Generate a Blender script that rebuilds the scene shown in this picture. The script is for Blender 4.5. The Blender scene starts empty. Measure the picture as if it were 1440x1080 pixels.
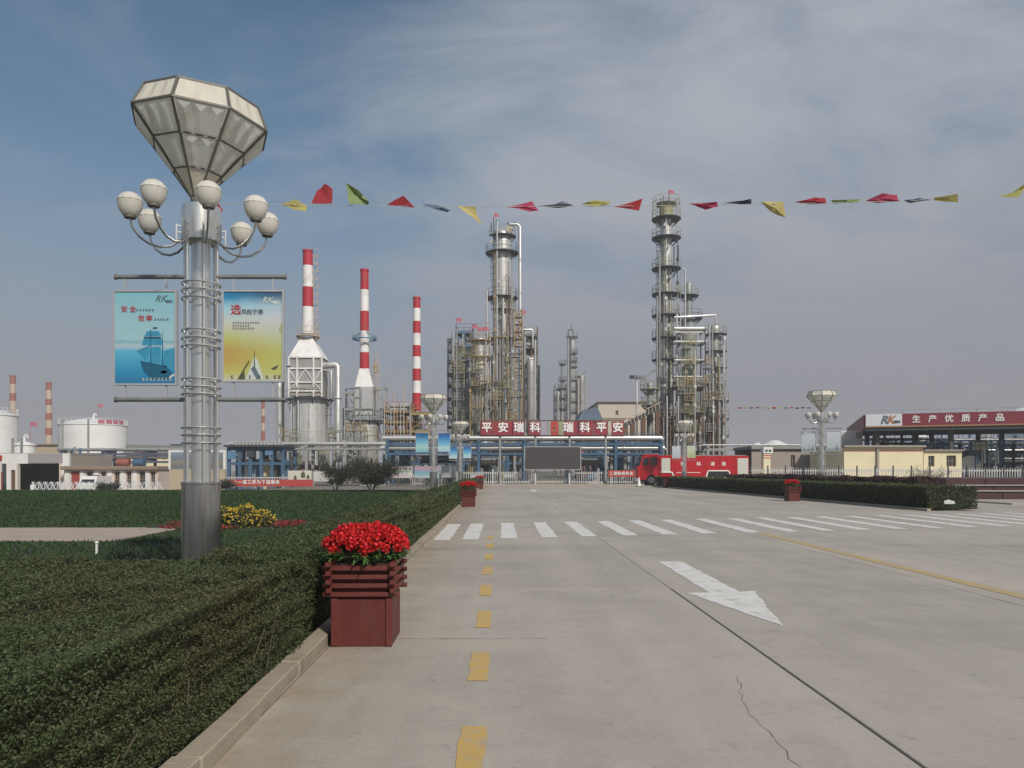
import bpy, bmesh, math, random
import numpy as np
from mathutils import Vector, Matrix
random.seed(7)
RNG = np.random.default_rng(7)
R = math.radians
SC = bpy.context.scene
COL = SC.collection

# ---------------------------------------------------------------- camera
CAM_Z = 1.6
cam_d = bpy.data.cameras.new('camera')
cam_d.sensor_width = 36.0
cam_d.lens = 27.0
cam_d.shift_x = 0.0104
cam_d.shift_y = 0.0833
cam_d.clip_start = 0.05
cam_d.clip_end = 6000
cam = bpy.data.objects.new('camera', cam_d)
cam.location = (0, 0, CAM_Z)
cam.rotation_euler = (R(90), 0, 0)
COL.objects.link(cam)
SC.camera = cam

# ---------------------------------------------------------------- sky, sun, exposure
SUN_EL, SUN_AZ = R(38), R(152)          # sun behind the camera, to its right
world = bpy.data.worlds.new('World')
SC.world = world
world.use_nodes = True
nt = world.node_tree
nt.nodes.clear()
def wn(t, **k):
    n = nt.nodes.new(t)
    for a, b in k.items(): setattr(n, a, b)
    return n
w_out = wn('ShaderNodeOutputWorld')
w_bg = wn('ShaderNodeBackground')
w_bg.inputs['Strength'].default_value = 0.1
sky = wn('ShaderNodeTexSky', sky_type='NISHITA', sun_disc=False)
sky.sun_elevation = SUN_EL
sky.sun_rotation = SUN_AZ
sky.air_density = 1.0
sky.dust_density = 1.2
sky.ozone_density = 2.0
w_tc = wn('ShaderNodeTexCoord')
w_sep = wn('ShaderNodeSeparateXYZ')
nt.links.new(w_tc.outputs['Generated'], w_sep.inputs[0])
def wmath(op, a, b=None, clamp=False):
    n = wn('ShaderNodeMath', operation=op, use_clamp=clamp)
    for i, s in enumerate((a, b)):
        if s is None: continue
        if isinstance(s, (int, float)): n.inputs[i].default_value = s
        else: nt.links.new(s, n.inputs[i])
    return n.outputs[0]
zc = wmath('ADD', wmath('MAXIMUM', w_sep.outputs[2], 0.0), 0.22)
w_comb = wn('ShaderNodeCombineXYZ')                       # a flat layer of thin cloud high above
nt.links.new(wmath('DIVIDE', w_sep.outputs[0], zc), w_comb.inputs[0])
nt.links.new(wmath('DIVIDE', w_sep.outputs[1], zc), w_comb.inputs[1])
w_map = wn('ShaderNodeMapping')
w_map.inputs['Rotation'].default_value = (0, 0, R(38))
w_map.inputs['Location'].default_value = (1.05, 0.55, 0)
w_map.inputs['Scale'].default_value = (0.6, 1.0, 1)
nt.links.new(w_comb.outputs[0], w_map.inputs[0])
def wnoise(scale, detail, rough, dist):
    n = wn('ShaderNodeTexNoise')
    n.inputs['Scale'].default_value = scale
    n.inputs['Detail'].default_value = detail
    n.inputs['Roughness'].default_value = rough
    n.inputs['Distortion'].default_value = dist
    nt.links.new(w_map.outputs[0], n.inputs['Vector'])
    return n.outputs['Fac']
def wramp(fac, a, b):
    r = wn('ShaderNodeMapRange', interpolation_type='SMOOTHSTEP')
    r.inputs['From Min'].default_value = a
    r.inputs['From Max'].default_value = b
    nt.links.new(fac, r.inputs['Value'])
    return r.outputs[0]
bank = wramp(w_sep.outputs[0], -0.30, 0.25)                # a bank of thin cloud lies to the right of the road
n_all = wmath('ADD', wmath('MULTIPLY', wnoise(0.8, 3, 0.5, 0.3), 0.50), wmath('MULTIPLY', wnoise(2.4, 8, 0.62, 0.5), 0.50))
cl = wramp(wmath('ADD', n_all, wmath('MULTIPLY', bank, 0.21)), 0.47, 0.78)
veil = wmath('MULTIPLY', cl, 0.95, True)
lowhaze = wmath('SUBTRACT', 1.0, wramp(w_sep.outputs[2], 0.02, 0.44))
lowhaze = wmath('MULTIPLY', lowhaze, 0.96)
def wmix(f, a, b):
    m = wn('ShaderNodeMix', data_type='RGBA')
    nt.links.new(f, m.inputs['Factor'])
    for s, k in ((a, 'A'), (b, 'B')):
        i = [x for x in m.inputs if x.name == k and x.type == 'RGBA'][0]
        if isinstance(s, tuple): i.default_value = s
        else: nt.links.new(s, i)
    return [x for x in m.outputs if x.type == 'RGBA'][0]
w_tint = wn('ShaderNodeMix', data_type='RGBA', blend_type='MULTIPLY')
w_tint.inputs['Factor'].default_value = 1.0
ti = [x for x in w_tint.inputs if x.type == 'RGBA']
nt.links.new(sky.outputs[0], ti[0])
ti[1].default_value = (0.71, 0.86, 0.83, 1)
tint_out = [x for x in w_tint.outputs if x.type == 'RGBA'][0]
c1 = wmix(veil, tint_out, (4.2, 4.5, 4.95, 1))
c2 = wmix(lowhaze, c1, (2.80, 2.72, 3.12, 1))
nt.links.new(c2, w_bg.inputs['Color'])
nt.links.new(w_bg.outputs[0], w_out.inputs['Surface'])

sun_d = bpy.data.lights.new('sun', 'SUN')
sun_d.energy = 3.3
sun_d.angle = R(4)
sun_d.color = (1.0, 0.93, 0.84)
sun_o = bpy.data.objects.new('sun', sun_d)
sv = Vector((math.sin(SUN_AZ) * math.cos(SUN_EL), math.cos(SUN_AZ) * math.cos(SUN_EL), math.sin(SUN_EL)))
sun_o.rotation_euler = (-sv).to_track_quat('-Z', 'Y').to_euler()
sun_o.location = (40, -60, 80)
COL.objects.link(sun_o)

vs = SC.view_settings
vs.view_transform = 'Standard'
vs.look = 'None'
vs.exposure = 0.0
vs.gamma = 1.0
vs.use_curve_mapping = False
SC.render.engine = 'CYCLES'
SC.cycles.use_denoising = True
SC.cycles.max_bounces = 8
SC.cycles.diffuse_bounces = 4
SC.cycles.glossy_bounces = 3
SC.cycles.transmission_bounces = 5
SC.cycles.volume_bounces = 0

# where a point of the photograph lies at a given distance (photo is 1440 x 1080, horizon at 660)
def X(px, Y): return (px - 705) / 1080 * Y
def Z(py, Y): return CAM_Z + (660 - py) / 1080 * Y
def P(px, py, Y): return (X(px, Y), Y, Z(py, Y))
def sstep(a, b, t):
    t = min(1, max(0, (t - a) / (b - a)))
    return t * t * (3 - 2 * t)
def gz(x, y):
    """height of the terrain: the yard beyond the lawn on the left lies lower"""
    return -0.8 * sstep(54, 72, y) * sstep(-20, -28, x) - 0.05

# ---------------------------------------------------------------- materials
MATS = {}
def M(name, col, rough=0.6, metal=0.0, var=0.18, scale=3.0, bump=0.0, bscale=40.0, spec=0.4, dirt=None, dscale=0.8, damt=0.35, island=0.0, world_co=False, trans=0.0, stretch=None, hue=0.06):
    if name in MATS: return MATS[name]
    m = bpy.data.materials.new(name)
    m.use_nodes = True
    t = m.node_tree
    b = t.nodes['Principled BSDF']
    b.inputs['Roughness'].default_value = rough
    b.inputs['Metallic'].default_value = metal
    b.inputs['Specular IOR Level'].default_value = spec
    if trans: b.inputs['Transmission Weight'].default_value = trans
    tc = t.nodes.new('ShaderNodeTexCoord')
    if world_co:
        geo = t.nodes.new('ShaderNodeNewGeometry'); vec = geo.outputs['Position']
    else:
        vec = tc.outputs['Object']
    if stretch:
        mp = t.nodes.new('ShaderNodeMapping'); mp.inputs['Scale'].default_value = stretch
        t.links.new(vec, mp.inputs[0]); vec = mp.outputs[0]
    def noise(s, d=4.0, rr=0.6):
        n = t.nodes.new('ShaderNodeTexNoise')
        n.inputs['Scale'].default_value = s; n.inputs['Detail'].default_value = d; n.inputs['Roughness'].default_value = rr
        t.links.new(vec, n.inputs['Vector'])
        return n.outputs['Fac']
    def mix(f, a, b_):
        n = t.nodes.new('ShaderNodeMix'); n.data_type = 'RGBA'
        ii = {x.name: x for x in n.inputs if x.type == 'RGBA'}
        fi = n.inputs['Factor']
        if isinstance(f, float): fi.default_value = f
        else: t.links.new(f, fi)
        for s, k in ((a, 'A'), (b_, 'B')):
            if isinstance(s, tuple): ii[k].default_value = s
            else: t.links.new(s, ii[k])
        return [x for x in n.outputs if x.type == 'RGBA'][0]
    lo = tuple(c * (1 - var) for c in col) + (1,)
    hi = tuple(min(1, c * (1 + var)) for c in col) + (1,)
    out = mix(noise(scale), lo, hi)
    if island:
        g = t.nodes.new('ShaderNodeNewGeometry')
        hs = t.nodes.new('ShaderNodeHueSaturation')
        mr = t.nodes.new('ShaderNodeMapRange')
        mr.inputs['To Min'].default_value = 1 - island; mr.inputs['To Max'].default_value = 1 + island
        t.links.new(g.outputs['Random Per Island'], mr.inputs['Value'])
        t.links.new(mr.outputs[0], hs.inputs['Value'])
        mh = t.nodes.new('ShaderNodeMath'); mh.operation = 'MULTIPLY_ADD'
        wnz = t.nodes.new('ShaderNodeTexWhiteNoise'); wnz.noise_dimensions = '1D'
        t.links.new(g.outputs['Random Per Island'], wnz.inputs['W'])
        t.links.new(wnz.outputs['Value'], mh.inputs[0]); mh.inputs[1].default_value = hue; mh.inputs[2].default_value = 0.5 - hue / 2
        t.links.new(mh.outputs[0], hs.inputs['Hue'])
        t.links.new(out, hs.inputs['Color'])
        out = hs.outputs[0]
    if dirt:
        n = noise(dscale, 6, 0.7)
        mr = t.nodes.new('ShaderNodeMapRange')
        mr.inputs['From Min'].default_value = 0.48; mr.inputs['From Max'].default_value = 0.72
        mr.inputs['To Max'].default_value = damt
        t.links.new(n, mr.inputs['Value'])
        out = mix(mr.outputs[0], out, tuple(dirt) + (1,))
    t.links.new(out, b.inputs['Base Color'])
    if bump:
        bp = t.nodes.new('ShaderNodeBump')
        bp.inputs['Strength'].default_value = bump
        bp.inputs['Distance'].default_value = 0.02
        t.links.new(noise(bscale, 5), bp.inputs['Height'])
        t.links.new(bp.outputs[0], b.inputs['Normal'])
    MATS[name] = m
    return m

STEEL = M('brushed steel', (0.74, 0.74, 0.72), 0.28, 0.8, 0.1, 6, dirt=(0.30, 0.28, 0.25), dscale=2.5, damt=0.35, stretch=(3, 3, 0.4))
STEELD = M('dull steel', (0.30, 0.30, 0.29), 0.5, 0.6, 0.2, 4, dirt=(0.10, 0.09, 0.07), dscale=3, damt=0.5)
CLAD = M('aluminium cladding', (0.62, 0.62, 0.60), 0.42, 0.45, 0.16, 0.9, dirt=(0.27, 0.23, 0.18), dscale=0.5, damt=0.55, stretch=(2.5, 2.5, 0.5))
CLADD = M('weathered cladding', (0.40, 0.40, 0.39), 0.48, 0.35, 0.28, 0.8, dirt=(0.14, 0.11, 0.08), dscale=0.45, damt=0.7, stretch=(2.5, 2.5, 0.4))
def translucent(name, col, fac, **k):
    """sheet plastic or glass that lets some of the light through"""
    m = M(name, col, **k)
    t = m.node_tree; b = t.nodes['Principled BSDF']; o = t.nodes['Material Output']
    tr = t.nodes.new('ShaderNodeBsdfTranslucent'); mx = t.nodes.new('ShaderNodeMixShader'); mx.inputs[0].default_value = fac
    t.links.new(b.inputs['Base Color'].links[0].from_socket, tr.inputs['Color'])
    t.links.new(b.outputs[0], mx.inputs[1]); t.links.new(tr.outputs[0], mx.inputs[2]); t.links.new(mx.outputs[0], o.inputs['Surface'])
    return m
PIPE = M('bright pipe lagging', (0.62, 0.62, 0.61), 0.4, 0.5, 0.1, 2, dirt=(0.3, 0.27, 0.22), dscale=0.7, damt=0.4)
GRATE = M('grey platform steel', (0.09, 0.095, 0.10), 0.6, 0.3, 0.3, 2)
YEL = M('ochre painted steel', (0.36, 0.27, 0.12), 0.6, 0.0, 0.3, 2, dirt=(0.12, 0.06, 0.03), dscale=1.2, damt=0.7)
ORG = M('orange painted steel', (0.36, 0.19, 0.09), 0.6, 0.0, 0.3, 2, dirt=(0.14, 0.06, 0.03), dscale=1.2, damt=0.6)
OLIVE = M('olive painted steel', (0.30, 0.31, 0.19), 0.6, 0.0, 0.3, 2, dirt=(0.10, 0.09, 0.05), dscale=1.2, damt=0.6)
BLUE = M('blue painted steel', (0.06, 0.13, 0.22), 0.55, 0.0, 0.3, 1.5, dirt=(0.05, 0.06, 0.07), dscale=0.8, damt=0.5)
BLUEL = M('light blue painted steel', (0.10, 0.22, 0.36), 0.55, 0.0, 0.2, 1.5)
DKFR = M('dark framing steel', (0.055, 0.06, 0.065), 0.6, 0.1, 0.3, 2)
RUST = M('rust brown steel', (0.14, 0.08, 0.05), 0.7, 0.0, 0.4, 1.5)
GREY = M('grey painted steel', (0.33, 0.34, 0.34), 0.55, 0.1, 0.2, 1.5, dirt=(0.15, 0.13, 0.1), dscale=1, damt=0.5)
SRED = M('stack red paint', (0.46, 0.022, 0.035), 0.55, 0, 0.15, 1.0, dirt=(0.25, 0.08, 0.07), dscale=0.6, damt=0.5)
SWHITE = M('stack white paint', (0.82, 0.81, 0.79), 0.55, 0, 0.08, 1.0, dirt=(0.42, 0.36, 0.30), dscale=0.6, damt=0.5)
ORED = M('faded brick red paint', (0.33, 0.11, 0.075), 0.65, 0, 0.2, 1.0)
OCRM = M('faded cream paint', (0.52, 0.42, 0.32), 0.65, 0, 0.15, 1.0)
WPAINT = M('white building paint', (0.76, 0.75, 0.72), 0.6, 0, 0.06, 1.0, dirt=(0.40, 0.37, 0.32), dscale=0.5, damt=0.4)
TANKW = M('tank white paint', (0.80, 0.80, 0.79), 0.45, 0, 0.05, 0.5, dirt=(0.5, 0.47, 0.42), dscale=0.25, damt=0.4)
CREAM = M('cream render', (0.76, 0.68, 0.45), 0.75, 0, 0.08, 0.8, dirt=(0.42, 0.36, 0.25), dscale=0.4, damt=0.45)
BEIGE = M('beige render', (0.46, 0.38, 0.27), 0.8, 0, 0.1, 0.8, dirt=(0.30, 0.25, 0.18), dscale=0.4, damt=0.4)
PINKW = M('pinkish white render', (0.66, 0.56, 0.49), 0.75, 0, 0.08, 0.8, dirt=(0.40, 0.33, 0.28), dscale=0.5, damt=0.4)
GREYB = M('grey beige render', (0.33, 0.29, 0.25), 0.8, 0, 0.12, 0.8)
TAN = M('tan roof edge', (0.26, 0.20, 0.15), 0.8, 0, 0.2, 1)
CONC = M('grey concrete', (0.33, 0.31, 0.29), 0.85, 0, 0.12, 1.2, bump=0.2)
MAROON = M('maroon fascia', (0.21, 0.030, 0.045), 0.5, 0, 0.08, 0.6)
GLASS = M('dark window glass', (0.03, 0.035, 0.035), 0.12, 0, 0.3, 0.8, spec=0.6)
DARKI = M('dark interior', (0.025, 0.027, 0.025), 0.9, 0, 0.3, 0.5)
BLACK = M('black rubber', (0.02, 0.02, 0.02), 0.8, 0, 0.2, 5)
WHITEP = M('white lettering', (0.80, 0.80, 0.78), 0.5, 0, 0.03, 5)
FTRED = M('fire engine red', (0.45, 0.012, 0.02), 0.28, 0, 0.05, 1, dirt=(0.25, 0.03, 0.03), dscale=1.2, damt=0.35)
FLAGP = M('pink flag cloth', (0.46, 0.15, 0.20), 0.8, 0, 0.1, 3)

# ---------------------------------------------------------------- mesh building
class MB:
    def __init__(s): s.v = []; s.f = []
    def add(s, vs, fs):
        o = len(s.v)
        s.v.extend([tuple(v) for v in vs])
        s.f.extend([tuple(i + o for i in f) for f in fs])
        return s
    def box(s, x0, x1, y0, y1, z0, z1):
        return s.add([(x0, y0, z0), (x1, y0, z0), (x1, y1, z0), (x0, y1, z0), (x0, y0, z1), (x1, y0, z1), (x1, y1, z1), (x0, y1, z1)],
                     [(0, 3, 2, 1), (4, 5, 6, 7), (0, 1, 5, 4), (1, 2, 6, 5), (2, 3, 7, 6), (3, 0, 4, 7)])
    def bbox(s, x0, x1, y0, y1, z0, z1, b):
        """a box with chamfered edges"""
        bm = bmesh.new()
        bmesh.ops.create_cube(bm, size=1)
        for v in bm.verts:
            v.co = Vector(((x0 + x1) / 2 + v.co.x * (x1 - x0), (y0 + y1) / 2 + v.co.y * (y1 - y0), (z0 + z1) / 2 + v.co.z * (z1 - z0)))
        bmesh.ops.bevel(bm, geom=bm.edges[:], offset=b, segments=1, profile=0.5, affect='EDGES')
        bm.verts.index_update()
        s.add([v.co[:] for v in bm.verts], [tuple(v.index for v in f.verts) for f in bm.faces])
        bm.free()
        return s
    def bar(s, p, q, w, h=None):
        p, q = Vector(p), Vector(q)
        h = h or w
        d = (q - p)
        if d.length < 1e-6: return s
        d.normalize()
        u = d.cross(Vector((0, 0, 1)))
        if u.length < 1e-3: u = Vector((1, 0, 0))
        u.normalize()
        n = u.cross(d)
        c = []
        for e in (p, q):
            for a, b in ((-1, -1), (1, -1), (1, 1), (-1, 1)):
                c.append(e + u * (a * w / 2) + n * (b * h / 2))
        return s.add(c, [(0, 1, 2, 3), (7, 6, 5, 4), (0, 4, 5, 1), (1, 5, 6, 2), (2, 6, 7, 3), (3, 7, 4, 0)])
    def cyl(s, p, q, r0, r1=None, n=10, caps=True):
        p, q = Vector(p), Vector(q)
        r1 = r0 if r1 is None else r1
        d = (q - p).normalized()
        u = d.cross(Vector((0, 0, 1)))
        if u.length < 1e-3: u = Vector((1, 0, 0))
        u.normalize(); w = d.cross(u)
        vs = []
        for c, r in ((p, r0), (q, r1)):
            for i in range(n):
                a = 2 * math.pi * i / n
                vs.append(c + u * (r * math.cos(a)) + w * (r * math.sin(a)))
        fs = [(i, (i + 1) % n, n + (i + 1) % n, n + i) for i in range(n)]
        if caps: fs += [tuple(range(n))[::-1], tuple(range(n, 2 * n))]
        return s.add(vs, fs)
    def tube(s, pts, r, n=8, caps=True):
        pts = [Vector(p) for p in pts]
        if len(pts) == 2: return s.cyl(pts[0], pts[1], r, n=n, caps=caps)
        vs = []; prev = None
        for i, p in enumerate(pts):
            d = (pts[min(i + 1, len(pts) - 1)] - pts[max(i - 1, 0)]).normalized()
            if prev is None:
                u = d.cross(Vector((0, 0, 1)))
                if u.length < 1e-3: u = Vector((1, 0, 0))
            else:
                u = prev - d * prev.dot(d)
            u.normalize(); prev = u; w = d.cross(u)
            for k in range(n):
                a = 2 * math.pi * k / n
                vs.append(p + u * (r * math.cos(a)) + w * (r * math.sin(a)))
        m = len(pts)
        fs = [(i * n + k, i * n + (k + 1) % n, (i + 1) * n + (k + 1) % n, (i + 1) * n + k) for i in range(m - 1) for k in range(n)]
        if caps: fs += [tuple(range(n))[::-1], tuple(range((m - 1) * n, m * n))]
        return s.add(vs, fs)
    def lathe(s, cx, cy, prof, n=24, a0=0.0, caps=True):
        vs = [(cx + r * math.cos(a0 + 2 * math.pi * k / n), cy + r * math.sin(a0 + 2 * math.pi * k / n), z) for r, z in prof for k in range(n)]
        m = len(prof)
        fs = [(i * n + k, i * n + (k + 1) % n, (i + 1) * n + (k + 1) % n, (i + 1) * n + k) for i in range(m - 1) for k in range(n)]
        if caps: fs += [tuple(range(n))[::-1], tuple(range((m - 1) * n, m * n))]
        return s.add(vs, fs)
    def ring(s, cx, cy, z, rr, r, n=24, m=6):
        vs = []
        for i in range(n):
            a = 2 * math.pi * i / n
            for j in range(m):
                b = 2 * math.pi * j / m
                q = rr + r * math.cos(b)
                vs.append((cx + q * math.cos(a), cy + q * math.sin(a), z + r * math.sin(b)))
        fs = [(i * m + j, ((i + 1) % n) * m + j, ((i + 1) % n) * m + (j + 1) % m, i * m + (j + 1) % m) for i in range(n) for j in range(m)]
        return s.add(vs, fs)
    def annulus(s, cx, cy, r0, r1, z0, z1, n=20, a0=0.0, a1=2 * math.pi):
        """flat ring sector with thickness"""
        full = abs(a1 - a0 - 2 * math.pi) < 1e-6
        m = n if full else n + 1
        vs = []
        for i in range(m):
            a = a0 + (a1 - a0) * i / n
            c, d = math.cos(a), math.sin(a)
            vs += [(cx + r0 * c, cy + r0 * d, z0), (cx + r1 * c, cy + r1 * d, z0), (cx + r1 * c, cy + r1 * d, z1), (cx + r0 * c, cy + r0 * d, z1)]
        fs = []
        for i in range(n):
            j = (i + 1) % m
            for k in range(4):
                fs.append((i * 4 + k, i * 4 + (k + 1) % 4, j * 4 + (k + 1) % 4, j * 4 + k))
        if not full: fs += [(0, 3, 2, 1), (n * 4, n * 4 + 1, n * 4 + 2, n * 4 + 3)]
        return s.add(vs, fs)
    def prism(s, poly, axis, a, b):
        """polygon (2D) extruded along axis 'x','y' or 'z' from a to b"""
        f3 = {'y': lambda p, t: (p[0], t, p[1]), 'x': lambda p, t: (t, p[0], p[1]), 'z': lambda p, t: (p[0], p[1], t)}[axis]
        n = len(poly)
        vs = [f3(p, a) for p in poly] + [f3(p, b) for p in poly]
        return s.add(vs, [tuple(range(n))[::-1], tuple(range(n, 2 * n))] + [(i, (i + 1) % n, n + (i + 1) % n, n + i) for i in range(n)])
    def build(s, name, mat, parent=None, smooth=False, origin=None, mesh_only=False):
        w = WLOC.get(parent.name, Vector((0, 0, 0))) if parent else Vector((0, 0, 0))
        o3 = Vector(origin) if origin is not None else w
        me = bpy.data.meshes.new(name)
        me.from_pydata([(x - o3.x, y - o3.y, z - o3.z) for x, y, z in s.v], [], s.f)
        bm = bmesh.new(); bm.from_mesh(me)
        bmesh.ops.recalc_face_normals(bm, faces=bm.faces[:])
        bm.to_mesh(me); bm.free()
        if smooth:
            me.polygons.foreach_set('use_smooth', [True] * len(me.polygons))
            me.set_sharp_from_angle(angle=R(38))
        me.materials.append(mat)
        if mesh_only: return me
        return link(name, me, parent, o3 - w)

WLOC = {}
def link(name, data, parent=None, loc=(0, 0, 0), rot=None):
    o = bpy.data.objects.new(name, data)
    COL.objects.link(o)
    if parent: o.parent = parent
    o.location = loc
    if rot: o.rotation_euler = rot
    WLOC[o.name] = Vector(loc) + (WLOC.get(parent.name, Vector((0, 0, 0))) if parent else Vector((0, 0, 0)))
    return o
def tag(o, label, cat, group=None, kind=None):
    if label: o['label'] = label
    if cat: o['category'] = cat
    if group: o['group'] = group
    if kind: o['kind'] = kind
    return o
def thing(name, label, cat, loc=(0, 0, 0), group=None):
    return tag(link(name, None, None, loc), label, cat, group)
def struct(o):
    o['kind'] = 'structure'; return o

FONT = {}
def text_mesh(body, mat, bold=0.02, depth=0.02, shear=0):
    """lettering as a mesh, centred, 1 unit high em"""
    key = (body, mat.name, bold, round(depth, 4), shear)
    if key in FONT: return FONT[key]
    c = bpy.data.curves.new('lettering', 'FONT')
    c.body = body; c.align_x = 'CENTER'; c.align_y = 'CENTER'
    c.extrude = depth; c.shear = shear; c.resolution_u = 2
    o = bpy.data.objects.new('lettering', c)
    COL.objects.link(o)
    bpy.context.view_layer.update()
    me = bpy.data.meshes.new_from_object(o.evaluated_get(bpy.context.evaluated_depsgraph_get()))
    if bold > .004:                                        # thicker strokes: the outline laid down a few times, a hair apart
        vs0 = [v.co.copy() for v in me.vertices]; fs0 = [tuple(p.vertices) for p in me.polygons]
        me = bpy.data.meshes.new('lettering'); V_, F_ = [], []
        for q, (dx, dy) in enumerate(((0, 0), (bold, 0), (-bold, 0), (0, bold), (0, -bold))):
            k0 = len(V_); V_ += [(v.x + dx, v.y + dy, v.z + .0012 * q) for v in vs0]; F_ += [tuple(a + k0 for a in f) for f in fs0]
        me.from_pydata(V_, [], F_)
    bpy.data.objects.remove(o)
    me.materials.clear(); me.materials.append(mat)
    FONT[key] = me
    return me
def letters(body, mat, parent, centre, size, rotz=0.0, bold=0.02, depth=0.02, name='lettering', shear=0):
    """upright lettering facing -Y (towards the camera) before rotz"""
    w = WLOC[parent.name]
    o = link(name, text_mesh(body, mat, bold, depth / size, shear), parent, Vector(centre) - w, (R(90), 0, rotz))
    o.scale = (size, size, size)
    return o

def fast_quads(name, V, mat, parent=None, loc=(0, 0, 0)):
    """V: (N,4,3) array of quads"""
    n = len(V)
    me = bpy.data.meshes.new(name)
    me.vertices.add(4 * n); me.vertices.foreach_set('co', np.ascontiguousarray(V, dtype=np.float32).ravel())
    me.loops.add(4 * n); me.loops.foreach_set('vertex_index', np.arange(4 * n, dtype=np.int32))
    me.polygons.add(n); me.polygons.foreach_set('loop_start', np.arange(0, 4 * n, 4, dtype=np.int32))
    me.update(calc_edges=True)
    me.materials.append(mat)
    return link(name, me, parent, loc)
def unit(a): return a / np.maximum(np.linalg.norm(a, axis=1, keepdims=True), 1e-9)
def leaf_quads(C, S, aspect=0.5, upbias=0.4, bend=0.15):
    n = len(C)
    d = RNG.normal(size=(n, 3)); d[:, 2] = d[:, 2] * 0.7 + upbias; d = unit(d)
    nr = RNG.normal(size=(n, 3)); s = unit(np.cross(d, nr)); nn = np.cross(d, s)
    S = np.asarray(S).reshape(-1, 1)
    return np.stack([C - d * S * 0.5, C + s * S * aspect * 0.5 - nn * S * bend * 0.5 * 0 + nn * S * bend, C + d * S * 0.5, C - s * S * aspect * 0.5 + nn * S * bend], axis=1)
# ================================================================ THE GROUND
def sheet(name, poly, z, mat, parent=None):
    b = MB(); b.add([(x, y, z) for x, y in poly], [tuple(range(len(poly)))])
    return b.build(name, mat, parent)

GROUND = M('dry bare ground', (0.20, 0.175, 0.14), 0.95, 0, 0.2, 0.3, world_co=True, dirt=(0.10, 0.11, 0.06), dscale=0.05, damt=0.6)
gx = sorted(set([-1600, -900, -500, -300, -150] + list(range(-90, 91, 6)) + [150, 300, 500, 900, 1600]))
gy = sorted(set([-400, -200, -60, -20] + list(range(0, 100, 4)) + [130, 200, 400, 800, 1300, 2100]))
g = MB()
g.add([(x, y, gz(x, y)) for y in gy for x in gx], [(j * len(gx) + i, j * len(gx) + i + 1, (j + 1) * len(gx) + i + 1, (j + 1) * len(gx) + i) for j in range(len(gy) - 1) for i in range(len(gx) - 1)])
struct(g.build('ground', GROUND, smooth=True))

# concrete road: poured slabs with open joints
def concrete_mat():
    m = M('road concrete', (0.41, 0.372, 0.322), 0.88, 0, 0.07, 0.9, world_co=True, dirt=(0.275, 0.25, 0.215), dscale=0.30, damt=0.7, bump=0.12, bscale=60)
    t = m.node_tree; b = t.nodes['Principled BSDF']
    src = b.inputs['Base Color'].links[0].from_socket
    geo = t.nodes.new('ShaderNodeNewGeometry')
    def nz(s, d, st=None):
        n = t.nodes.new('ShaderNodeTexNoise'); n.inputs['Scale'].default_value = s; n.inputs['Detail'].default_value = d; n.inputs['Roughness'].default_value = 0.65
        v = geo.outputs['Position']
        if st:
            mp = t.nodes.new('ShaderNodeMapping'); mp.inputs['Scale'].default_value = st
            t.links.new(v, mp.inputs[0]); v = mp.outputs[0]
        t.links.new(v, n.inputs['Vector']); return n.outputs['Fac']
    def mr(s, a, b_, c, d):
        n = t.nodes.new('ShaderNodeMapRange')
        for k, x in (('From Min', a), ('From Max', b_), ('To Min', c), ('To Max', d)): n.inputs[k].default_value = x
        t.links.new(s, n.inputs['Value']); return n.outputs[0]
    oi = t.nodes.new('ShaderNodeObjectInfo')
    prod = None
    for s in (mr(oi.outputs['Random'], 0, 1, 0.94, 1.06), mr(nz(28, 4), 0.3, 0.7, 0.93, 1.07), mr(nz(140, 2), 0.3, 0.7, 0.94, 1.06), mr(nz(1.1, 5, (1, 0.10, 1)), 0.35, 0.7, 1.05, 0.90), mr(nz(4.2, 3), 0.62, 0.70, 1.0, 0.86), mr(nz(1.4, 7), 0.54, 0.70, 1.0, 0.90), mr(nz(2.1, 6), 0.30, 0.44, 1.08, 1.0), mr(nz(0.45, 2, (2.2, 0.05, 1)), 0.5, 0.75, 1.0, 0.91)):
        if prod is None: prod = s
        else:
            n = t.nodes.new('ShaderNodeMath'); n.operation = 'MULTIPLY'; t.links.new(prod, n.inputs[0]); t.links.new(s, n.inputs[1]); prod = n.outputs[0]
    sx = t.nodes.new('ShaderNodeSeparateXYZ'); t.links.new(geo.outputs['Position'], sx.inputs[0])          # tan dust gathered along the kerb
    n = t.nodes.new('ShaderNodeMath'); n.operation = 'MULTIPLY'
    t.links.new(mr(sx.outputs[0], -0.7, -1.6, 0, 1), n.inputs[0]); t.links.new(mr(nz(1.6, 6), 0.35, 0.65, 0.1, 0.85), n.inputs[1])
    mx = t.nodes.new('ShaderNodeMix'); mx.data_type = 'RGBA'
    ii = [x for x in mx.inputs if x.type == 'RGBA']
    t.links.new(n.outputs[0], mx.inputs['Factor']); t.links.new(src, ii[0]); ii[1].default_value = (0.30, 0.225, 0.145, 1)
    src = [x for x in mx.outputs if x.type == 'RGBA'][0]
    hs = t.nodes.new('ShaderNodeHueSaturation')
    t.links.new(src, hs.inputs['Color']); t.links.new(prod, hs.inputs['Value']); t.links.new(hs.outputs[0], b.inputs['Base Color'])
    return m
CONCRETE = concrete_mat()
JOINT = M('dark joint filler', (0.10, 0.088, 0.075), 0.95, 0, 0.3, 5, world_co=True)
road = struct(sheet('road', [(-2.0, -8.4), (60, -8.4), (60, 76.2), (-2.0, 76.2)], -0.012, JOINT))
SW, SL = 3.84, 6.2
b = MB(); b.bbox(0.011, SW - 0.011, 0.005, SL - 0.005, -0.05, 0, 0.006)
slab_me = b.build('slab', CONCRETE, mesh_only=True)
b = MB(); b.bbox(0.004, SW - 0.004, 0.004, SL - 0.004, -0.05, 0, 0.004)
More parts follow.
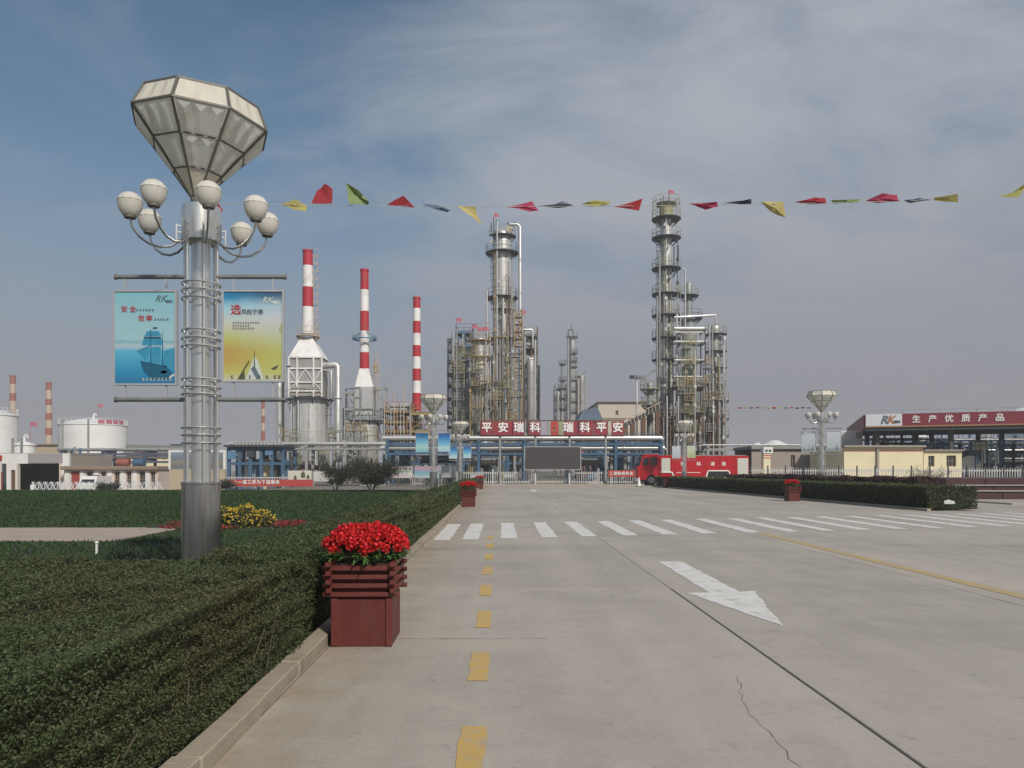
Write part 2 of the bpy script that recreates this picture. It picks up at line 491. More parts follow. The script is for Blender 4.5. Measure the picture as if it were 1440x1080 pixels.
slab_far = b.build('slab', CONCRETE, mesh_only=True)
b = MB(); b.bbox(0.011, SW - 0.011, 0.005, 3 * SL - 0.005, -0.05, 0, 0.006)
slab_near = b.build('slab', CONCRETE, mesh_only=True)
b = MB(); b.bbox(0.003, SW - 0.003, 0.004, 3 * SL - 0.004, -0.05, 0, 0.003)
slab_side = b.build('slab', CONCRETE, mesh_only=True)
for i in range(15):
    link('slab', slab_near if i < 2 else slab_side, road, (-1.57 + i * SW, 4.15 - 2 * SL, 0))
    for j in range(3, 14):
        link('slab', slab_far, road, (-1.57 + i * SW, 4.15 + (j - 2) * SL, 0))
b = MB(); b.bbox(-2.0, -1.572, -8.4, 76.2, -0.05, -0.002, 0.006); b.build('gutter', CONCRETE, road)

def crack(pts, w, name='crack'):
    """a thin wandering crack: dark strip a hair above the slab"""
    P_ = []
    for (x0, y0), (x1, y1) in zip(pts[:-1], pts[1:]):
        n = max(2, int(math.hypot(x1 - x0, y1 - y0) / 0.07))
        for k in range(n):
            f = k / n
            P_.append((x0 + (x1 - x0) * f + random.gauss(0, 0.012), y0 + (y1 - y0) * f + random.gauss(0, 0.012)))
    b = MB()
    for (x0, y0), (x1, y1) in zip(P_[:-1], P_[1:]):
        d = Vector((x1 - x0, y1 - y0)); 
        if d.length < 1e-4: continue
        d.normalize(); n = Vector((-d.y, d.x)) * w * random.uniform(0.3, 0.8)
        b.add([(x0 - n.x, y0 - n.y, 0.003), (x1 - n.x, y1 - n.y, 0.003), (x1 + n.x, y1 + n.y, 0.003), (x0 + n.x, y0 + n.y, 0.003)], [(0, 1, 2, 3)])
    return b.build(name, M('crack dust', (.20, .175, .15), .95), road)
crack([(1.83, 5.95), (1.72, 5.5), (1.62, 5.05), (1.63, 4.6), (1.6, 4.1), (1.66, 3.4)], 0.0032)
crack([(-1.5, 7.26), (-0.6, 7.24), (0.5, 7.27)], 0.006)

def paint(name, col, wear=0.3, wscale=6):
    m = M(name, col, 0.75, 0, 0.05, 2, world_co=True, dirt=(0.36, 0.33, 0.29), dscale=wscale, damt=wear, bump=0.1)
    return m
PWHITE = paint('worn white road paint', (0.70, 0.69, 0.66), 0.8, 4)
PYEL = paint('worn yellow road paint', (0.56, 0.37, 0.12), 0.85, 7)
PYEL2 = paint('faded yellow road paint', (0.47, 0.345, 0.16), 0.9, 2.2)
def ragged(poly, z, mat, name, parent, amp=0.012, step=0.12):
    """a painted patch with slightly uneven edges"""
    pts = []
    for (x0, y0), (x1, y1) in zip(poly, poly[1:] + poly[:1]):
        n = max(1, int(math.hypot(x1 - x0, y1 - y0) / step))
        for k in range(n):
            f = k / n
            pts.append((x0 + (x1 - x0) * f + (random.gauss(0, amp) if k else 0), y0 + (y1 - y0) * f + (random.gauss(0, amp) if k else 0)))
    return sheet(name, pts, z, mat, parent)
cw = struct(link('crosswalk', None))
for c in [-1.36, -.71, .18, 1.14, 2.1, 3.13, 4.15, 5.2, 6.4, 7.5, 8.55, 9.65, 10.75, 11.9, 13.1, 14.2, 15.3, 16.4, 17.5, 18.6]:
    y0 = 17.25 + 0.27 * (c + 1.6); y1 = y0 + 5.1 + 0.03 * c
    ragged([(c - .19, y0), (c + .19, y0 + .04), (c + .19, y1 + .04), (c - .19, y1)], 0.004, PWHITE, 'stripe', cw)
lm = struct(link('lane_markings', None))
for k in range(9):
    y0 = 1.9 + 1.95 * k
    x = -0.145 - 0.006 * y0
    ragged([(x - .078, y0), (x + .078, y0), (x + .078, y0 + .92), (x - .078, y0 + .92)], 0.004, PYEL, 'dash', lm, 0.006)
ragged([(6.50, 2), (6.72, 2), (6.58, 19.2), (6.36, 19.2)], 0.004, PYEL2, 'solid_line', lm, 0.01)
ragged([(2.87, 7.82), (3.33, 10.1), (3.10, 10.0), (3.13, 13.3), (2.72, 13.3), (2.70, 9.95), (2.40, 9.93)], 0.004, PWHITE, 'arrow', lm, 0.008)
ragged([(2.4, 54.5), (2.9, 57), (2.6, 57), (2.6, 60.5), (2.25, 60.5), (2.25, 57), (1.9, 57)], 0.004, PWHITE, 'arrow', lm, 0.01)
ragged([(8.9, 68.2), (11.6, 68.2), (11.6, 68.75), (8.9, 68.75)], 0.004, PWHITE, 'stop_line', lm, 0.02)

# kerbs
KERB = M('kerb stone', (0.36, 0.31, 0.24), 0.85, 0, 0.14, 3, world_co=True, dirt=(0.16, 0.13, 0.09), dscale=2.2, damt=0.6, bump=0.35, bscale=30)
b = MB(); b.bbox(-0.155, 0, 0.002, 0.998, -0.15, 0.10, 0.009)
kerb_me = b.build('kerb_stone', KERB, mesh_only=True)
kerb = struct(link('kerb', None))
def kx(y): return -1.55 - 0.004 * y
for k in range(-2, 64):
    o = link('kerb_stone', kerb_me, kerb, (kx(k) + random.gauss(0, .006), k, random.gauss(0, .004)))
    o.rotation_euler = (0, random.gauss(0, .01), R(0.23) + random.gauss(0, .004))
KA, KB = Vector((16.25, 29.3)), Vector((14.0, 71))
kd = (KB - KA).normalized()
kerb2 = struct(link('kerb', None))
for k in range(42):
    p = KA + kd * k
    link('kerb_stone', kerb_me, kerb2, (p.x + .15, p.y, random.gauss(0, .004))).rotation_euler = (0, 0, math.atan2(-kd.x, kd.y))

# lawn, path
LAWN = M('lawn soil and thatch', (0.040, 0.052, 0.024), 0.95, 0, 0.3, 0.8, world_co=True, dirt=(0.06, 0.05, 0.03), dscale=0.5, damt=0.5, bump=0.6, bscale=25)
b = MB()
ly = [-3, 0, 5, 10, 20, 30, 40, 50, 54, 58]
b.add([(x, y, 0.05 - (0.35 if y > 57 else 0) - (0.04 if y == 54 else 0)) for y in ly for x in (-70, -40, -20, -8, kx(y) - .14)],
      [(j * 5 + i, j * 5 + i + 1, j * 5 + i + 6, j * 5 + i + 5) for j in range(len(ly) - 1) for i in range(4)])
struct(b.build('lawn', LAWN))
PATH = M('pinkish path paving', (0.40, 0.33, 0.28), 0.9, 0, 0.12, 1.5, world_co=True, dirt=(0.25, 0.2, 0.16), dscale=1.5, damt=0.5)
pth = MB()
path = struct(sheet('path', [(-45, 16.5), (-8.3, 16.5), (-8.3, 19.95), (-45, 19.95)], 0.058, JOINT))
b = MB(); b.bbox(0.006, 0.894, 0.006, 0.684, 0.04, 0.085, 0.006)
pave_me = b.build('paving_slab', PATH, mesh_only=True)
for i in range(20):
    for j in range(5): link('paving_slab', pave_me, path, (-9.2 - .9 * i, 16.5 + .69 * j, random.gauss(0, .003)))

# ---------------------------------------------------------------- planting
LEAF = translucent('hedge leaf', (0.088, 0.112, 0.050), .25, rough=0.6, var=0.22, scale=0.7, island=0.24, world_co=True, dirt=(0.12, 0.09, 0.05), dscale=0.55, damt=0.6, spec=0.3)
LEAFR = M('reddish shrub leaf', (0.085, 0.040, 0.034), 0.6, 0, 0.25, 0.9, island=0.4, world_co=True)
CORE = M('hedge core shade', (0.05, 0.048, 0.03), 0.95, 0, 0.4, 4, world_co=True)  # shade colour for the added cores inside hedge and bush
TWIG = M('grey brown twig', (0.12, 0.095, 0.07), 0.9, 0, 0.3, 8, world_co=True)
GRASS = translucent('grass blade', (0.033, 0.071, 0.018), .25, rough=0.65, var=0.3, scale=0.35, island=0.35, world_co=True)

def bumps(a, c):
    return 0.5 * np.sin(a * 2.1 + 1.3 * np.sin(c * 1.7)) + 0.3 * np.sin(a * 5.3 + c * 4.1) + 0.2 * np.sin(c * 7.7 - a * 3.3)
def in_view(C, m=260):
    y = np.maximum(C[:, 1], 0.3)
    px = 705 + 1080 * C[:, 0] / y; py = 660 - 1080 * (C[:, 2] - CAM_Z) / y
    return (C[:, 1] > 1.2) & (px > -m) & (px < 1440 + m) & (py < 1080 + m)
def hedge_part(parent, A, B, w, h, leaf, k=3.0, smin=0.022, faces='fbae', amp=0.05):
    """clipped hedge: foot line A-B, width w to the left of A->B (negative: right)"""
    A, B = Vector(A), Vector(B)
    u = (B - A); L = u.length; u.normalize()
    n = Vector((-u.y, u.x)) * (1 if w > 0 else -1); w = abs(w)
    out = []; sizes = []; tw = []
    a = 0.0
    while a < L:
        p = A + u * a + n * min(w / 2, 1.0)
        s = max(smin, 0.008 + 0.0022 * max(0.5, p.y))
        da = min(max(0.3, s * 12), L - a)
        dens = k / (s * s * 0.5)
        def put(num, fn):
            num = int(num)
            if num <= 0: return
            la = a + RNG.random(num) * da
            c, z = fn(num)
            bmp = bumps(la * 1.0 + A.x, c * 1.3)
            out.append(np.stack([A.x + u.x * la + n.x * c, A.y + u.y * la + n.y * c, z + 0], 1)); sizes.append(s * RNG.uniform(0.6, 1.3, num))
        g = lambda q, sd: RNG.normal(0, sd, q)
        # upper surface
        def top(q):
            c = RNG.random(q) * w
            return c, h + amp * bumps(a + c * 0.7, c * 2.3 + a) - np.abs(g(q, 0.05)) + (RNG.random(q) < 0.03) * np.abs(g(q, 0.06))
        put(dens * w * da * 1.1, top)
        if 'f' in faces: put(dens * h * da * 1.2, lambda q: (lambda z: (0.03 + np.abs(g(q, 0.06)) + amp * bumps(z * 3 + a, z * 5 - a) - 0.06 * z, z * (h + .03)))(RNG.random(q) ** 0.85))
        if 'b' in faces: put(dens * h * da * 0.5, lambda q: (w - np.abs(g(q, 0.06)), RNG.random(q) * h))
        if 'f' in faces:
            for _ in range(int(14 * da / max(s / .022, 1))):
                t = a + RNG.random() * da; c0 = RNG.uniform(.03, .14); q0 = A + u * t + n * c0
                q1 = q0 + u * RNG.normal(0, .12) - n * RNG.uniform(-.02, .1)
                tw.append(((q0.x, q0.y, RNG.uniform(0.02, h * .6)), (q1.x, q1.y, RNG.uniform(h * .4, h * 1.02))))
        a += da
    # ends
    for e, o in ((A, -1), (B, 1)):
        s = max(smin, 0.008 + 0.0022 * max(0.5, e.y)); q = int(k / (s * s * .5) * h * w * 1.0)
        if ('a' if o < 0 else 'e') not in faces: continue
        c = RNG.random(q) * w; d = np.abs(RNG.normal(0, .06, q)); 
        out.append(np.stack([e.x - o * u.x * d + n.x * c, e.y - o * u.y * d + n.y * c, RNG.random(q) * h], 1)); sizes.append(s * RNG.uniform(.6, 1.3, q))
    C = np.concatenate(out); S = np.concatenate(sizes)
    C[:, 2] += 0.05
    m = in_view(C); C, S = C[m], S[m]
    w0 = np.array(WLOC[parent.name])
    f = fast_quads('foliage', leaf_quads(C - w0, S, 0.55, 0.25), leaf, parent)
    f['kind'] = 'stuff'
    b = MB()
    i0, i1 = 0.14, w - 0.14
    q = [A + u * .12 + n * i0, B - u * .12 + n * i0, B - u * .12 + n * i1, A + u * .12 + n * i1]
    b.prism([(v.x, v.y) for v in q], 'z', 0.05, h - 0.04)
    b.build('inner_light_block', CORE, parent)  # dark solid added inside the leaves to block light
    if tw:
        b = MB()
        for p, q in tw:
            if in_view(np.array([p]), 100)[0]: b.bar(p, q, 0.003 + 0.0003 * p[1])
        if b.v: b.build('twigs', TWIG, parent)['kind'] = 'stuff'
    return f

hd = thing('hedge', 'dark green clipped hedge along the left kerb, spreading wide in the near left corner', 'hedge', (-1.7, 3, 0))
hedge_part(hd, (-1.70, -1.0), (-1.70, 6.6), 9.0, 0.78, LEAF, k=2.5, smin=0.0165, faces='fe')
hedge_part(hd, (-1.73, 6.5), (-1.95, 62), 0.85, 0.80, LEAF, k=3.0, faces='fbe')
hd2 = thing('hedge', 'dark green clipped hedge along the right kerb beyond the crosswalk', 'hedge', (16.5, 30, 0))
hedge_part(hd2, (16.45, 29.6), (14.2, 70.5), -2.0, 0.88, LEAF, k=3.0, faces='fba')
hd3 = thing('shrub_row', 'reddish brown shrub row showing above the right hedge', 'shrubs', (19.6, 31, 0))
hedge_part(hd3, (18.55, 34.2), (17.0, 58), -1.0, 1.14, LEAFR, k=2.2, faces='fba', amp=0.12)

# white scrap caught in the end of the right hedge
b = MB()
for k in range(7):
    a = k * .9; b.add([(16.95 + .05 * k, 29.38, .28 + .02 * (k % 2)), (17.02 + .05 * k, 29.33 + .02 * math.sin(a), .27), (17.02 + .05 * k, 29.36, .42 + .04 * math.sin(a)), (16.95 + .05 * k, 29.40, .40)], [(0, 1, 2, 3)])
tag(b.build('plastic_bag', WPAINT), 'white scrap of plastic caught in the near end of the right hedge', 'litter')

# grass
def blades(n, x0, x1, y0, y1, hgt):
    C = np.stack([RNG.uniform(x0, x1, n), y0 + (y1 - y0) * RNG.random(n) ** 1.6, np.full(n, 0.05)], 1)
    C = C[in_view(C, 200)]
    dx = C[:, 0]; 
    keep = ~((C[:, 1] > 16.4) & (C[:, 1] < 20.05) & (C[:, 0] < -8.2)) & ~((C[:, 0] > -2.6)) & ~((C[:, 1] < 6.6))
    keep &= np.hypot(C[:, 0] + 7.4, C[:, 1] - 21.2) > 2.3
    C = C[keep]; n = len(C)
    w = 0.006 + 0.0009 * C[:, 1]; hh = hgt * RNG.uniform(.5, 1.3, n) * (1 + .012 * C[:, 1])
    a = RNG.random(n) * np.pi * 2
    sx = np.stack([np.cos(a), np.sin(a), np.zeros(n)], 1)
    lean = np.stack([RNG.normal(0, .35, n), RNG.normal(0, .35, n), np.ones(n)], 1)
    tip = C + lean * hh[:, None]
    return np.stack([C - sx * w[:, None], C + sx * w[:, None], tip + sx * w[:, None] * .15, tip - sx * w[:, None] * .15], 1)
o = fast_quads('grass', np.concatenate([blades(170000, -40, -2.4, 6.5, 56, 0.05)]), GRASS)
tag(o, 'short dark green lawn grass behind the left hedge', 'grass', kind='stuff')

# round bed: red ring with a yellow mound
REDF = M('small red flower', (0.25, 0.022, 0.028), 0.7, 0, 0.2, 3, island=0.35, hue=.02, world_co=True)
YELF = M('yellow blossom', (0.62, 0.45, 0.05), 0.7, 0, 0.15, 3, island=0.25, hue=.03, world_co=True)
n = 9000
a = RNG.random(n) * 2 * np.pi; r = 1.95 * np.sqrt(RNG.uniform(.15, 1, n))
C = np.stack([-7.4 + r * np.cos(a), 21.2 + r * np.sin(a), 0.05 + RNG.random(n) * .07], 1)
m_ = (np.sin(a * 3 + 1.0) + .6 * np.sin(a * 7 + r * 3)) > -.15; C = C[m_]; n = len(C)
bed = thing('flower_bed', 'low round bed of red flowers on the lawn round the yellow mound', 'flower bed', (-7.4, 21.2, 0.05))
k = RNG.random(n) < .42
w0 = np.array((-7.4, 21.2, 0.05))
fast_quads('blossoms', leaf_quads(C[k] - w0 + [0, 0, .02], RNG.uniform(.03, .07, k.sum()), .8, .3), REDF, bed)['kind'] = 'stuff'
fast_quads('leaves', leaf_quads(C[~k] - w0, RNG.uniform(.04, .08, (~k).sum()), .5, .4), LEAF, bed)['kind'] = 'stuff'
ym = thing('flower_bush', 'rounded yellow flowering bush on the lawn right of the big lamp', 'flowers', (-7.05, 20.9, 0.05))
def mound(parent, c, rx, ry, h, nl, nb, ls, bs, lm_, bm_):
    d = unit(RNG.normal(size=(nl, 3))); d[:, 2] = np.abs(d[:, 2]); rr = RNG.uniform(.55, 1.0, nl)[:, None]
    C = d * rr * np.array([rx, ry, h]) * (1 + .1 * np.sin(d[:, :1] * 9))
    fast_quads('leaves', leaf_quads(C, RNG.uniform(ls * .6, ls * 1.3, nl), .5, .4), lm_, parent)['kind'] = 'stuff'
    b = MB(); b.lathe(c[0], c[1], [(rx * .35, c[2]), (rx * .6, c[2] + h * .3), (rx * .55, c[2] + h * .6), (rx * .1, c[2] + h * .78)], 10); b.build('inner_light_block', CORE, parent)  # dark light-blocking filler added inside the bush, as in the hedges
    d = unit(RNG.normal(size=(nb, 3))); d[:, 2] = np.abs(d[:, 2]) * 1.2 + .05; d = unit(d)
    C = d * np.array([rx, ry, h]) * RNG.uniform(.85, 1.12, nb)[:, None] * (1 + .12 * np.sin(d[:, :1] * 9 + d[:, 1:2] * 5))
    Q = []
    for i in range(4): Q.append(leaf_quads(C + RNG.normal(0, bs * .18, C.shape), np.full(nb, bs) * RNG.uniform(.7, 1.2, nb), .8, .2))
    fast_quads('blossoms', np.concatenate(Q), bm_, parent)['kind'] = 'stuff'
mound(ym, (-7.05, 20.9, .05), 0.84, 0.7, 0.52, 5500, 380, .07, .055, LEAF, YELF)

# small trees and bushes at the far edge of the lawn
def tree(name, label, x, y, h, spread, nl, ls, group=None, crown0=0.35, mat=LEAF, cat='tree'):
    z0 = 0.04 if y < 56 else gz(x, y)
    t = thing(name, label, cat, (x, y, z0), group)
    b = MB(); tips = []
    nb = 6
    for k in range(nb):
        a = k * 2.4 + random.random(); l = random.uniform(.6, 1.0)
        p0 = (x + .06 * math.cos(a), y + .06 * math.sin(a), z0)
        p1 = (x + spread * .3 * l * math.cos(a), y + spread * .3 * l * math.sin(a), z0 + h * .35)
        p2 = (x + spread * .62 * l * math.cos(a + .2), y + spread * .62 * l * math.sin(a + .2), z0 + h * .68 * l)
        p3 = (x + spread * .8 * l * math.cos(a + .3), y + spread * .8 * l * math.sin(a + .3), z0 + h * .95 * l)
        b.cyl(p0, p1, .035 * h / 2, .026 * h / 2, 6); b.cyl(p1, p2, .026 * h / 2, .015 * h / 2, 6); b.cyl(p2, p3, .015 * h / 2, .004, 5)
        tips += [(p1, .2), (p2, .35), (p3, .3)]
        for q in range(3):
            f = random.uniform(.2, .9); m = [p1[i] + (p2[i] - p1[i]) * f for i in range(3)]
            e = (m[0] + random.gauss(0, spread * .35), m[1] + random.gauss(0, spread * .35), m[2] + random.uniform(.05, .3) * h)
            b.cyl(m, e, .012 * h / 2, .004, 4); tips.append((e, .28))
    b.build('trunk', TWIG, t, smooth=True)
    Cs = []
    for (p, rr) in tips:
        if p[2] - z0 < h * crown0 * .8: continue
        q = nl // len(tips)
        Cs.append(np.array(p) + RNG.normal(0, rr * spread * .50, (q, 3)) * [1, 1, .8])
    C = np.concatenate(Cs); C = C[(C[:, 2] > z0 + .15)]
    fast_quads('crown', leaf_quads(C - np.array((x, y, z0)), RNG.uniform(ls * .6, ls * 1.3, len(C)), .5, .2), mat, t)['kind'] = 'stuff'
    return t
DKLEAF = translucent('dark dusty leaf', (0.055, 0.064, 0.040), .3, rough=0.6, var=0.25, scale=0.7, island=0.4, world_co=True)
tree('tree', 'dark bushy small tree at the lawn edge right of the second furnace', X(522, 52), 52, 2.25, 1.9, 17000, .095, crown0=.05, mat=DKLEAF)
tree('tree', 'thin dark shrub at the lawn edge in front of the white mural board', X(472, 53), 53, 2.1, 1.4, 7000, .09, crown0=.05, mat=DKLEAF)
tree('bush', 'low dark bush in front of the lattice gate', X(152, 68), 68, 1.25, 1.1, 1900, .16, crown0=.1, mat=DKLEAF, cat='bush')
tree('bush', 'low bush at the left end of the red banner', X(316, 66), 66, 1.1, .9, 1500, .15, crown0=.1, mat=DKLEAF, cat='bush')
tree('bush', 'bare greyish shrub by the right fence in front of the cream house', X(1308, 60), 60, 1.9, 1.3, 1300, .10, crown0=.2, mat=M('grey leaf', (.16, .13, .11), .8, 0, .2, 2, island=.3), cat='bush')
b = MB(); b.bar((X(136, 14), 14, .05), (X(136, 14), 14, .26), .03); b.cyl((X(136, 14), 14, .26), (X(136, 14), 14, .29), .035, .02, 8)
tag(b.build('garden_stake', WHITEP), 'short white stake standing in the lawn left of the big lamp', 'stake')
# ================================================================ LAMP STANDARDS
CRMG = translucent('cream lamp glass', (0.88, 0.86, 0.80), .42, rough=0.35, var=0.04, scale=6, dirt=(0.66, 0.62, 0.53), dscale=5, damt=0.35)
CROWNP = translucent('cream crown panel', (0.84, 0.80, 0.69), .35, rough=0.4, var=0.08, scale=3, dirt=(0.50, 0.44, 0.33), dscale=2.5, damt=0.6)
LOWP = translucent('grimy pleated panel', (0.86, 0.88, 0.86), .62, rough=0.4, var=0.12, scale=3, dirt=(0.42, 0.38, 0.30), dscale=2.2, damt=0.6)
LFRAME = M('lantern frame metal', (0.17, 0.165, 0.15), 0.55, 0.4, 0.25, 4)
POSTBK = M('banner frame aluminium', (0.50, 0.51, 0.52), 0.4, 0.4, 0.08, 3)

def poster_mat(name, stops, w, h, noise=0.0, nscale=6.0, side=None):
    m = bpy.data.materials.new(name); m.use_nodes = True
    t = m.node_tree; b = t.nodes['Principled BSDF']
    b.inputs['Roughness'].default_value = 0.35
    tc = t.nodes.new('ShaderNodeTexCoord'); mp = t.nodes.new('ShaderNodeMapping')
    mp.inputs['Scale'].default_value = (1 / w, 1, 1 / h)
    t.links.new(tc.outputs['Object'], mp.inputs[0])
    sp = t.nodes.new('ShaderNodeSeparateXYZ'); t.links.new(mp.outputs[0], sp.inputs[0])
    nz = t.nodes.new('ShaderNodeTexNoise'); nz.inputs['Scale'].default_value = nscale; nz.inputs['Detail'].default_value = 4
    mp2 = t.nodes.new('ShaderNodeMapping'); mp2.inputs['Scale'].default_value = (0.6, 1, 1.6)
    t.links.new(mp.outputs[0], mp2.inputs[0]); t.links.new(mp2.outputs[0], nz.inputs['Vector'])
    ma = t.nodes.new('ShaderNodeMath'); ma.operation = 'MULTIPLY_ADD'
    t.links.new(nz.outputs['Fac'], ma.inputs[0]); ma.inputs[1].default_value = noise * 2
    sub = t.nodes.new('ShaderNodeMath'); sub.operation = 'SUBTRACT'; t.links.new(sp.outputs[2], sub.inputs[0]); sub.inputs[1].default_value = noise
    t.links.new(sub.outputs[0], ma.inputs[2])
    def ramp(st):
        r = t.nodes.new('ShaderNodeValToRGB')
        while len(r.color_ramp.elements) < len(st): r.color_ramp.elements.new(0.5)
        for e, (p, c) in zip(r.color_ramp.elements, st): e.position = p; e.color = tuple(c) + (1,)
        t.links.new(ma.outputs[0], r.inputs[0]); return r.outputs[0]
    out = ramp(stops)
    if side:
        mx = t.nodes.new('ShaderNodeMix'); mx.data_type = 'RGBA'
        ii = [x for x in mx.inputs if x.type == 'RGBA']
        t.links.new(sp.outputs[0], mx.inputs['Factor']); t.links.new(out, ii[0]); t.links.new(ramp(side), ii[1])
        out = [x for x in mx.outputs if x.type == 'RGBA'][0]
    t.links.new(out, b.inputs['Base Color'])
    return m
PA = poster_mat('ship poster print', [(0, (.03, .17, .33)), (.12, (.03, .25, .45)), (.34, (.10, .42, .60)), (.40, (.42, .52, .57)), (.435, (.20, .42, .50)), (.47, (.33, .53, .58)), (.75, (.27, .50, .57)), (1, (.20, .48, .55))], .8, 1.2, .02, 14)
PB = poster_mat('yellow poster print', [(0, (.50, .50, .36)), (.08, (.48, .47, .14)), (.2, (.47, .32, .09)), (.32, (.45, .30, .09)), (.46, (.46, .47, .14)), (.62, (.52, .56, .48)), (.8, (.30, .55, .66)), (.9, (.03, .24, .45)), (1, (.02, .16, .34))], .78, 1.16, .05, 3,
                side=[(0, (.50, .50, .40)), (.1, (.47, .50, .16)), (.3, (.45, .50, .14)), (.5, (.50, .53, .40)), (.7, (.53, .57, .62)), (.82, (.38, .52, .60)), (.92, (.06, .10, .17)), (1, (.07, .07, .11))])
PC = poster_mat('blue landscape poster print', [(0, (.16, .42, .45)), (.25, (.35, .58, .55)), (.5, (.16, .42, .56)), (.8, (.03, .15, .33)), (1, (.02, .07, .20))], .8, 1.2, .04, 4)
PC2 = poster_mat('blue sky poster print', [(0, (.30, .52, .60)), (.2, (.40, .55, .58)), (.3, (.18, .48, .62)), (.7, (.03, .18, .42)), (1, (.02, .06, .22))], .8, 1.2, .02, 4)
PD = poster_mat('pale reed poster print', [(0, (.42, .48, .50)), (.4, (.52, .56, .60)), (1, (.60, .63, .68))], .8, 1.2, .03, 4)
PE = poster_mat('pale green poster print', [(0, (.36, .46, .16)), (.4, (.50, .55, .36)), (1, (.60, .62, .58))], .8, 1.2, .03, 4)
INK = M('dark grey ink', (.06, .07, .09), .5, 0, .1, 5)
INKR = M('red ink', (.42, .04, .05), .5, 0, .1, 5)
INKB1 = M('sail blue ink', (.045, .27, .42), .5, 0, .25, 12)
INKB2 = M('deep blue ink', (.015, .11, .19), .5, 0, .25, 12)
INKG = M('moss ink', (.10, .11, .05), .5, 0, .3, 12)
INKW = M('pale ink', (.55, .60, .56), .5, 0, .08, 12)
INKO = M('logo orange ink', (.42, .17, .08), .5, 0, .05, 5)
INKT = M('logo grey ink', (.12, .17, .19), .5, 0, .05, 5)

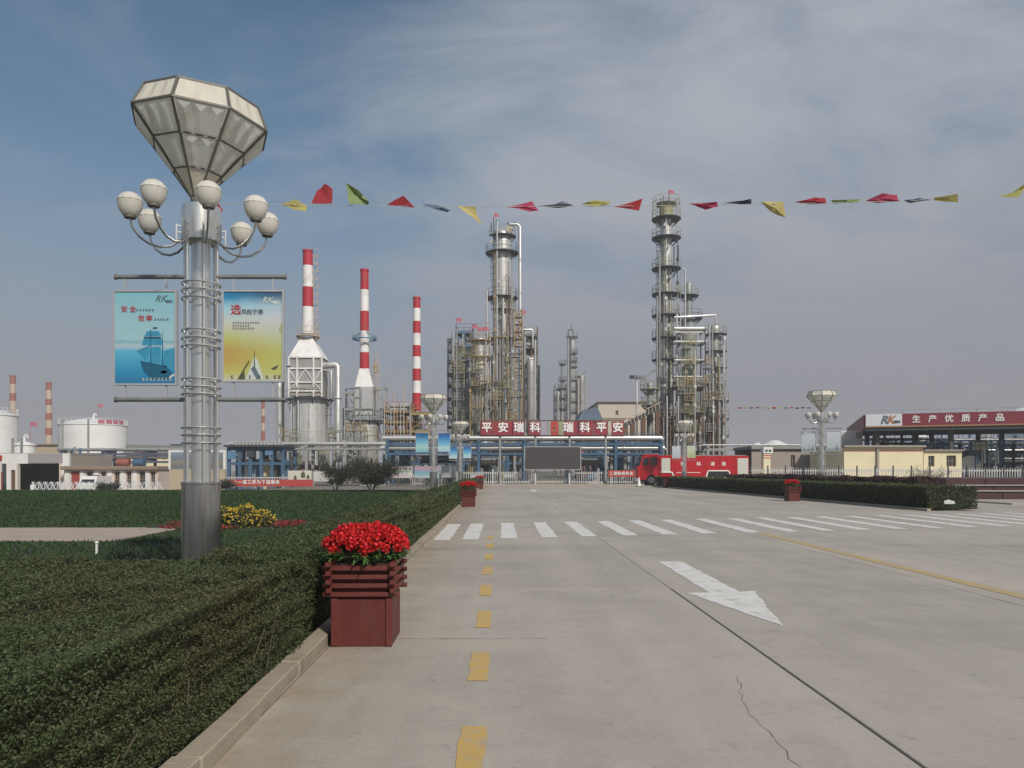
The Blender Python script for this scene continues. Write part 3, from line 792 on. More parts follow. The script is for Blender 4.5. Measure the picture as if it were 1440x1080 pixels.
PHI0 = 21.4
def rot2(r, adeg):
    """point at radius r, angle measured from -Y towards +X"""
    a = R(adeg); return (r * math.sin(a), -r * math.cos(a))
def lamp_meshes():
    L = {}
    b = MB(); b.lathe(0, 0, [(.245, 0), (.245, .02), (.235, .03), (.235, 1.37), (.245, 1.375), (.245, 1.40), (.20, 1.405)], 28)
    L['drum'] = b.build('base_drum', M('dark brushed steel drum', (.50, .50, .49), .24, .9, .15, 5, dirt=(.10, .09, .08), dscale=3, damt=.5, stretch=(3, 3, .3)), smooth=True, mesh_only=True)
    b = MB(); b.lathe(0, 0, [(.118, 1.38), (.118, 4.45)], 24); L['column'] = b.build('column', STEEL, smooth=True, mesh_only=True)
    b = MB(); b.cyl((0, 0, 1.40), (0, 0, 4.44), .019, n=10); L['rod'] = b.build('rod', STEEL, smooth=True, mesh_only=True)
    b = MB(); b.ring(0, 0, 0, .232, .012, 28, 6)
    for k in range(3):
        x, y = rot2(.185, k * 120 + 10); x2, y2 = rot2(.226, k * 120 + 10); x0, y0 = rot2(.13, k * 120 + 10); b.bar((x0, y0, 0), (x2, y2, 0), .012)
    L['ring'] = b.build('ring', STEEL, smooth=True, mesh_only=True)
    b = MB(); b.lathe(0, 0, [(.225, 4.42), (.235, 4.425), (.235, 4.86), (.225, 4.865), (.19, 4.865)], 28)
    b.lathe(0, 0, [(.06, 4.86), (.06, 4.99)], 12)
    for k in range(4):
        x, y = rot2(.10, k * 90 + 30); b.cyl((x, y, 4.86), (x * .5, y * .5, 5.04), .014, n=6)
    L['collar'] = b.build('collar', STEEL, smooth=True, mesh_only=True)
    # arm and globe along +X
    pr = [(.215, 4.74), (.235, 4.60), (.30, 4.48), (.40, 4.41), (.52, 4.385), (.64, 4.41), (.745, 4.48), (.82, 4.58), (.85, 4.70)]
    b = MB(); b.tube([(r, 0, z) for r, z in pr], .015, 8)
    for z in (4.68, 4.60): b.bar((.22, 0, z), (.33, 0, z), .018)
    b.bar((.33, 0, 4.70), (.33, 0, 4.50), .018)
    L['arm'] = b.build('arm', M('arm steel', (.45, .45, .44), .3, .9, .1, 6), smooth=True, mesh_only=True)
    b = MB(); b.lathe(.85, 0, [(.078, 4.715), (.118, 4.745), (.152, 4.80), (.175, 4.87), (.182, 4.945)], 14); L['globe'] = b.build('globe', CRMG, smooth=True, mesh_only=True)
    b = MB(); b.lathe(.85, 0, [(.182, 4.938), (.192, 4.950), (.155, 5.01), (.12, 5.05), (.06, 5.078), (.01, 5.082)], 12); L['lid'] = b.build('lid', CRMG, mesh_only=True)
    b = MB(); b.lathe(.85, 0, [(.05, 4.685), (.085, 4.69), (.092, 4.72), (.09, 4.73)], 14); L['cup'] = b.build('cup', LFRAME, smooth=True, mesh_only=True)
    b = MB(); b.lathe(.85, 0, [(.02, 4.72), (.02, 4.78), (.045, 4.82), (.045, 4.88), (.015, 4.91)], 8); L['bulb'] = b.build('bulb', WHITEP, smooth=True, mesh_only=True)
    # lantern: eight-sided, tip at the origin
    rings = [(.055, 0), (.30, .30), (.57, .61), (.835, .91), (.71, 1.19)]
    vx = [[Vector((*rot2(r, PHI0 - 22.5 + 45 * k), z)) for k in range(8)] for r, z in rings]
    b = MB()
    for i, (r, z) in enumerate(rings):
        for k in range(8):
            if i: b.bar(vx[i][k], vx[i][(k + 1) % 8], .024 if i in (3, 4) else .016)
            if i < 4: b.bar(vx[i][k], vx[i + 1][k], .026 if i else .022)
    b.lathe(0, 0, [(.05, -.06), (.075, -.02), (.075, .05), (.03, .06)], 10)
    L['lframe'] = b.build('lantern', LFRAME, mesh_only=True)
    def panel(i0, i1, cols, depth, mat, name):
        """one pleated panel of the facet at angle PHI0"""
        k = 0
        a0, a1, c0, c1 = vx[i1][k], vx[i1][k + 1], vx[i0][k], vx[i0][k + 1]      # upper edge a, lower edge c
        nrm = (a1 - a0).cross(c0 - a0).normalized()
        mid = (a0 + a1 + c0 + c1) / 4
        if nrm.dot(Vector((mid.x, mid.y, 0))) < 0: nrm = -nrm
        def pt(u, t, d=0.0):
            u = .045 + u * .91; t = .035 + t * .93
            return (a0.lerp(a1, u)).lerp(c0.lerp(c1, u), t) + nrm * d
        b = MB()
        if cols == 1:
            vs = [pt(0, 0), pt(1, 0), pt(1, 1), pt(0, 1), pt(.5, .5, depth)]
            b.add(vs, [(0, 1, 4), (1, 2, 4), (2, 3, 4), (3, 0, 4)])
        else:
            for c in range(cols):
                u0, u1 = c / cols, (c + 1) / cols; um = (u0 + u1) / 2
                vs = [pt(u0, 0), pt(u1, 0), pt(um, .24, depth), pt(um, .90, depth * .8), pt(u1, 1), pt(u0, 1), pt(u0, .3, -depth * .35), pt(u1, .3, -depth * .35)]
                b.add(vs, [(0, 1, 2), (0, 2, 6), (1, 7, 2), (6, 2, 3, 5), (7, 4, 3, 2), (5, 3, 4)])
        return b.build(name, mat, mesh_only=True)
    L['p_tip'] = panel(0, 1, 1, .0, CROWNP, 'tip_panel')
    L['p_low'] = panel(1, 2, 2, .035, LOWP, 'panel')
    L['p_mid'] = panel(2, 3, 3, .045, LOWP, 'panel')
    L['p_top'] = panel(3, 4, 3, .012, CROWNP, 'crown_panel')
    b = MB(); b.add([v + Vector((0, 0, .01)) for v in vx[4]], [tuple(range(8))]); L['p_table'] = b.build('table_panel', CROWNP, mesh_only=True)
    b = MB()
    for z, x0, x1 in ((3.99, -1.08, 1.06), (2.44, -1.08, 1.06)):
        for e0, e1 in ((x0, -.20), (.20, x1)):
            b = MB(); b.cyl((e0, 0, z), (e1, 0, z), .028, n=10); q = e0 if e0 < 0 else e1
            b.cyl((q - .012, 0, z), (q + .012, 0, z), .036, n=10)
            L['bar', z, e0] = b.build('cross_bar', STEELD, smooth=True, mesh_only=True)
    for key, x0, x1, z0, z1 in (('fl', -1.10, -.30, 2.62, 3.82), ('fr', .27, 1.05, 2.66, 3.82)):
        b = MB(); w = .022
        b.box(x0, x1, -.03, .03, z0, z0 + w); b.box(x0, x1, -.03, .03, z1 - w, z1)
        b.box(x0, x0 + w, -.03, .03, z0 + w, z1 - w); b.box(x1 - w, x1, -.03, .03, z0 + w, z1 - w)
        for q in (x0 + .14, x1 - .14):
            b.bar((q, 0, z1), (q, 0, 3.985), .02); b.bar((q, 0, 2.445), (q, 0, z0), .02)
        L[key] = b.build('banner_frame', POSTBK, mesh_only=True)
        b = MB(); b.box(0, x1 - x0 - 2 * w, -.018, .018, 0, z1 - z0 - 2 * w)
        L[key + '_b'] = (b, (x0 + w, 0, z0 + w))
    return L
LM = lamp_meshes()
def lamp(label, loc, rotz, tilt, off, pl, pr):
    t = thing('street_lamp', label, 'street lamp', loc, 'diamond lantern street lamps')
    t.rotation_euler = (0, 0, rotz)
    link('base_drum', LM['drum'], t); link('column', LM['column'], t); link('collar', LM['collar'], t)
    for k in range(6):
        x, y = rot2(.205, 30 + 60 * k); link('rod', LM['rod'], t, (x, y, 0))
    for z in (3.89, 3.80, 3.70, 3.30, 3.20, 3.10, 2.69, 2.59, 2.50, 2.08, 1.99, 1.89): link('ring', LM['ring'], t, (0, 0, z), (0, 0, z * 3))
    for k in range(8):
        a = R(27 + 45 * k - 90)
        link('arm', LM['arm'], t, (-.04 * math.cos(a), -.04 * math.sin(a), -.08), (0, 0, a))
        g_ = link('globe', LM['globe'], t, (.13 * math.cos(a), .13 * math.sin(a), .86), (0, 0, a)); g_.scale = (.8, .8, .8)
        link('lid', LM['lid'], g_); link('cup', LM['cup'], g_); link('bulb', LM['bulb'], g_)
    la = link('lantern', LM['lframe'], t, (off, 0, 4.97), (0, tilt, 0))
    for k in range(8):
        for key in ('p_tip', 'p_low', 'p_mid', 'p_top'): link({'p_tip': 'tip_panel', 'p_top': 'crown_panel'}.get(key, 'panel'), LM[key], la, (0, 0, 0), (0, 0, R(45 * k)))
    link('table_panel', LM['p_table'], la)
    for kk in LM:
        if kk[0] == 'bar': link('cross_bar', LM[kk], t)
    res = []
    for key, mat in (('fl', pl), ('fr', pr)):
        link('banner_frame', LM[key], t)
        b, o = LM[key + '_b']
        me = b.build('poster', mat, mesh_only=True)
        p = link('poster', me, t, o)
        res.append(p)
    return t, res
LX, LY = X(283, 9.7), 9.7
lamp1, (post_l, post_r) = lamp('tall diamond lantern lamp in the left foreground with ship and yellow posters', (LX, LY, 0.04), R(0), R(3.7), -.06, PA, PB)
lamp2, q2 = lamp('diamond lantern lamp with pale reed posters beside the right planter', (X(1155.5, 45), 45, 0.0), R(-20), 0, 0, PD, PD)
lamp3, q3 = lamp('diamond lantern lamp with blue posters in front of the thinnest chimney', (X(609.5, 47.5), 47.5, 0.04), R(8), 0, 0, PC, PC2)
lamp4, q4 = lamp('farthest left diamond lantern lamp, beside the white picket fence', (X(648.5, 75), 73.5, 0.0), R(8), 0, 0, PC2, PC2)
lamp5, q5 = lamp('diamond lantern lamp standing in front of the red fire engine', (X(962, 72), 72, 0.0), R(-12), 0, 0, PD, PE)

def poly_print(parent, x0, y1, polys, scale, y=-.021, x_off=0, z_off=0):
    """flat printed shapes on a poster; given in photo pixels relative to the poster's upper left corner (x0, y1)"""
    for name, mat, pts in polys:
        b = MB(); b.add([((px - x0) * scale + x_off, y, z_off - (py - y1) * scale) for px, py in pts], [tuple(range(len(pts)))])
        me = b.build(name, mat, mesh_only=True)
        link(name, me, parent)
S9 = 9.7 / 1080
H1, H2 = 1.156, 1.116
poly_print(post_l, 162, 415, [
    ('printed_sail', INKB1, [(207, 470), (223, 470), (227, 477), (203, 477)]),
    ('printed_sail', INKB2, [(203, 478), (226, 478), (227, 481), (202, 481)]),
    ('printed_sail', INKB1, [(202, 481.5), (227, 481.5), (229, 490), (199, 490)]),
    ('printed_sail', INKB1, [(193, 499), (210, 491), (211, 500), (205, 511)]),
    ('printed_sail', INKB1, [(212.5, 492), (226, 492), (226, 513), (212, 514)]),
    ('printed_sail', INKB1, [(231, 498), (248, 493), (248, 516), (231, 521)]),
    ('printed_hull', INKB2, [(197, 512), (214, 515), (233, 519), (242, 528), (236, 538), (214, 538), (202, 527)]),
    ('printed_wave', INKW, [(224, 528), (231, 525), (236, 528), (230, 530)]),
    ('printed_wave', INKW, [(236, 535), (245, 530), (246, 532), (238, 537)]),
], S9, z_off=H1)
poly_print(post_l, 162, 415, [
    ('printed_mast', INKB2, [(211.6, 468), (212.6, 468), (213, 516), (211.4, 516)]),
    ('printed_mast', INKB2, [(228, 472), (228.8, 472), (230, 520), (228, 520)]),
    ('printed_mast', INKB2, [(193, 498.4), (211, 490), (211, 490.8), (193, 499.2)]),
    ('printed_pennant', INKB2, [(215, 465), (221, 464.5), (221, 467), (215, 467.2)]),
], S9, y=-.0225, z_off=H1)
def prow(parent, x0, y1, zo, pxs, py, n, size, mat, gap=1.35, y=-.0215):
    b = MB()
    for k in range(n):
        x = (pxs - x0) * S9 + k * size * gap * S9; z = zo - (py - y1) * S9; s = size * S9
        for q in range(3):
            zz = z + s * (.05 + .4 * q); w = s * random.uniform(.5, .95)
            b.add([(x, y, zz), (x + w, y, zz), (x + w, y, zz + s * .14), (x, y, zz + s * .14)], [(0, 1, 2, 3)])
        xx = x + s * random.uniform(.2, .6); b.add([(xx, y - .0006, z), (xx + s * .14, y - .0006, z), (xx + s * .14, y - .0006, z + s), (xx, y - .0006, z + s)], [(0, 1, 2, 3)])
    link('small_print', b.build('small_print', mat, mesh_only=True), parent)
def plet(parent, body, mat, px, py, size, x0, y1, zo, bold=.012, shear=0, y=-.023):
    o = link('lettering', text_mesh(body, mat, bold, .001, shear), parent, ((px - x0) * S9, y, zo - (py - y1) * S9), (R(90), 0, 0))
    s = size * S9; o.scale = (s, s, s)
for body, px, py in (('安', 175, 440), ('全', 187, 440), ('效', 199, 453), ('率', 210, 453)): plet(post_l, body, INKR, px, py, 9.5, 162, 415, H1)
prow(post_l, 162, 415, H1, 192, 442.5, 6, 3.2, INK); prow(post_l, 162, 415, H1, 217, 455.5, 5, 3.2, INK)
plet(post_l, 'RK', INKT, 226, 425, 13, 162, 415, H1, .01, .35); plet(post_l, '瑞科', INK, 238, 429, 5, 162, 415, H1)
prow(post_l, 162, 415, H1, 200, 540, 8, 4, INKW, y=-.024)
poly_print(post_r, 315, 415, [
    ('printed_sail', INKW, [(358, 505), (363, 512), (371, 538), (346, 538)]),
    ('printed_ridge', INKG, [(334, 538), (345, 519), (350, 511), (351, 514), (344, 525), (345, 538)]),
    ('printed_bird', INKG, [(381, 523), (386, 520), (392, 517.5), (390, 522), (386, 525)]),
    ('printed_leaf', M('leaf ink', (.33, .40, .17), .5), [(399.5, 456), (395, 461), (392, 469), (396, 473), (399.5, 475)]),
], S9, z_off=H2)
poly_print(post_r, 315, 415, [
    ('printed_mast', INKG, [(357.7, 497), (358.3, 497), (359, 519), (357.2, 519)]),
    ('printed_ridge', INKT, [(353, 523), (358, 518), (367, 537), (361, 538)]),
], S9, y=-.0225, z_off=H2)
plet(post_r, '选', INKR, 332, 441, 15, 315, 415, H2, .02)
for k, ch in enumerate('风权于添'): plet(post_r, ch, INK, 343.5 + k * 7.6, 444, 8, 315, 415, H2)
for k, n in ((0, 11), (1, 7), (2, 9)): prow(post_r, 315, 415, H2, 327.5, 460 + k * 4, n, 2.6, INK)
plet(post_r, 'RK', INKW, 376, 427, 12, 315, 415, H2, .01, .35); plet(post_r, '瑞科', WHITEP, 388, 430, 5, 315, 415, H2)
for k, px in enumerate((325, 338, 350, 363, 374, 385, 391)): prow(post_r, 315, 415, H2, px, 537, 1, 4.5, INK, y=-.024)
# reeds on the pale posters
for pq in q2:
    for k in range(9):
        x = .08 + .07 * k + random.uniform(-.02, .02); h = random.uniform(.18, .5) * (1 if k > 4 else .6)
        b = MB(); b.add([(x - .03, -.021, .02), (x + .03, -.021, .02), (x + .012, -.021, h * .6), (x, -.021, h), (x - .015, -.021, h * .55)], [(0, 1, 2, 3, 4)])
        link('printed_reed', b.build('printed_reed', INKT, mesh_only=True), pq)

# ================================================================ PLANTERS
WOOD = M('dark red painted wood', (0.115, 0.024, 0.020), 0.5, 0, 0.28, 5, dirt=(0.13, 0.055, 0.042), dscale=2.2, damt=0.45, stretch=(5, 5, .7), bump=.25)
WOODP = M('red painted slat', (0.130, 0.027, 0.022), 0.45, 0, 0.3, 8, dirt=(0.15, 0.07, 0.055), dscale=5, damt=0.5, bump=.3, stretch=(.6, 4, 4))
SOIL = M('planter soil', (.03, .022, .016), .95)
PETAL = M('scarlet petal', (0.58, 0.012, 0.014), 0.6, 0, 0.1, 10, island=0.4, hue=.012)
GLEAF = M('fresh strap leaf', (0.075, 0.17, 0.04), 0.5, 0, 0.2, 8, island=0.3)
PM = {}
def planter_meshes():
    W = .27
    b = MB(); b.bbox(-W, W, -W, W, 0, .44, .006); PM['body'] = b.build('body', WOOD, mesh_only=True)
    b = MB()
    for s in (-1, 1):
        for q in (-1, 1):
            b = MB(); b.bbox(s * W - .024 * s - .03, s * W - .024 * s + .03, q * (W + .004) - .012, q * (W + .004) + .012, .01, .44, .004); PM['bt', s, q] = b.build('corner_batten', WOODP, mesh_only=True)
    PM['batten'] = True
    b = MB(); b.bbox(-W + .02, W - .02, -W + .02, W - .02, .44, .735, .004); PM['liner'] = b.build('liner', WOOD, mesh_only=True)
    b = MB(); b.bbox(-.375, .375, -.024, .024, -.0205, .0205, .005); PM['slat'] = b.build('slat', WOODP, mesh_only=True)
    b = MB(); b.box(-W + .03, W - .03, -W + .03, W - .03, .70, .745); PM['soil'] = b.build('soil', SOIL, mesh_only=True)
    # blossom: a puff of petals
    n = 78
    d = unit(RNG.normal(size=(n, 3))); d[:, 2] = d[:, 2] * .8 + .25; d = unit(d)
    C = d * RNG.uniform(.02, .048, n)[:, None]
    PM['bl'] = leaf_quads(C, RNG.uniform(.020, .034, n), .9, .1, .2)
planter_meshes()
bl_me = None
def dome(n, rx, ry, h):
    pts = []
    for k in range(n):
        f = (k + .5) / n; r = math.sqrt(f); a = k * 2.39996
        z = h * (1 - .60 * f ** 2.6) + random.gauss(0, .02)
        pts.append((rx * r * math.cos(a), ry * r * math.sin(a), z))
    return pts
def planter(label, loc, rotz, near=False):
    global bl_me
    t = thing('planter', label, 'planter', loc, 'red flower planters along the kerbs')
    t.rotation_euler = (0, 0, rotz)
    for k in ('body', 'liner', 'soil'): link(k, PM[k], t)
    for s in (-1, 1):
        for q in (-1, 1): link('corner_batten', PM['bt', s, q], t)
    for lv in range(4):
        z = .475 + .078 * lv; zs = z + .039
        s_ = .94 if lv == 0 else 1
        for q in (-1, 1):
            link('slat', PM['slat'], t, (0, q * .285, z)).scale = (.92, 1, 1)
            o = link('slat', PM['slat'], t, (q * .285, 0, zs), (0, 0, R(90))); o.scale = (s_, 1, 1)
    pts = dome(150 if near else 60, .36, .34, .235)
    if near:
        if bl_me is None:
            o = fast_quads('blossom', PM['bl'], PETAL, t); bl_me = o.data; o.location = (pts[0][0], pts[0][1], pts[0][2] + .79); pts = pts[1:]
        for p in pts:
            o = link('blossom', bl_me, t, (p[0], p[1], p[2] + .79), (random.gauss(0, .5), random.gauss(0, .5), random.random() * 6.3)); s = random.uniform(.8, 1.25); o.scale = (s, s, s)
    else:
        V = [PM['bl'][::2] * 1.35 + np.array((p[0], p[1], p[2] + .79)) for p in pts]
        fast_quads('blossoms', np.concatenate(V), PETAL, t)['kind'] = 'stuff'
    V = []
    for k in range(150 if near else 60):
        a = random.random() * 6.28; r = random.uniform(.22, .33); l = random.uniform(.12, .22); a2 = a + random.gauss(0, .7)
        p = Vector((r * math.cos(a), r * math.sin(a), .77)); d = Vector((math.cos(a2), math.sin(a2), random.uniform(.1, .9))).normalized()
        s = d.cross(Vector((0, 0, 1))).normalized() * .016
        m = p + d * l * .55 + Vector((0, 0, .01)); e = p + d * l - Vector((0, 0, l * .25))
        V.append([p - s * .6, p + s * .6, m + s, m - s]); V.append([m - s, m + s, e + s * .1, e - s * .1])
    fast_quads('leaves', np.array([[tuple(v) for v in q] for q in V]), GLEAF, t)['kind'] = 'stuff'
    V = []
    for k in range(26):
        a = random.random() * 6.28; r = random.uniform(0, .25)
        V.append(leaf_quads(np.array([[r * math.cos(a), r * math.sin(a), .85]]) + RNG.normal(0, .04, (14, 3)), RNG.uniform(.05, .1, 14), .5, .5))
    fast_quads('inner_leaves', np.concatenate(V), LEAF, t)['kind'] = 'stuff'
    return t
planter('nearest dark red slatted planter full of red flowers beside the left kerb', (-1.26, 7.19, .001), R(.5), True)
planter('middle planter of red flowers on the left kerb just beyond the crosswalk', (X(658, 32.6) + .02, 32.9, .001), R(-1))
planter('farthest small planter of red flowers at the end of the left kerb', (X(674.5, 61.7), 61.9, .001), R(1))
planter('red planter on the right in front of the right hedge and its lamp', (X(1117, 38.4), 38.7, .001), R(5))
planter('far red planter at the right kerb in front of the fire engine', (X(939, 66), 66.2, .001), R(3))

# ================================================================ BUNTING
def cloth(name, col): return translucent(name, col, .35, rough=.8, var=.12, scale=12, spec=.2)
CL = {'y': cloth('yellow pennant cloth', (.62, .55, .24)), 'r': cloth('red pennant cloth', (.48, .07, .085)), 'g': cloth('green pennant cloth', (.34, .44, .20)),
      'b': cloth('grey blue pennant cloth', (.17, .21, .29)), 'k': cloth('crimson pennant cloth', (.52, .09, .17)), 'o': cloth('olive pennant cloth', (.48, .46, .18)), 'n': cloth('navy pennant cloth', (.09, .11, .17))}
bun = thing('bunting', 'string of small coloured flags blown in the wind across the road from the big lamp', 'bunting', (LX, 9.9, 4.9))
YB = 9.9
def by(px): return 288 - 9 * ((px - 300) / 1140) ** 2 * 1.0 + 5 * math.sin((px - 300) / 1140 * math.pi)
b = MB(); b.tube([(X(px, YB), YB, Z(by(px) - (1 if px < 1300 else 6), YB)) for px in range(286, 2050, 40)], .004, 5); b.build('string', M('pale cord', (.45, .45, .43), .8), bun)
def pennant(col, pts, parent, Y, fold=.05, thick=.003):
    n = len(pts); cx = sum(p[0] for p in pts) / n; cy = sum(p[1] for p in pts) / n
    dy = [random.uniform(-fold, fold) for _ in pts]
    ring = []
    for i in range(n):
        j = (i + 1) % n
        for f in (0, .5):
            ring.append((pts[i][0] + (pts[j][0] - pts[i][0]) * f, pts[i][1] + (pts[j][1] - pts[i][1]) * f + (random.uniform(-.8, .8) if f else 0), dy[i] + (dy[j] - dy[i]) * f + (random.uniform(-fold, fold) * .5 if f else 0)))
    m = len(ring); vs = []
    for off in (0, thick):
        vs += [(X(p[0], Y), Y + p[2] + off, Z(p[1], Y)) for p in ring]
        vs += [(X(cx + (p[0] - cx) * .5, Y), Y + p[2] * .5 + off + random.uniform(-fold, fold) * .35, Z(cy + (p[1] - cy) * .5, Y)) for p in ring]
        vs += [(X(cx, Y), Y + off + random.uniform(-fold, fold) * .5, Z(cy, Y))]
    k = 2 * m + 1; fs = []
    for i in range(m):
        j = (i + 1) % m
        fs += [(i, j, m + j, m + i), (m + i, m + j, 2 * m), (k + i, k + m + i, k + m + j, k + j), (k + m + i, k + 2 * m, k + m + j), (i, k + i, k + j, j)]
    b = MB(); b.add(vs, fs); return b.build('pennant', CL[col], parent, smooth=True)
def pa(l): return [(380 + x / 2.769, 230 + y / 2.769) for x, y in l]
def pb(l): return [(860 + x / 2.483, 230 + y / 2.483) for x, y in l]
FL = [('y', pa([(35, 155), (100, 140), (145, 168), (143, 192), (98, 184), (68, 170)])), ('r', pa([(160, 156), (178, 100), (210, 75), (243, 100), (243, 158)])), ('g', pa([(295, 75), (345, 108), (385, 150), (380, 159), (308, 159)])),
      ('r', pa([(455, 162), (520, 128), (562, 172)])), ('b', pa([(592, 160), (650, 163), (705, 183), (690, 190), (640, 183)])), ('y', pa([(728, 165), (798, 163), (803, 190), (825, 238), (775, 203)])),
      ('k', pa([(920, 165), (1020, 143), (1045, 185), (1010, 188)])), ('b', pa([(1040, 162), (1100, 160), (1135, 142), (1180, 163), (1120, 168)])), ('o', pa([(1210, 160), (1260, 143), (1325, 145), (1320, 160), (1270, 170)])),
      ('r', pb([(10, 147), (107, 125), (95, 166)])), ('k', pb([(270, 140), (365, 138), (370, 152), (330, 159)])), ('n', pb([(385, 135), (475, 131), (488, 122), (488, 142), (390, 140)])),
      ('y', pb([(520, 135), (600, 132), (605, 190), (562, 165)])), ('r', pb([(640, 133), (710, 118), (745, 120), (745, 143), (700, 139)])), ('g', pb([(765, 130), (870, 127), (845, 141), (780, 137)])),
      ('k', pb([(885, 131), (940, 108), (1000, 108), (1002, 133), (930, 137)])), ('b', pb([(1015, 131), (1080, 117), (1120, 127), (1050, 134)])), ('o', pb([(1122, 122), (1205, 108), (1215, 132), (1130, 133)])),
      ('o', pb([(1345, 118), (1395, 105), (1440, 72), (1452, 78), (1420, 120)])), ('r', [(295, 285), (305, 284), (314, 296), (306, 303)])]
for c, pts in FL: pennant(c, pts, bun, YB)
bun2 = thing('bunting', 'faint thin string of tiny flags left of the right-hand lamp', 'bunting', (X(1140, 45.5), 45.5, 5.2))
b = MB(); b.tube([(X(px, 45.5), 45.5 + (1140 - px) * .02, Z(573 + 2 * math.sin((1140 - px) / 105 * 3.14), 45.5)) for px in range(1140, 1030, -10)], .006, 4); b.build('string', M('pale cord', (.45, .45, .43), .8), bun2)
for k, px in enumerate(range(1038, 1136, 8)): pennant('rybkgo'[k % 6], [(px, 573), (px + 5, 572.5), (px + 6, 574.4), (px + 1, 574.8)], bun2, 45.5 + (1140 - px) * .02, .05, .006)
# ================================================================ PLANT BUILDERS
PI2 = 2 * math.pi
def railing(parent, cx, cy, z, r, mat, a0=0, a1=PI2, h=1.1, t=.045, n=12):
    b = MB()
    full = abs(a1 - a0 - PI2) < 1e-6
    m = n if full else n + 1
    pt = [(cx + r * math.cos(a0 + (a1 - a0) * i / n), cy + r * math.sin(a0 + (a1 - a0) * i / n)) for i in range(m)]
    for x, y in pt: b.bar((x, y, z), (x, y, z + h), t)
    for i in range(n):
        p, q = pt[i], pt[(i + 1) % m]
        for f in (.5, 1.0): b.bar((p[0], p[1], z + h * f), (q[0], q[1], z + h * f), t * .85)
    return b.build('railing', mat, parent)
def platform(parent, cx, cy, z, r0, r1, mat=GRATE, rail=OLIVE, a0=0, a1=PI2, h=1.1, n=18):
    b = MB(); b.annulus(cx, cy, r0, r1, z - .10, z, n, a0, a1)
    k = max(3, int(8 * (a1 - a0) / PI2))
    for i in range(k):
        a = a0 + (a1 - a0) * (i + .5) / k
        b.bar((cx + (r1 - .1) * math.cos(a), cy + (r1 - .1) * math.sin(a), z - .16), (cx + r0 * math.cos(a), cy + r0 * math.sin(a), z - .16 - (r1 - r0) * .8), .09)
    d = b.build('platform', mat, parent)
    if rail: railing(d, cx, cy, z, r1 - .04, rail, a0, a1, h)
    return d
def ladder(parent, x, y, z0, z1, mat, w=.45, cage=True):
    b = MB()
    for s in (-1, 1): b.bar((x + s * w / 2, y, z0), (x + s * w / 2, y, z1), .05)
    z = z0 + .2
    while z < z1: b.bar((x - w / 2, y, z), (x + w / 2, y, z), .035); z += .45
    if cage:
        z = z0 + 2.2
        while z < z1:
            b.annulus(x, y - .05, .40, .43, z, z + .06, 8, math.pi, PI2); z += .9
        for a in (1.1, 1.5, 1.9): b.bar((x + .41 * math.cos(a * math.pi), y - .05 + .41 * math.sin(a * math.pi), z0 + 2.2), (x + .41 * math.cos(a * math.pi), y - .05 + .41 * math.sin(a * math.pi), z1), .03)
    return b.build('ladder', mat, parent)
def pipe(parent, pts, r, mat=PIPE, n=8, name='pipe'):
    b = MB()
    b.tube(pts, r, n)
    # flanges every few metres on the straights
    for p, q in zip(pts[:-1], pts[1:]):
        p, q = Vector(p), Vector(q); L = (q - p).length
        k = int(L / 5)
        for i in range(1, k + 1):
            c = p.lerp(q, i / (k + 1)); d = (q - p).normalized() * .05
            b.cyl(c - d, c + d, r * 1.35, n=n)
    return b.build(name, mat, parent, smooth=True)
def shell(parent, cx, cy, secs, mat, n=28, seam=2.4, name='shell', head=True):
    """secs: list of (z0, z1, r); seams as shallow bands, domed head"""
    prof = []
    for z0, z1, r in secs:
        z = z0
        prof.append((r, z0))
        while z + seam < z1 - .3:
            z += seam
            prof += [(r, z - .05), (r + .035, z - .045), (r + .035, z + .045), (r, z + .05)]
        prof.append((r, z1))
    r = secs[-1][2]; zt = secs[-1][1]
    if head:
        for a in (25, 50, 70, 85): prof.append((r * math.cos(R(a)), zt + r * .55 * math.sin(R(a))))
    b = MB(); b.lathe(cx, cy, prof, n)
    return b.build(name, mat, parent, smooth=True)
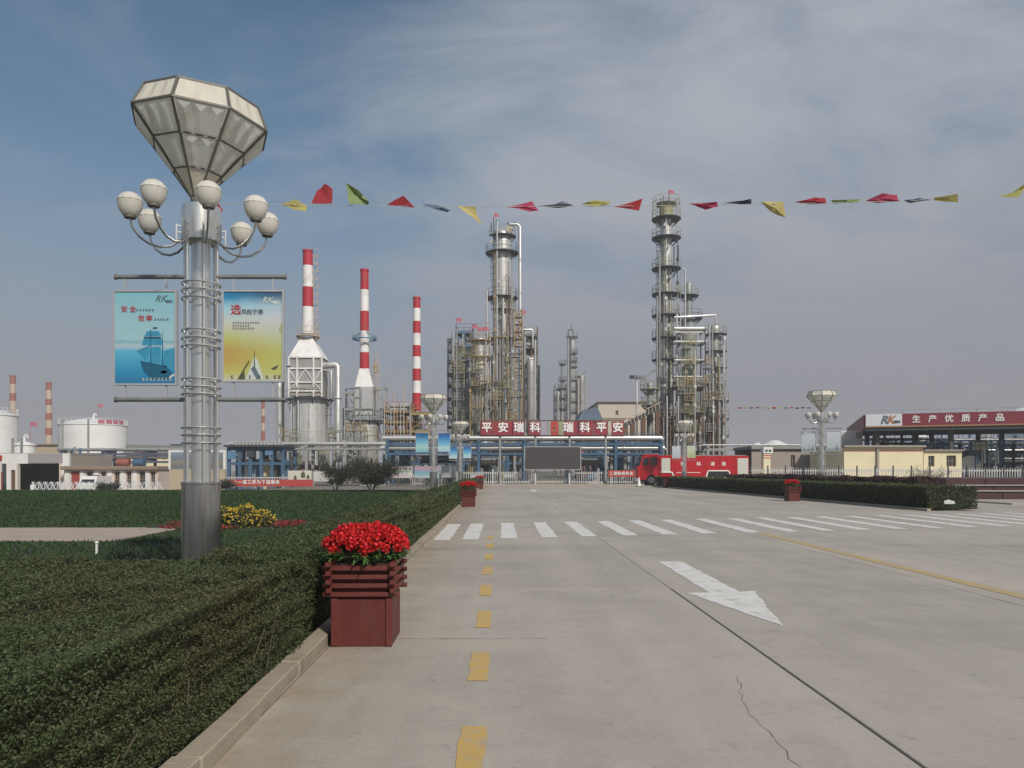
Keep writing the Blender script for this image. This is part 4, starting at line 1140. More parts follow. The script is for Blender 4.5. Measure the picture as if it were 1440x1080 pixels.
def frame(name, label, cat, x0, x1, y0, y1, z0, levels, nx, ny, mat, railmat, group=None, brace=True, w=.28, floor=GRATE, parent=None):
    """open steel structure: every column, floor and brace a part"""
    t = parent or thing(name, label, cat, ((x0 + x1) / 2, (y0 + y1) / 2, z0), group)
    xs = [x0 + (x1 - x0) * i / nx for i in range(nx + 1)]; ys = [y0 + (y1 - y0) * i / ny for i in range(ny + 1)]
    zt = levels[-1]
    for x in xs:
        for y in ys:
            b = MB(); b.bar((x, y, z0), (x, y, zt), w); b.build('column', mat, t)
    for z in levels:
        b = MB()
        for y in ys: b.bar((x0, y, z - .15), (x1, y, z - .15), w * .8, .3)
        for x in xs: b.bar((x, y0, z - .15), (x, y1, z - .15), w * .8, .3)
        f = b.build('beams', mat, t)
        if floor:
            b = MB(); b.box(x0 + .15, x1 - .15, y0 + .15, y1 - .15, z + .002, z + .08); b.build('deck', floor, f)
        if railmat:
            b = MB()
            for (xa, ya), (xb, yb) in (((x0, y0), (x1, y0)), ((x0, y0), (x0, y1)), ((x1, y0), (x1, y1)), ((x0, y1), (x1, y1))):
                L = math.hypot(xb - xa, yb - ya); k = max(2, int(L / 1.4))
                for i in range(k + 1): b.bar((xa + (xb - xa) * i / k, ya + (yb - ya) * i / k, z), (xa + (xb - xa) * i / k, ya + (yb - ya) * i / k, z + 1.1), .055)
                for h in (.55, 1.1): b.bar((xa, ya, z + h), (xb, yb, z + h), .055)
            b.build('railing', railmat, f)
    if brace:
        zl = [z0] + list(levels)
        for i in range(len(zl) - 1):
            for y in (y0, y1):
                b = MB()
                for k in range(nx):
                    if (i + k) % 2: b.bar((xs[k], y, zl[i]), (xs[k + 1], y, zl[i + 1] - .3), .08)
                    else: b.bar((xs[k + 1], y, zl[i]), (xs[k], y, zl[i + 1] - .3), .08)
                b.build('brace', mat, t)
    return t
def flagp(parent, x, y, z, h=1.6, s=.9):
    s *= .75
    b = MB(); b.bar((x, y, z), (x, y, z + h), .05)
    b.add([(x, y, z + h), (x + s * .5, y - .06, z + h - .05), (x + s, y + .05, z + h - .1), (x + s, y + .05, z + h - .65), (x + s * .5, y - .06, z + h - .6), (x, y, z + h - .6)], [(0, 1, 4, 5), (1, 2, 3, 4)])
    return b.build('flag', FLAGP, parent)
def chimney(parent, cx, cy, r, bands, mats=(SRED, SWHITE), r1=None, n=20):
    """bands: z values from top to bottom, alternating colours starting with the first"""
    r1 = r1 or r; zt, zb = bands[0], bands[-1]
    rad = lambda z: r + (r1 - r) * (zt - z) / (zt - zb)
    for i, (a, c) in enumerate(zip(bands[:-1], bands[1:])):
        b = MB(); prof = [(rad(c), c), (rad(a), a)]
        if i == 0: prof = [(rad(c), c), (rad(a), a - .25), (rad(a) * 1.1, a - .25), (rad(a) * 1.1, a), (rad(a) * .8, a), (rad(a) * .8, a - 1)]
        b.lathe(cx, cy, prof, n, caps=(i == 0)); b.build('band', mats[i % 2], parent, smooth=True)

# ================================================================ FURNACES AND CHIMNEYS
Y1 = 100
f1 = thing('furnace', 'leftmost large silver cylindrical furnace with white hood and striped chimney', 'furnace', (X(435, Y1), Y1, -.05))
c = X(435, Y1); z = lambda py: Z(py, Y1); px = lambda p: X(p, Y1)
chimney(f1, px(432.8), Y1, .62, [z(352), z(374), z(404), z(432), z(470)], r1=.74)
b = MB()
for s in (-1, 1): b.bar((px(444) + s * .28, Y1, z(478)), (px(444) + s * .28, Y1, z(358)), .07)
zz = z(478)
while zz < z(358): b.bar((px(444) - .28, Y1, zz), (px(444) + .28, Y1, zz), .05); b.bar((px(440), Y1, zz), (px(444), Y1, zz), .05) if int(zz * 2) % 5 == 0 else None; zz += .5
for k in range(12): b.annulus(px(444), Y1 - .1, .36, .40, z(470) + k * 1.0, z(470) + k * 1.0 + .07, 8, math.pi, PI2)
b.build('ladder', OCRM, f1)
platform(f1, px(433), Y1, z(473), .75, 1.55, OCRM, OCRM)
b = MB()
w0, w1, zb, zt = 2.1, .80, z(505), z(477)
b.add([(c + s * w0, Y1 + q * w0, zb) for s, q in ((-1, -1), (1, -1), (1, 1), (-1, 1))] + [(px(433) + s * w1, Y1 + q * w1, zt) for s, q in ((-1, -1), (1, -1), (1, 1), (-1, 1))], [(0, 1, 2, 3), (4, 5, 6, 7), (0, 1, 5, 4), (1, 2, 6, 5), (2, 3, 7, 6), (3, 0, 4, 7)])
b.build('hood', SWHITE, f1)
b = MB(); b.box(c - 1.95, c + 1.95, Y1 - 1.95, Y1 + 1.95, z(559), z(505)); conv = b.build('convection_box', M('pale casing', (.36, .36, .35), .6, .1, .15, .8, dirt=(.25, .22, .18), dscale=.6, damt=.6), f1)
b = MB()
for i in range(5):
    x = c - 2.1 + 4.2 * i / 4
    if i != 2: b.bar((x, Y1 - 2.05, z(560)), (x, Y1 - 2.05, z(504)), .2)
for py in (505.5, 521, 540, 552): b.bar((c - 2.15, Y1 - 2.05, z(py)), (c + 2.15, Y1 - 2.05, z(py)), .18)
for x0_, x1_, p0, p1 in ((-2.1, -1.05, 552, 540), (1.05, 2.1, 540, 552), (-1.05, 0, 540, 522), (0, 1.05, 522, 540), (-2.1, -1.05, 522, 540), (1.05, 2.1, 540, 522)): b.bar((c + x0_, Y1 - 2.05, z(p0)), (c + x1_, Y1 - 2.05, z(p1)), .1)
b.build('casing_frame', SWHITE, f1)
b = MB()
for i in range(7): b.cyl((c - 1.6 + .53 * i, Y1 - 2.0, z(548)), (c - 1.6 + .53 * i, Y1 - 2.3, z(548)), .16, n=8)
b.build('header_ends', CLADD, f1)
platform(f1, c, Y1, z(562), 2.35, 3.15, GRATE, YEL)
shell(f1, c, Y1, [(z(655), z(563), 2.42)], CLAD, 36, 2.2, head=False)
b = MB()
for k in range(14):
    a = PI2 * k / 14; b.bar((c + 2.47 * math.cos(a), Y1 + 2.47 * math.sin(a), z(655)), (c + 2.47 * math.cos(a), Y1 + 2.47 * math.sin(a), z(564)), .11)
b.build('stiffener', CLAD, f1)
b = MB(); b.lathe(c, Y1, [(2.6, z(661)), (2.6, z(654)), (2.4, z(654))], 28); b.build('base_ring', RUST, f1)
b = MB()
for k in range(8):
    a = PI2 * (k + .5) / 8; b.bar((c + 2.2 * math.cos(a), Y1 + 2.2 * math.sin(a), -.1), (c + 2.2 * math.cos(a), Y1 + 2.2 * math.sin(a), z(660)), .35)
b.build('legs', CONC, f1)
pipe(f1, [(c + 1.9, Y1 - .6, z(515)), (px(474), Y1 - .6, z(514)), (px(476.5), Y1 - .6, z(516)), (px(476.5), Y1 - .6, z(650))], .42, CLAD, 12, 'duct')
pipe(f1, [(c + 1.9, Y1 - 1, z(522)), (px(468), Y1 - 1, z(523)), (px(468), Y1 - 1, z(562))], .2, CLADD)
ladder(f1, px(466), Y1 - 1.6, z(610), z(564), DKFR)
pipe(f1, [(px(427), Y1 - 2.7, z(640)), (px(427), Y1 - 2.7, z(566))], .12); pipe(f1, [(px(408), Y1 - 2.2, z(660)), (px(408), Y1 - 2.2, z(500))], .10, CLADD)
pipe(f1, [(px(417), Y1 - 2.6, z(655)), (px(417), Y1 - 2.6, z(570))], .10)
pipe(f1, [(px(405), Y1 - 2.2, z(640)), (px(405), Y1 - 2.2, z(520)), (c - 1.9, Y1 - 2.1, z(518))], .12, DKFR)

f2 = thing('furnace', 'smaller silver furnace with narrow white hood and striped chimney, second from left', 'furnace', (X(515, Y1), Y1, -.05))
c = px(515)
chimney(f2, px(512.5), Y1, .53, [z(379), z(408), z(438), z(466), z(496), z(520)], r1=.62)
b = MB()
b.annulus(px(513), Y1, 1.30, 1.62, z(478), z(476.5), 8); d = b.build('platform', BLUEL, f2)
railing(d, px(513), Y1, z(477), 1.58, GREY, h=.5, n=8)
b = MB()
for s in (-1, 1): b.bar((px(513), Y1 - .5, z(465)), (px(513) + s * 1.55, Y1 - .2, z(476)), .12)
b.build('stay', BLUEL, f2)
b = MB(); zb, zt = z(545), z(519); w0, w1 = 1.15, .60
b.add([(px(514) + s * w0, Y1 + q * w0, zb) for s, q in ((-1, -1), (1, -1), (1, 1), (-1, 1))] + [(px(513) + s * w1, Y1 + q * w1, zt) for s, q in ((-1, -1), (1, -1), (1, 1), (-1, 1))], [(0, 1, 2, 3), (4, 5, 6, 7), (0, 1, 5, 4), (1, 2, 6, 5), (2, 3, 7, 6), (3, 0, 4, 7)])
b.build('hood', SWHITE, f2)
b = MB(); b.box(px(501), px(527), Y1 - 1.15, Y1 + 1.2, z(584), z(545)); b.build('convection_box', CLAD, f2)
b = MB(); b.box(px(511), px(526.5), Y1 - 1.4, Y1 - 1.153, z(576), z(547)); b.build('access_panel', PIPE, f2)
b = MB()
for x in (501, 509, 527.5): b.bar((px(x), Y1 - 1.25, z(591)), (px(x), Y1 - 1.25, z(545)), .16)
for py in (546, 560, 576): b.bar((px(500.5), Y1 - 1.25, z(py)), (px(510), Y1 - 1.25, z(py)), .12)
b.bar((px(501), Y1 - 1.25, z(591)), (px(509), Y1 - 1.25, z(578)), .12); b.bar((px(527), Y1 - 1.25, z(591)), (px(520), Y1 - 1.25, z(580)), .12)
b.build('casing_frame', GREY, f2)
b = MB()
for k in range(5): b.bar((px(504 + 5.2 * k), Y1 - 1.2, z(592)), (px(504 + 5.2 * k), Y1 - 1.2, z(583)), .14)
b.build('support_struts', CLAD, f2)
platform(f2, c, Y1, z(591.5), 1.6, 2.35, GRATE, DKFR)
shell(f2, c, Y1, [(z(625), z(592), 1.72), (z(645), z(627), 1.30)], CLAD, 32, 2.2, head=False)
b = MB()
for k in range(8):
    a = PI2 * (k + .5) / 8; b.bar((c + 1.25 * math.cos(a), Y1 + 1.25 * math.sin(a), -.1), (c + 1.25 * math.cos(a), Y1 + 1.25 * math.sin(a), z(644)), .3)
b.build('legs', CONC, f2)
pipe(f2, [(px(489), Y1 - 1, z(640)), (px(489), Y1 - 1, z(548)), (px(500), Y1 - 1, z(548))], .10, DKFR)
pipe(f2, [(px(485), Y1 - 1, z(640)), (px(485), Y1 - 1, z(575)), (px(500), Y1 - 1, z(575))], .10, DKFR)
ladder(f2, px(531), Y1 - .8, z(592), z(500), OCRM)
b = MB(); b.box(px(525), px(531), Y1 - .4, Y1 + .5, z(524), z(512)); b.build('damper_box', OCRM, f2)
frame('', '', '', px(487), px(500), Y1 - 1.2, Y1 + 1, z(640), [z(592), z(575), z(552)], 1, 1, GREY, None, parent=f2, w=.09, floor=None)
frame('', '', '', px(530), px(543), Y1 - 1.0, Y1 + 1, z(640), [z(592), z(575), z(545)], 1, 1, GREY, None, parent=f2, w=.09, floor=None)

c3 = thing('chimney', 'thinnest red and white striped chimney, left of the central towers', 'chimney', (X(587, 105), 105, -.05))
Y3 = 105
bs = [418, 434, 452, 469, 486, 502, 519, 536, 553, 578]
chimney(c3, X(586, Y3), Y3, .50, [Z(p, Y3) for p in bs], r1=.62)
shell(c3, X(587, Y3), Y3, [(-.05, Z(578.4, Y3), .62)], CLAD, 20, 3, head=False)
for k, (pxx, p0, bs, yy, lab) in enumerate(((18, 528, [528, 540, 553, 564, 576, 588, 600], 250, 'faded red and cream chimney at the far left edge, behind the tank'), (68.5, 538, [538, 549, 561, 570, 581, 591, 602, 612, 624], 250, 'faded red and cream chimney between the two white tanks'))):
    t = thing('chimney', lab, 'chimney', (X(pxx, yy), yy, -.9), 'distant faded chimneys')
    chimney(t, X(pxx, yy), yy, .85, [Z(p, yy) for p in bs] , (ORED, OCRM), r1=1.05)
    b = MB(); b.lathe(X(pxx, yy), yy, [(1.2, -1), (1.05, Z(bs[-1] , yy) + .01)], 16); b.build('base', OCRM, t, smooth=True)
t = thing('chimney', 'tiny distant red and white chimney left of the leftmost furnace', 'chimney', (X(370, 240), 240, -.9), 'distant faded chimneys')
chimney(t, X(370, 240), 240, .5, [Z(p, 240) for p in (565, 575, 585, 595, 606, 620)], (ORED, OCRM), r1=.6)
b = MB(); b.lathe(X(370, 240), 240, [(.7, -1), (.6, Z(619.9, 240))], 12); b.build('base', OCRM, t, smooth=True)
t = thing('vent_stack', 'plain grey vent pipe standing left of the leftmost furnace', 'pipe', (X(393, 98), 98, -.05))
shell(t, X(393, 98), 98, [(-.05, Z(540, 98), .36)], CLAD, 14, 4); 
b = MB(); b.bar((X(389, 98), 98, Z(575, 98)), (X(397, 98), 98, Z(575, 98)), .12); b.build('clamp', DKFR, t)

# ochre process frame between second furnace and the thin chimney
Y4 = 98
x4 = lambda p: X(p, Y4); z4 = lambda p: Z(p, Y4)
t = frame('process_frame', 'ochre and orange process frame with railings between second furnace and thin chimney', 'steel frame', x4(540), x4(577), Y4, Y4 + 6, -.05, [z4(617), z4(605), z4(592), z4(577)], 2, 1, YEL, ORG, w=.16, brace=False)
frame('', '', '', x4(577), x4(603), Y4 + .5, Y4 + 6, -.05, [z4(605), z4(580)], 1, 1, YEL, ORG, parent=t, w=.2)
b = MB(); b.box(x4(545), x4(574), Y4 + 1, Y4 + 5, z4(571), z4(566)); b.box(x4(548), x4(571), Y4 + 1.2, Y4 + 4.8, z4(577) + .09, z4(572)); b.build('fin_fan_cooler', CLAD, t)
b = MB(); b.lathe(x4(558), Y4 + 3, [(1.0, z4(592) + .09), (1.0, z4(583)), (.6, z4(580))], 18); b.build('drum_vessel', CLADD, t, smooth=True)
for k in range(4):
    b = MB(); zz = z4((615, 602, 588, 602)[k]); b.cyl((x4(544 + 8 * k), Y4 + 1.2, zz + .3), (x4(550 + 8 * k), Y4 + 1.2, zz + .3), .42, n=12); b.build('exchanger', (CLAD, OCRM, CLADD, OCRM)[k], t, smooth=True)
for k in range(9): 
    x = x4(541 + 4.5 * k); pipe(t, [(x, Y4 - .3, z4(640)), (x, Y4 - .3, z4((560, 590, 575, 548, 600, 570, 545, 585, 562)[k]))], .07, (OCRM, ORG, PIPE)[k % 3], 6)

# ================================================================ CENTRAL TOWERS
Y5 = 110
x5 = lambda p: X(p, Y5); z5 = lambda p: Z(p, Y5)
tw = thing('column_tower', 'tall silver distillation tower in the centre, topped by a dark ring platform', 'tower', (x5(705), Y5, -.05))
cx = x5(706)
shell(tw, cx, Y5, [(-.05, z5(500), 1.62), (z5(499), z5(330), 1.34)], CLAD, 32, 2.6)
for py, r1, mt, rl in ((356, 2.4, GRATE, GRATE), (419, 2.3, GRATE, GRATE), (477, 2.35, YEL, YEL), (568, 2.3, GRATE, YEL)): platform(tw, cx, Y5, z5(py), 1.3, r1, mt, rl)
for py, a0, a1 in ((333, -160, 20), (437, -140, 0), (499, -130, 10), (540, -120, 40)): platform(tw, cx, Y5, z5(py), 1.3, 2.0, GRATE, OLIVE, R(a0), R(a1))
for pts, r, mt in (([(716, 322), (727, 322), (730.5, 325), (731, 600)], .22, PIPE), ([(699, 318), (699, 600)], .11, PIPE), ([(707.5, 424), (707.5, 600)], .16, PIPE), ([(685, 412), (686, 600)], .13, PIPE), ([(689, 470), (690.5, 600)], .12, PIPE), ([(719.5, 555), (719.5, 610)], .2, PIPE), ([(703, 470), (703.5, 600)], .10, CLADD)):
    pipe(tw, [(x5(a), Y5 - 2.0, z5(q)) for a, q in pts], r, mt)
ladder(tw, x5(694), Y5 - 1.4, z5(420), z5(358), DKFR); ladder(tw, x5(718), Y5 - 1.5, z5(500), z5(420), YEL)
b = MB(); b.box(x5(712.5), x5(720), Y5 - .8, Y5 + .6, z5(333), z5(320)); b.build('vent_box', OCRM, tw)
b = MB(); b.bar((x5(715), Y5, z5(320)), (x5(715), Y5, z5(312)), .08); b.bar((x5(712), Y5, z5(315)), (x5(726), Y5, z5(313)), .10); b.build('davit', DKFR, tw)
for k in range(3): pipe(tw, [(x5(691 + 3.5 * k), Y5 - 1, z5(333)), (x5(691 + 3.5 * k), Y5 - 1, z5((316, 308, 312)[k]))], .06, DKFR, 6)
flagp(tw, x5(695), Y5 - 1.2, z5(318), 1.5, .8); flagp(tw, x5(734), Y5 - 1.2, z5(450), 1.2, .7)
for k in range(5):
    a, q = 691 + 5 * k, (345, 372, 400, 450, 520)[k]
    b = MB(); b.cyl((x5(a), Y5 - 1.35, z5(q)), (x5(a), Y5 - 1.8, z5(q)), .2, n=10); b.cyl((x5(a), Y5 - 1.75, z5(q)), (x5(a), Y5 - 1.85, z5(q)), .28, n=10); b.build('nozzle', CLADD, tw)

st = thing('stair_tower', 'yellow caged ladder tower up the right side of the central tower', 'ladder tower', (x5(728), Y5 - 1, -.05))
for k in range(4):
    pxx, pyy = (723, 734, 723, 734)[k], (0, 0, 1, 1)[k]
    b = MB(); b.bar((x5(pxx), Y5 - 2.4 + pyy * 1.2, -.05), (x5(pxx), Y5 - 2.4 + pyy * 1.2, z5(440)), .14); b.build('post', YEL, st)
for k in range(16):
    q = 600 - 10 * k; b = MB()
    mt = YEL if k % 7 < 5 else ORG
    b.box(x5(723), x5(734), Y5 - 2.35, Y5 - 1.25, z5(q) - .05, z5(q) + .02)
    for h in (.5, 1.0): b.bar((x5(723), Y5 - 2.45, z5(q) + h), (x5(734), Y5 - 2.45, z5(q) + h), .07)
    b.bar((x5(723 if k % 2 else 734), Y5 - 2.2, z5(q)), (x5(734 if k % 2 else 723), Y5 - 2.2, z5(q - 10)), .14)
    b.build('flight', mt, st)

Y6 = 106
x6 = lambda p: X(p, Y6); z6 = lambda p: Z(p, Y6)
t = thing('column_tower', 'short silver column with ochre ring platforms left of the central tower', 'tower', (x6(674.5), Y6, -.05))
shell(t, x6(675), Y6, [(-.05, z6(478), .80)], CLAD, 24, 2.4)
for py, a0, a1 in ((479, 0, 360), (502, 150, 380), (548, 0, 360), (574, 0, 360), (605, 160, 380)): platform(t, x6(675), Y6, z6(py), .78, 1.55, YEL, YEL, R(a0), R(a1))
ladder(t, x6(667), Y6 - .9, z6(574), z6(480), YEL)
for k, (a, q0, q1) in enumerate(((683.5, 610, 480), (666, 610, 505), (687, 600, 520))): pipe(t, [(x6(a), Y6 - 1, z6(q0)), (x6(a), Y6 - 1, z6(q1))], .09, (PIPE, CLADD, PIPE)[k])
for k in range(3): flagp(t, x6(664 + 8 * k), Y6 - 1, z6(474), (1.6, 1.2, 1.3)[k], 1.0)
pipe(t, [(x6(666), Y6 - 1.2, z6(457)), (x6(690), Y6 - 1.2, z6(456))], .05, GREY, 6)

Y7 = 111
x7 = lambda p: X(p, Y7); z7 = lambda p: Z(p, Y7)
t = frame('steel_frame', 'tall blue braced steel frame left of the central towers', 'steel frame', x7(641), x7(664), Y7, Y7 + 5, -.05, [z7(q) for q in (602, 580, 561, 549, 525, 506, 485, 466)], 2, 1, M('hazy blue frame steel', (.10, .17, .26), .6, 0, .2, 1.5), BLUE, w=.22)  # blue lightened and greyed: distance haze put into the colour
for k in range(7):
    q = (600, 575, 545, 520, 500, 480, 590)[k]; b = MB(); b.cyl((x7(645 + (k % 3) * 5), Y7 + 1, z7(q) + .5), (x7(652 + (k % 3) * 5), Y7 + 1, z7(q) + .5), .45, n=12); b.build('vessel', (CLAD, CLADD, GREY)[k % 3], t, smooth=True)
for k in range(6): pipe(t, [(x7(644 + 3.5 * k), Y7 - .3, z7(620)), (x7(644 + 3.5 * k), Y7 - .3, z7((500, 530, 470, 550, 490, 510)[k]))], .09, (CLADD, BLUEL, PIPE)[k % 3], 6)
flagp(t, x7(642), Y7, z7(466), 2, 1.0)
t = frame('steel_frame', 'narrow dark ladder frame at the left edge of the blue frame', 'steel frame', x7(630), x7(637), Y7 - 1, Y7 + 1.5, -.05, [z7(q) for q in (620, 600, 580, 560, 542, 526, 508, 492, 478)], 1, 1, M('grey ladder steel', (.16, .17, .17), .6, 0, .2, 1.5), None, w=.10, floor=GRATE)
ladder(t, x7(633.5), Y7 - 1.1, -.05, z7(478), DKFR)
pipe(t, [(x7(637.5), Y7 - 1.2, -.05), (x7(637.5), Y7 - 1.2, z7(470))], .2, CLADD)

t = frame('steel_frame', 'dark platform frame crowded with pipes right of the central tower', 'steel frame', x7(738), x7(756), Y7, Y7 + 5, -.05, [z7(q) for q in (605, 582, 556, 532, 510, 490, 470)], 1, 1, M('grey ladder steel', (.16, .17, .17), .6, 0, .2, 1.5), YEL, w=.16)
shell(t, x7(746), Y7 - 1.0, [(-.05, z7(510), .62)], CLADD, 20, 2.2, name='vessel')
for k in range(7): pipe(t, [(x7(738 + 3 * k), Y7 - .5 - .3 * (k % 2), z7(625)), (x7(738 + 3 * k), Y7 - .5 - .3 * (k % 2), z7((468, 500, 520, 478, 512, 494, 535)[k]))], .08 + .05 * (k % 3 == 0), (PIPE, CLADD, PIPE, RUST)[k % 4], 6)
for k in range(5):
    q = (584, 556, 532, 512, 492)[k]; b = MB(); b.cyl((x7(741 + 3 * (k % 2)), Y7 - .8, z7(q) + .6), (x7(753), Y7 - .8, z7(q) + .6), .3, n=10); b.build('exchanger', (CLADD, RUST, OCRM, CLAD, CLADD)[k], t, smooth=True)
pipe(t, [(x7(731), Y7 - 1.4, z7(466)), (x7(747), Y7 - 1.4, z7(466)), (x7(748.5), Y7 - 1.4, z7(468)), (x7(748.5), Y7 - 1.4, z7(490))], .13, PIPE)
pipe(t, [(x7(757.5), Y7 - .8, z7(640)), (x7(757.5), Y7 - .8, z7(515))], .16, DKFR)
pipe(t, [(x7(752), Y7 - 1.2, z7(640)), (x7(752), Y7 - 1.2, z7(480))], .13, PIPE)

# distant cluster of columns
Y8 = 210
x8 = lambda p: X(p, Y8); z8 = lambda p: Z(p, Y8)
FADE = CLADD
t = thing('column_tower', 'slender distant grey tower rising between the two tower groups', 'tower', (x8(804), Y8, -.05))
shell(t, x8(804.5), Y8, [(-.05, z8(520), .95), (z8(519), z8(478), .78)], FADE, 18, 5)
for q in (474, 497, 508, 516, 535, 550, 565, 580): platform(t, x8(804.5), Y8, z8(q), .75, 1.5 if q > 480 else 1.7, GRATE, GRATE if q % 3 else OLIVE, R(-100 if q > 480 else 0), R(60 if q > 480 else 360), n=8)
b = MB()
for s, e in (((799, 474), (799, 464)), ((806, 474), (806, 464)), ((798.5, 464), (806.5, 464)), ((803, 464), (803.5, 457))): b.bar((x8(s[0]), Y8, z8(s[1])), (x8(e[0]), Y8, z8(e[1])), .2)
b.build('lifting_frame', DKFR, t)
pipe(t, [(x8(798.5), Y8 - 1, -.05), (x8(798.5), Y8 - 1, z8(476))], .3, CLADD)
t = frame('steel_frame', 'hazy distant frame with platforms right of the slender tower', 'steel frame', x8(811), x8(823), Y8, Y8 + 5, -.05, [z8(q) for q in (590, 578, 566, 553, 541, 527)], 1, 1, GREY, GREY, w=.3)
shell(t, x8(818), Y8 - .8, [(-.05, z8(530), .7)], FADE, 14, 5, name='vessel')
pipe(t, [(x8(813), Y8 - .9, -.05), (x8(813), Y8 - .9, z8(535))], .25, OCRM)
t = thing('column_tower', 'thinnest distant column left of the slender tower', 'tower', (x8(791), Y8, -.05))
shell(t, x8(791), Y8, [(-.05, z8(510), .45)], FADE, 12, 5)
for q in (512, 535, 546, 560, 575): platform(t, x8(791), Y8, z8(q), .45, 1.1, GRATE, GRATE, n=8)
t = frame('steel_frame', 'hazy distant low frame at the left foot of the slender tower', 'steel frame', x8(781), x8(797), Y8 + 1, Y8 + 6, -.05, [z8(q) for q in (590, 575, 560, 545)], 2, 1, GREY, GREY, w=.25)
shell(t, x8(785), Y8, [(-.05, z8(552), .5)], FADE, 12, 5, name='vessel')

# ================================================================ RIGHT TOWERS
Y9 = 108
x9 = lambda p: X(p, Y9); z9 = lambda p: Z(p, Y9)
rt = thing('column_tower', 'tallest tower, right of centre, slim and ringed by many dark platforms', 'tower', (x9(939), Y9, -.05))
cx = x9(937)
shell(rt, cx, Y9, [(-.05, z9(420), 1.0), (z9(419), z9(290), .77)], CLAD, 24, 2.6)
for k, q in enumerate((308, 335, 378, 414, 444, 476, 506)):
    platform(rt, cx, Y9, z9(q), .8, 2.05, GRATE, OLIVE if k != 4 else ORG)
b = MB(); b.annulus(cx, Y9, .3, 1.45, z9(288.3), z9(287), 18); b.build('top_deck', M('dull yellow deck', (.20, .20, .12), .6), rt)
b = MB(); b.lathe(cx, Y9, [(.98, z9(307)), (.98, z9(290)), (.8, z9(289.8))], 18); b.build('top_cage', M('yellow olive casing', (.36, .35, .18), .6, 0, .3, 1), rt)
b = MB()
for k in range(5): b.bar((x9(929 + 4 * k), Y9, z9(287)), (x9(929 + 4 * k), Y9, z9((279, 275, 282, 272, 283)[k])), .09)
b.build('vent_posts', DKFR, rt)
for q_ in (298, 290): railing(rt, cx, Y9, z9(q_), 1.9, OLIVE, h=1.2, n=12)
flagp(rt, x9(940), Y9, z9(287), 2.0, 1.1)
ladder(rt, x9(925), Y9 - .7, z9(505), z9(310), DKFR)
for pts, r, mt in (([(920.5, 610), (920.5, 420)], .13, GREY), ([(924, 610), (924, 360)], .15, CLADD), ([(948, 610), (947.5, 445)], .16, PIPE), ([(953, 600), (953, 430)], .1, PIPE), ([(944, 395), (944, 352), (950, 350), (950, 372)], .07, DKFR), ([(959.5, 560), (959.5, 385), (956, 382)], .12, PIPE), ([(922, 548), (925, 545), (932, 545)], .3, CLAD), ([(922, 610), (922, 548)], .28, CLAD)):
    pipe(rt, [(x9(a), Y9 - 1.7, z9(q)) for a, q in pts], r, mt)
for k in range(7):
    a, q = 933 + 4 * (k % 3), (320, 350, 392, 430, 460, 490, 530)[k]
    b = MB(); b.cyl((x9(a), Y9 - .8, z9(q)), (x9(a), Y9 - 1.3, z9(q)), .2, n=8); b.cyl((x9(a), Y9 - 1.25, z9(q)), (x9(a), Y9 - 1.35, z9(q)), .28, n=8); b.build('nozzle', CLADD, rt)

GREENG = M('grey green cladding', (.30, .34, .33), .5, .3, .2, .8, dirt=(.2, .18, .14), dscale=.5, damt=.6, stretch=(2.5, 2.5, .4))
t = thing('column_tower', 'grey green column close behind the tallest tower on its right', 'tower', (x9(968), Y9 + 4, -.05))
shell(t, X(968, Y9 + 4), Y9 + 4, [(-.05, Z(545, Y9 + 4), 1.7), (Z(544, Y9 + 4), Z(450, Y9 + 4), 1.25), (Z(449, Y9 + 4), Z(400, Y9 + 4), .6)], GREENG, 28, 2.6)
for q, r1, mt in ((416, 1.5, OLIVE), (448, 2.0, GRATE), (538, 2.7, ORG), (600, 2.6, YEL)): platform(t, X(968, Y9 + 4), Y9 + 4, Z(q, Y9 + 4), 1.2 if q > 420 else .6, r1, GRATE, mt)
Y10 = 105
x10 = lambda p: X(p, Y10); z10 = lambda p: Z(p, Y10)
t = thing('column_tower', 'shorter ringed column at the far right of the tall towers', 'tower', (x10(1006), Y10, -.05))
shell(t, x10(1006), Y10, [(-.05, z10(565), .95), (z10(564), z10(460), .60)], CLAD, 22, 2.4)
for k, q in enumerate((470, 494, 517, 541, 564, 589, 612)): platform(t, x10(1007), Y10, z10(q), .6, 1.45 if q < 550 else 1.75, GRATE, OLIVE)
for pts, r, mt in (([(998, 620), (998, 460)], .12, GREY), ([(1008, 640), (1007, 505), (1004, 500)], .2, PIPE), ([(945, 449), (1002, 446), (1004, 460)], .14, PIPE), ([(994, 600), (994, 455)], .11, PIPE), ([(1016, 630), (1016, 545)], .09, CLADD)):
    pipe(t, [(x10(a), Y10 - 1.3, z10(q)) for a, q in pts], r, mt)
ladder(t, x10(1013), Y10 - .8, z10(612), z10(470), DKFR)
t = frame('steel_frame', 'open pipe frame bridging the tallest tower and the far right column', 'steel frame', x10(958), x10(992), Y10, Y10 + 2.5, -.05, [z10(q) for q in (605, 545, 505, 480, 463)], 1, 1, GREY, None, w=.16, floor=None, brace=False)
for q, r in ((463, .26), (481, .10), (507, .09), (468, .08), (530, .08)): pipe(t, [(x10(947), Y10 - .4, z10(q)), (x10(992), Y10 - .4, z10(q))], r, CLAD)
b = MB(); b.box(x10(945), x10(990), Y10 - 1, Y10 + 3, z10(546), z10(544)); d = b.build('platform', ORG, t)
b = MB()
for k in range(12): b.bar((x10(945 + 4.1 * k), Y10 - 1, z10(544)), (x10(945 + 4.1 * k), Y10 - 1, z10(532)), .08)
for q in (532, 538): b.bar((x10(945), Y10 - 1, z10(q)), (x10(990), Y10 - 1, z10(q)), .08)
b.build('railing', YEL, d)
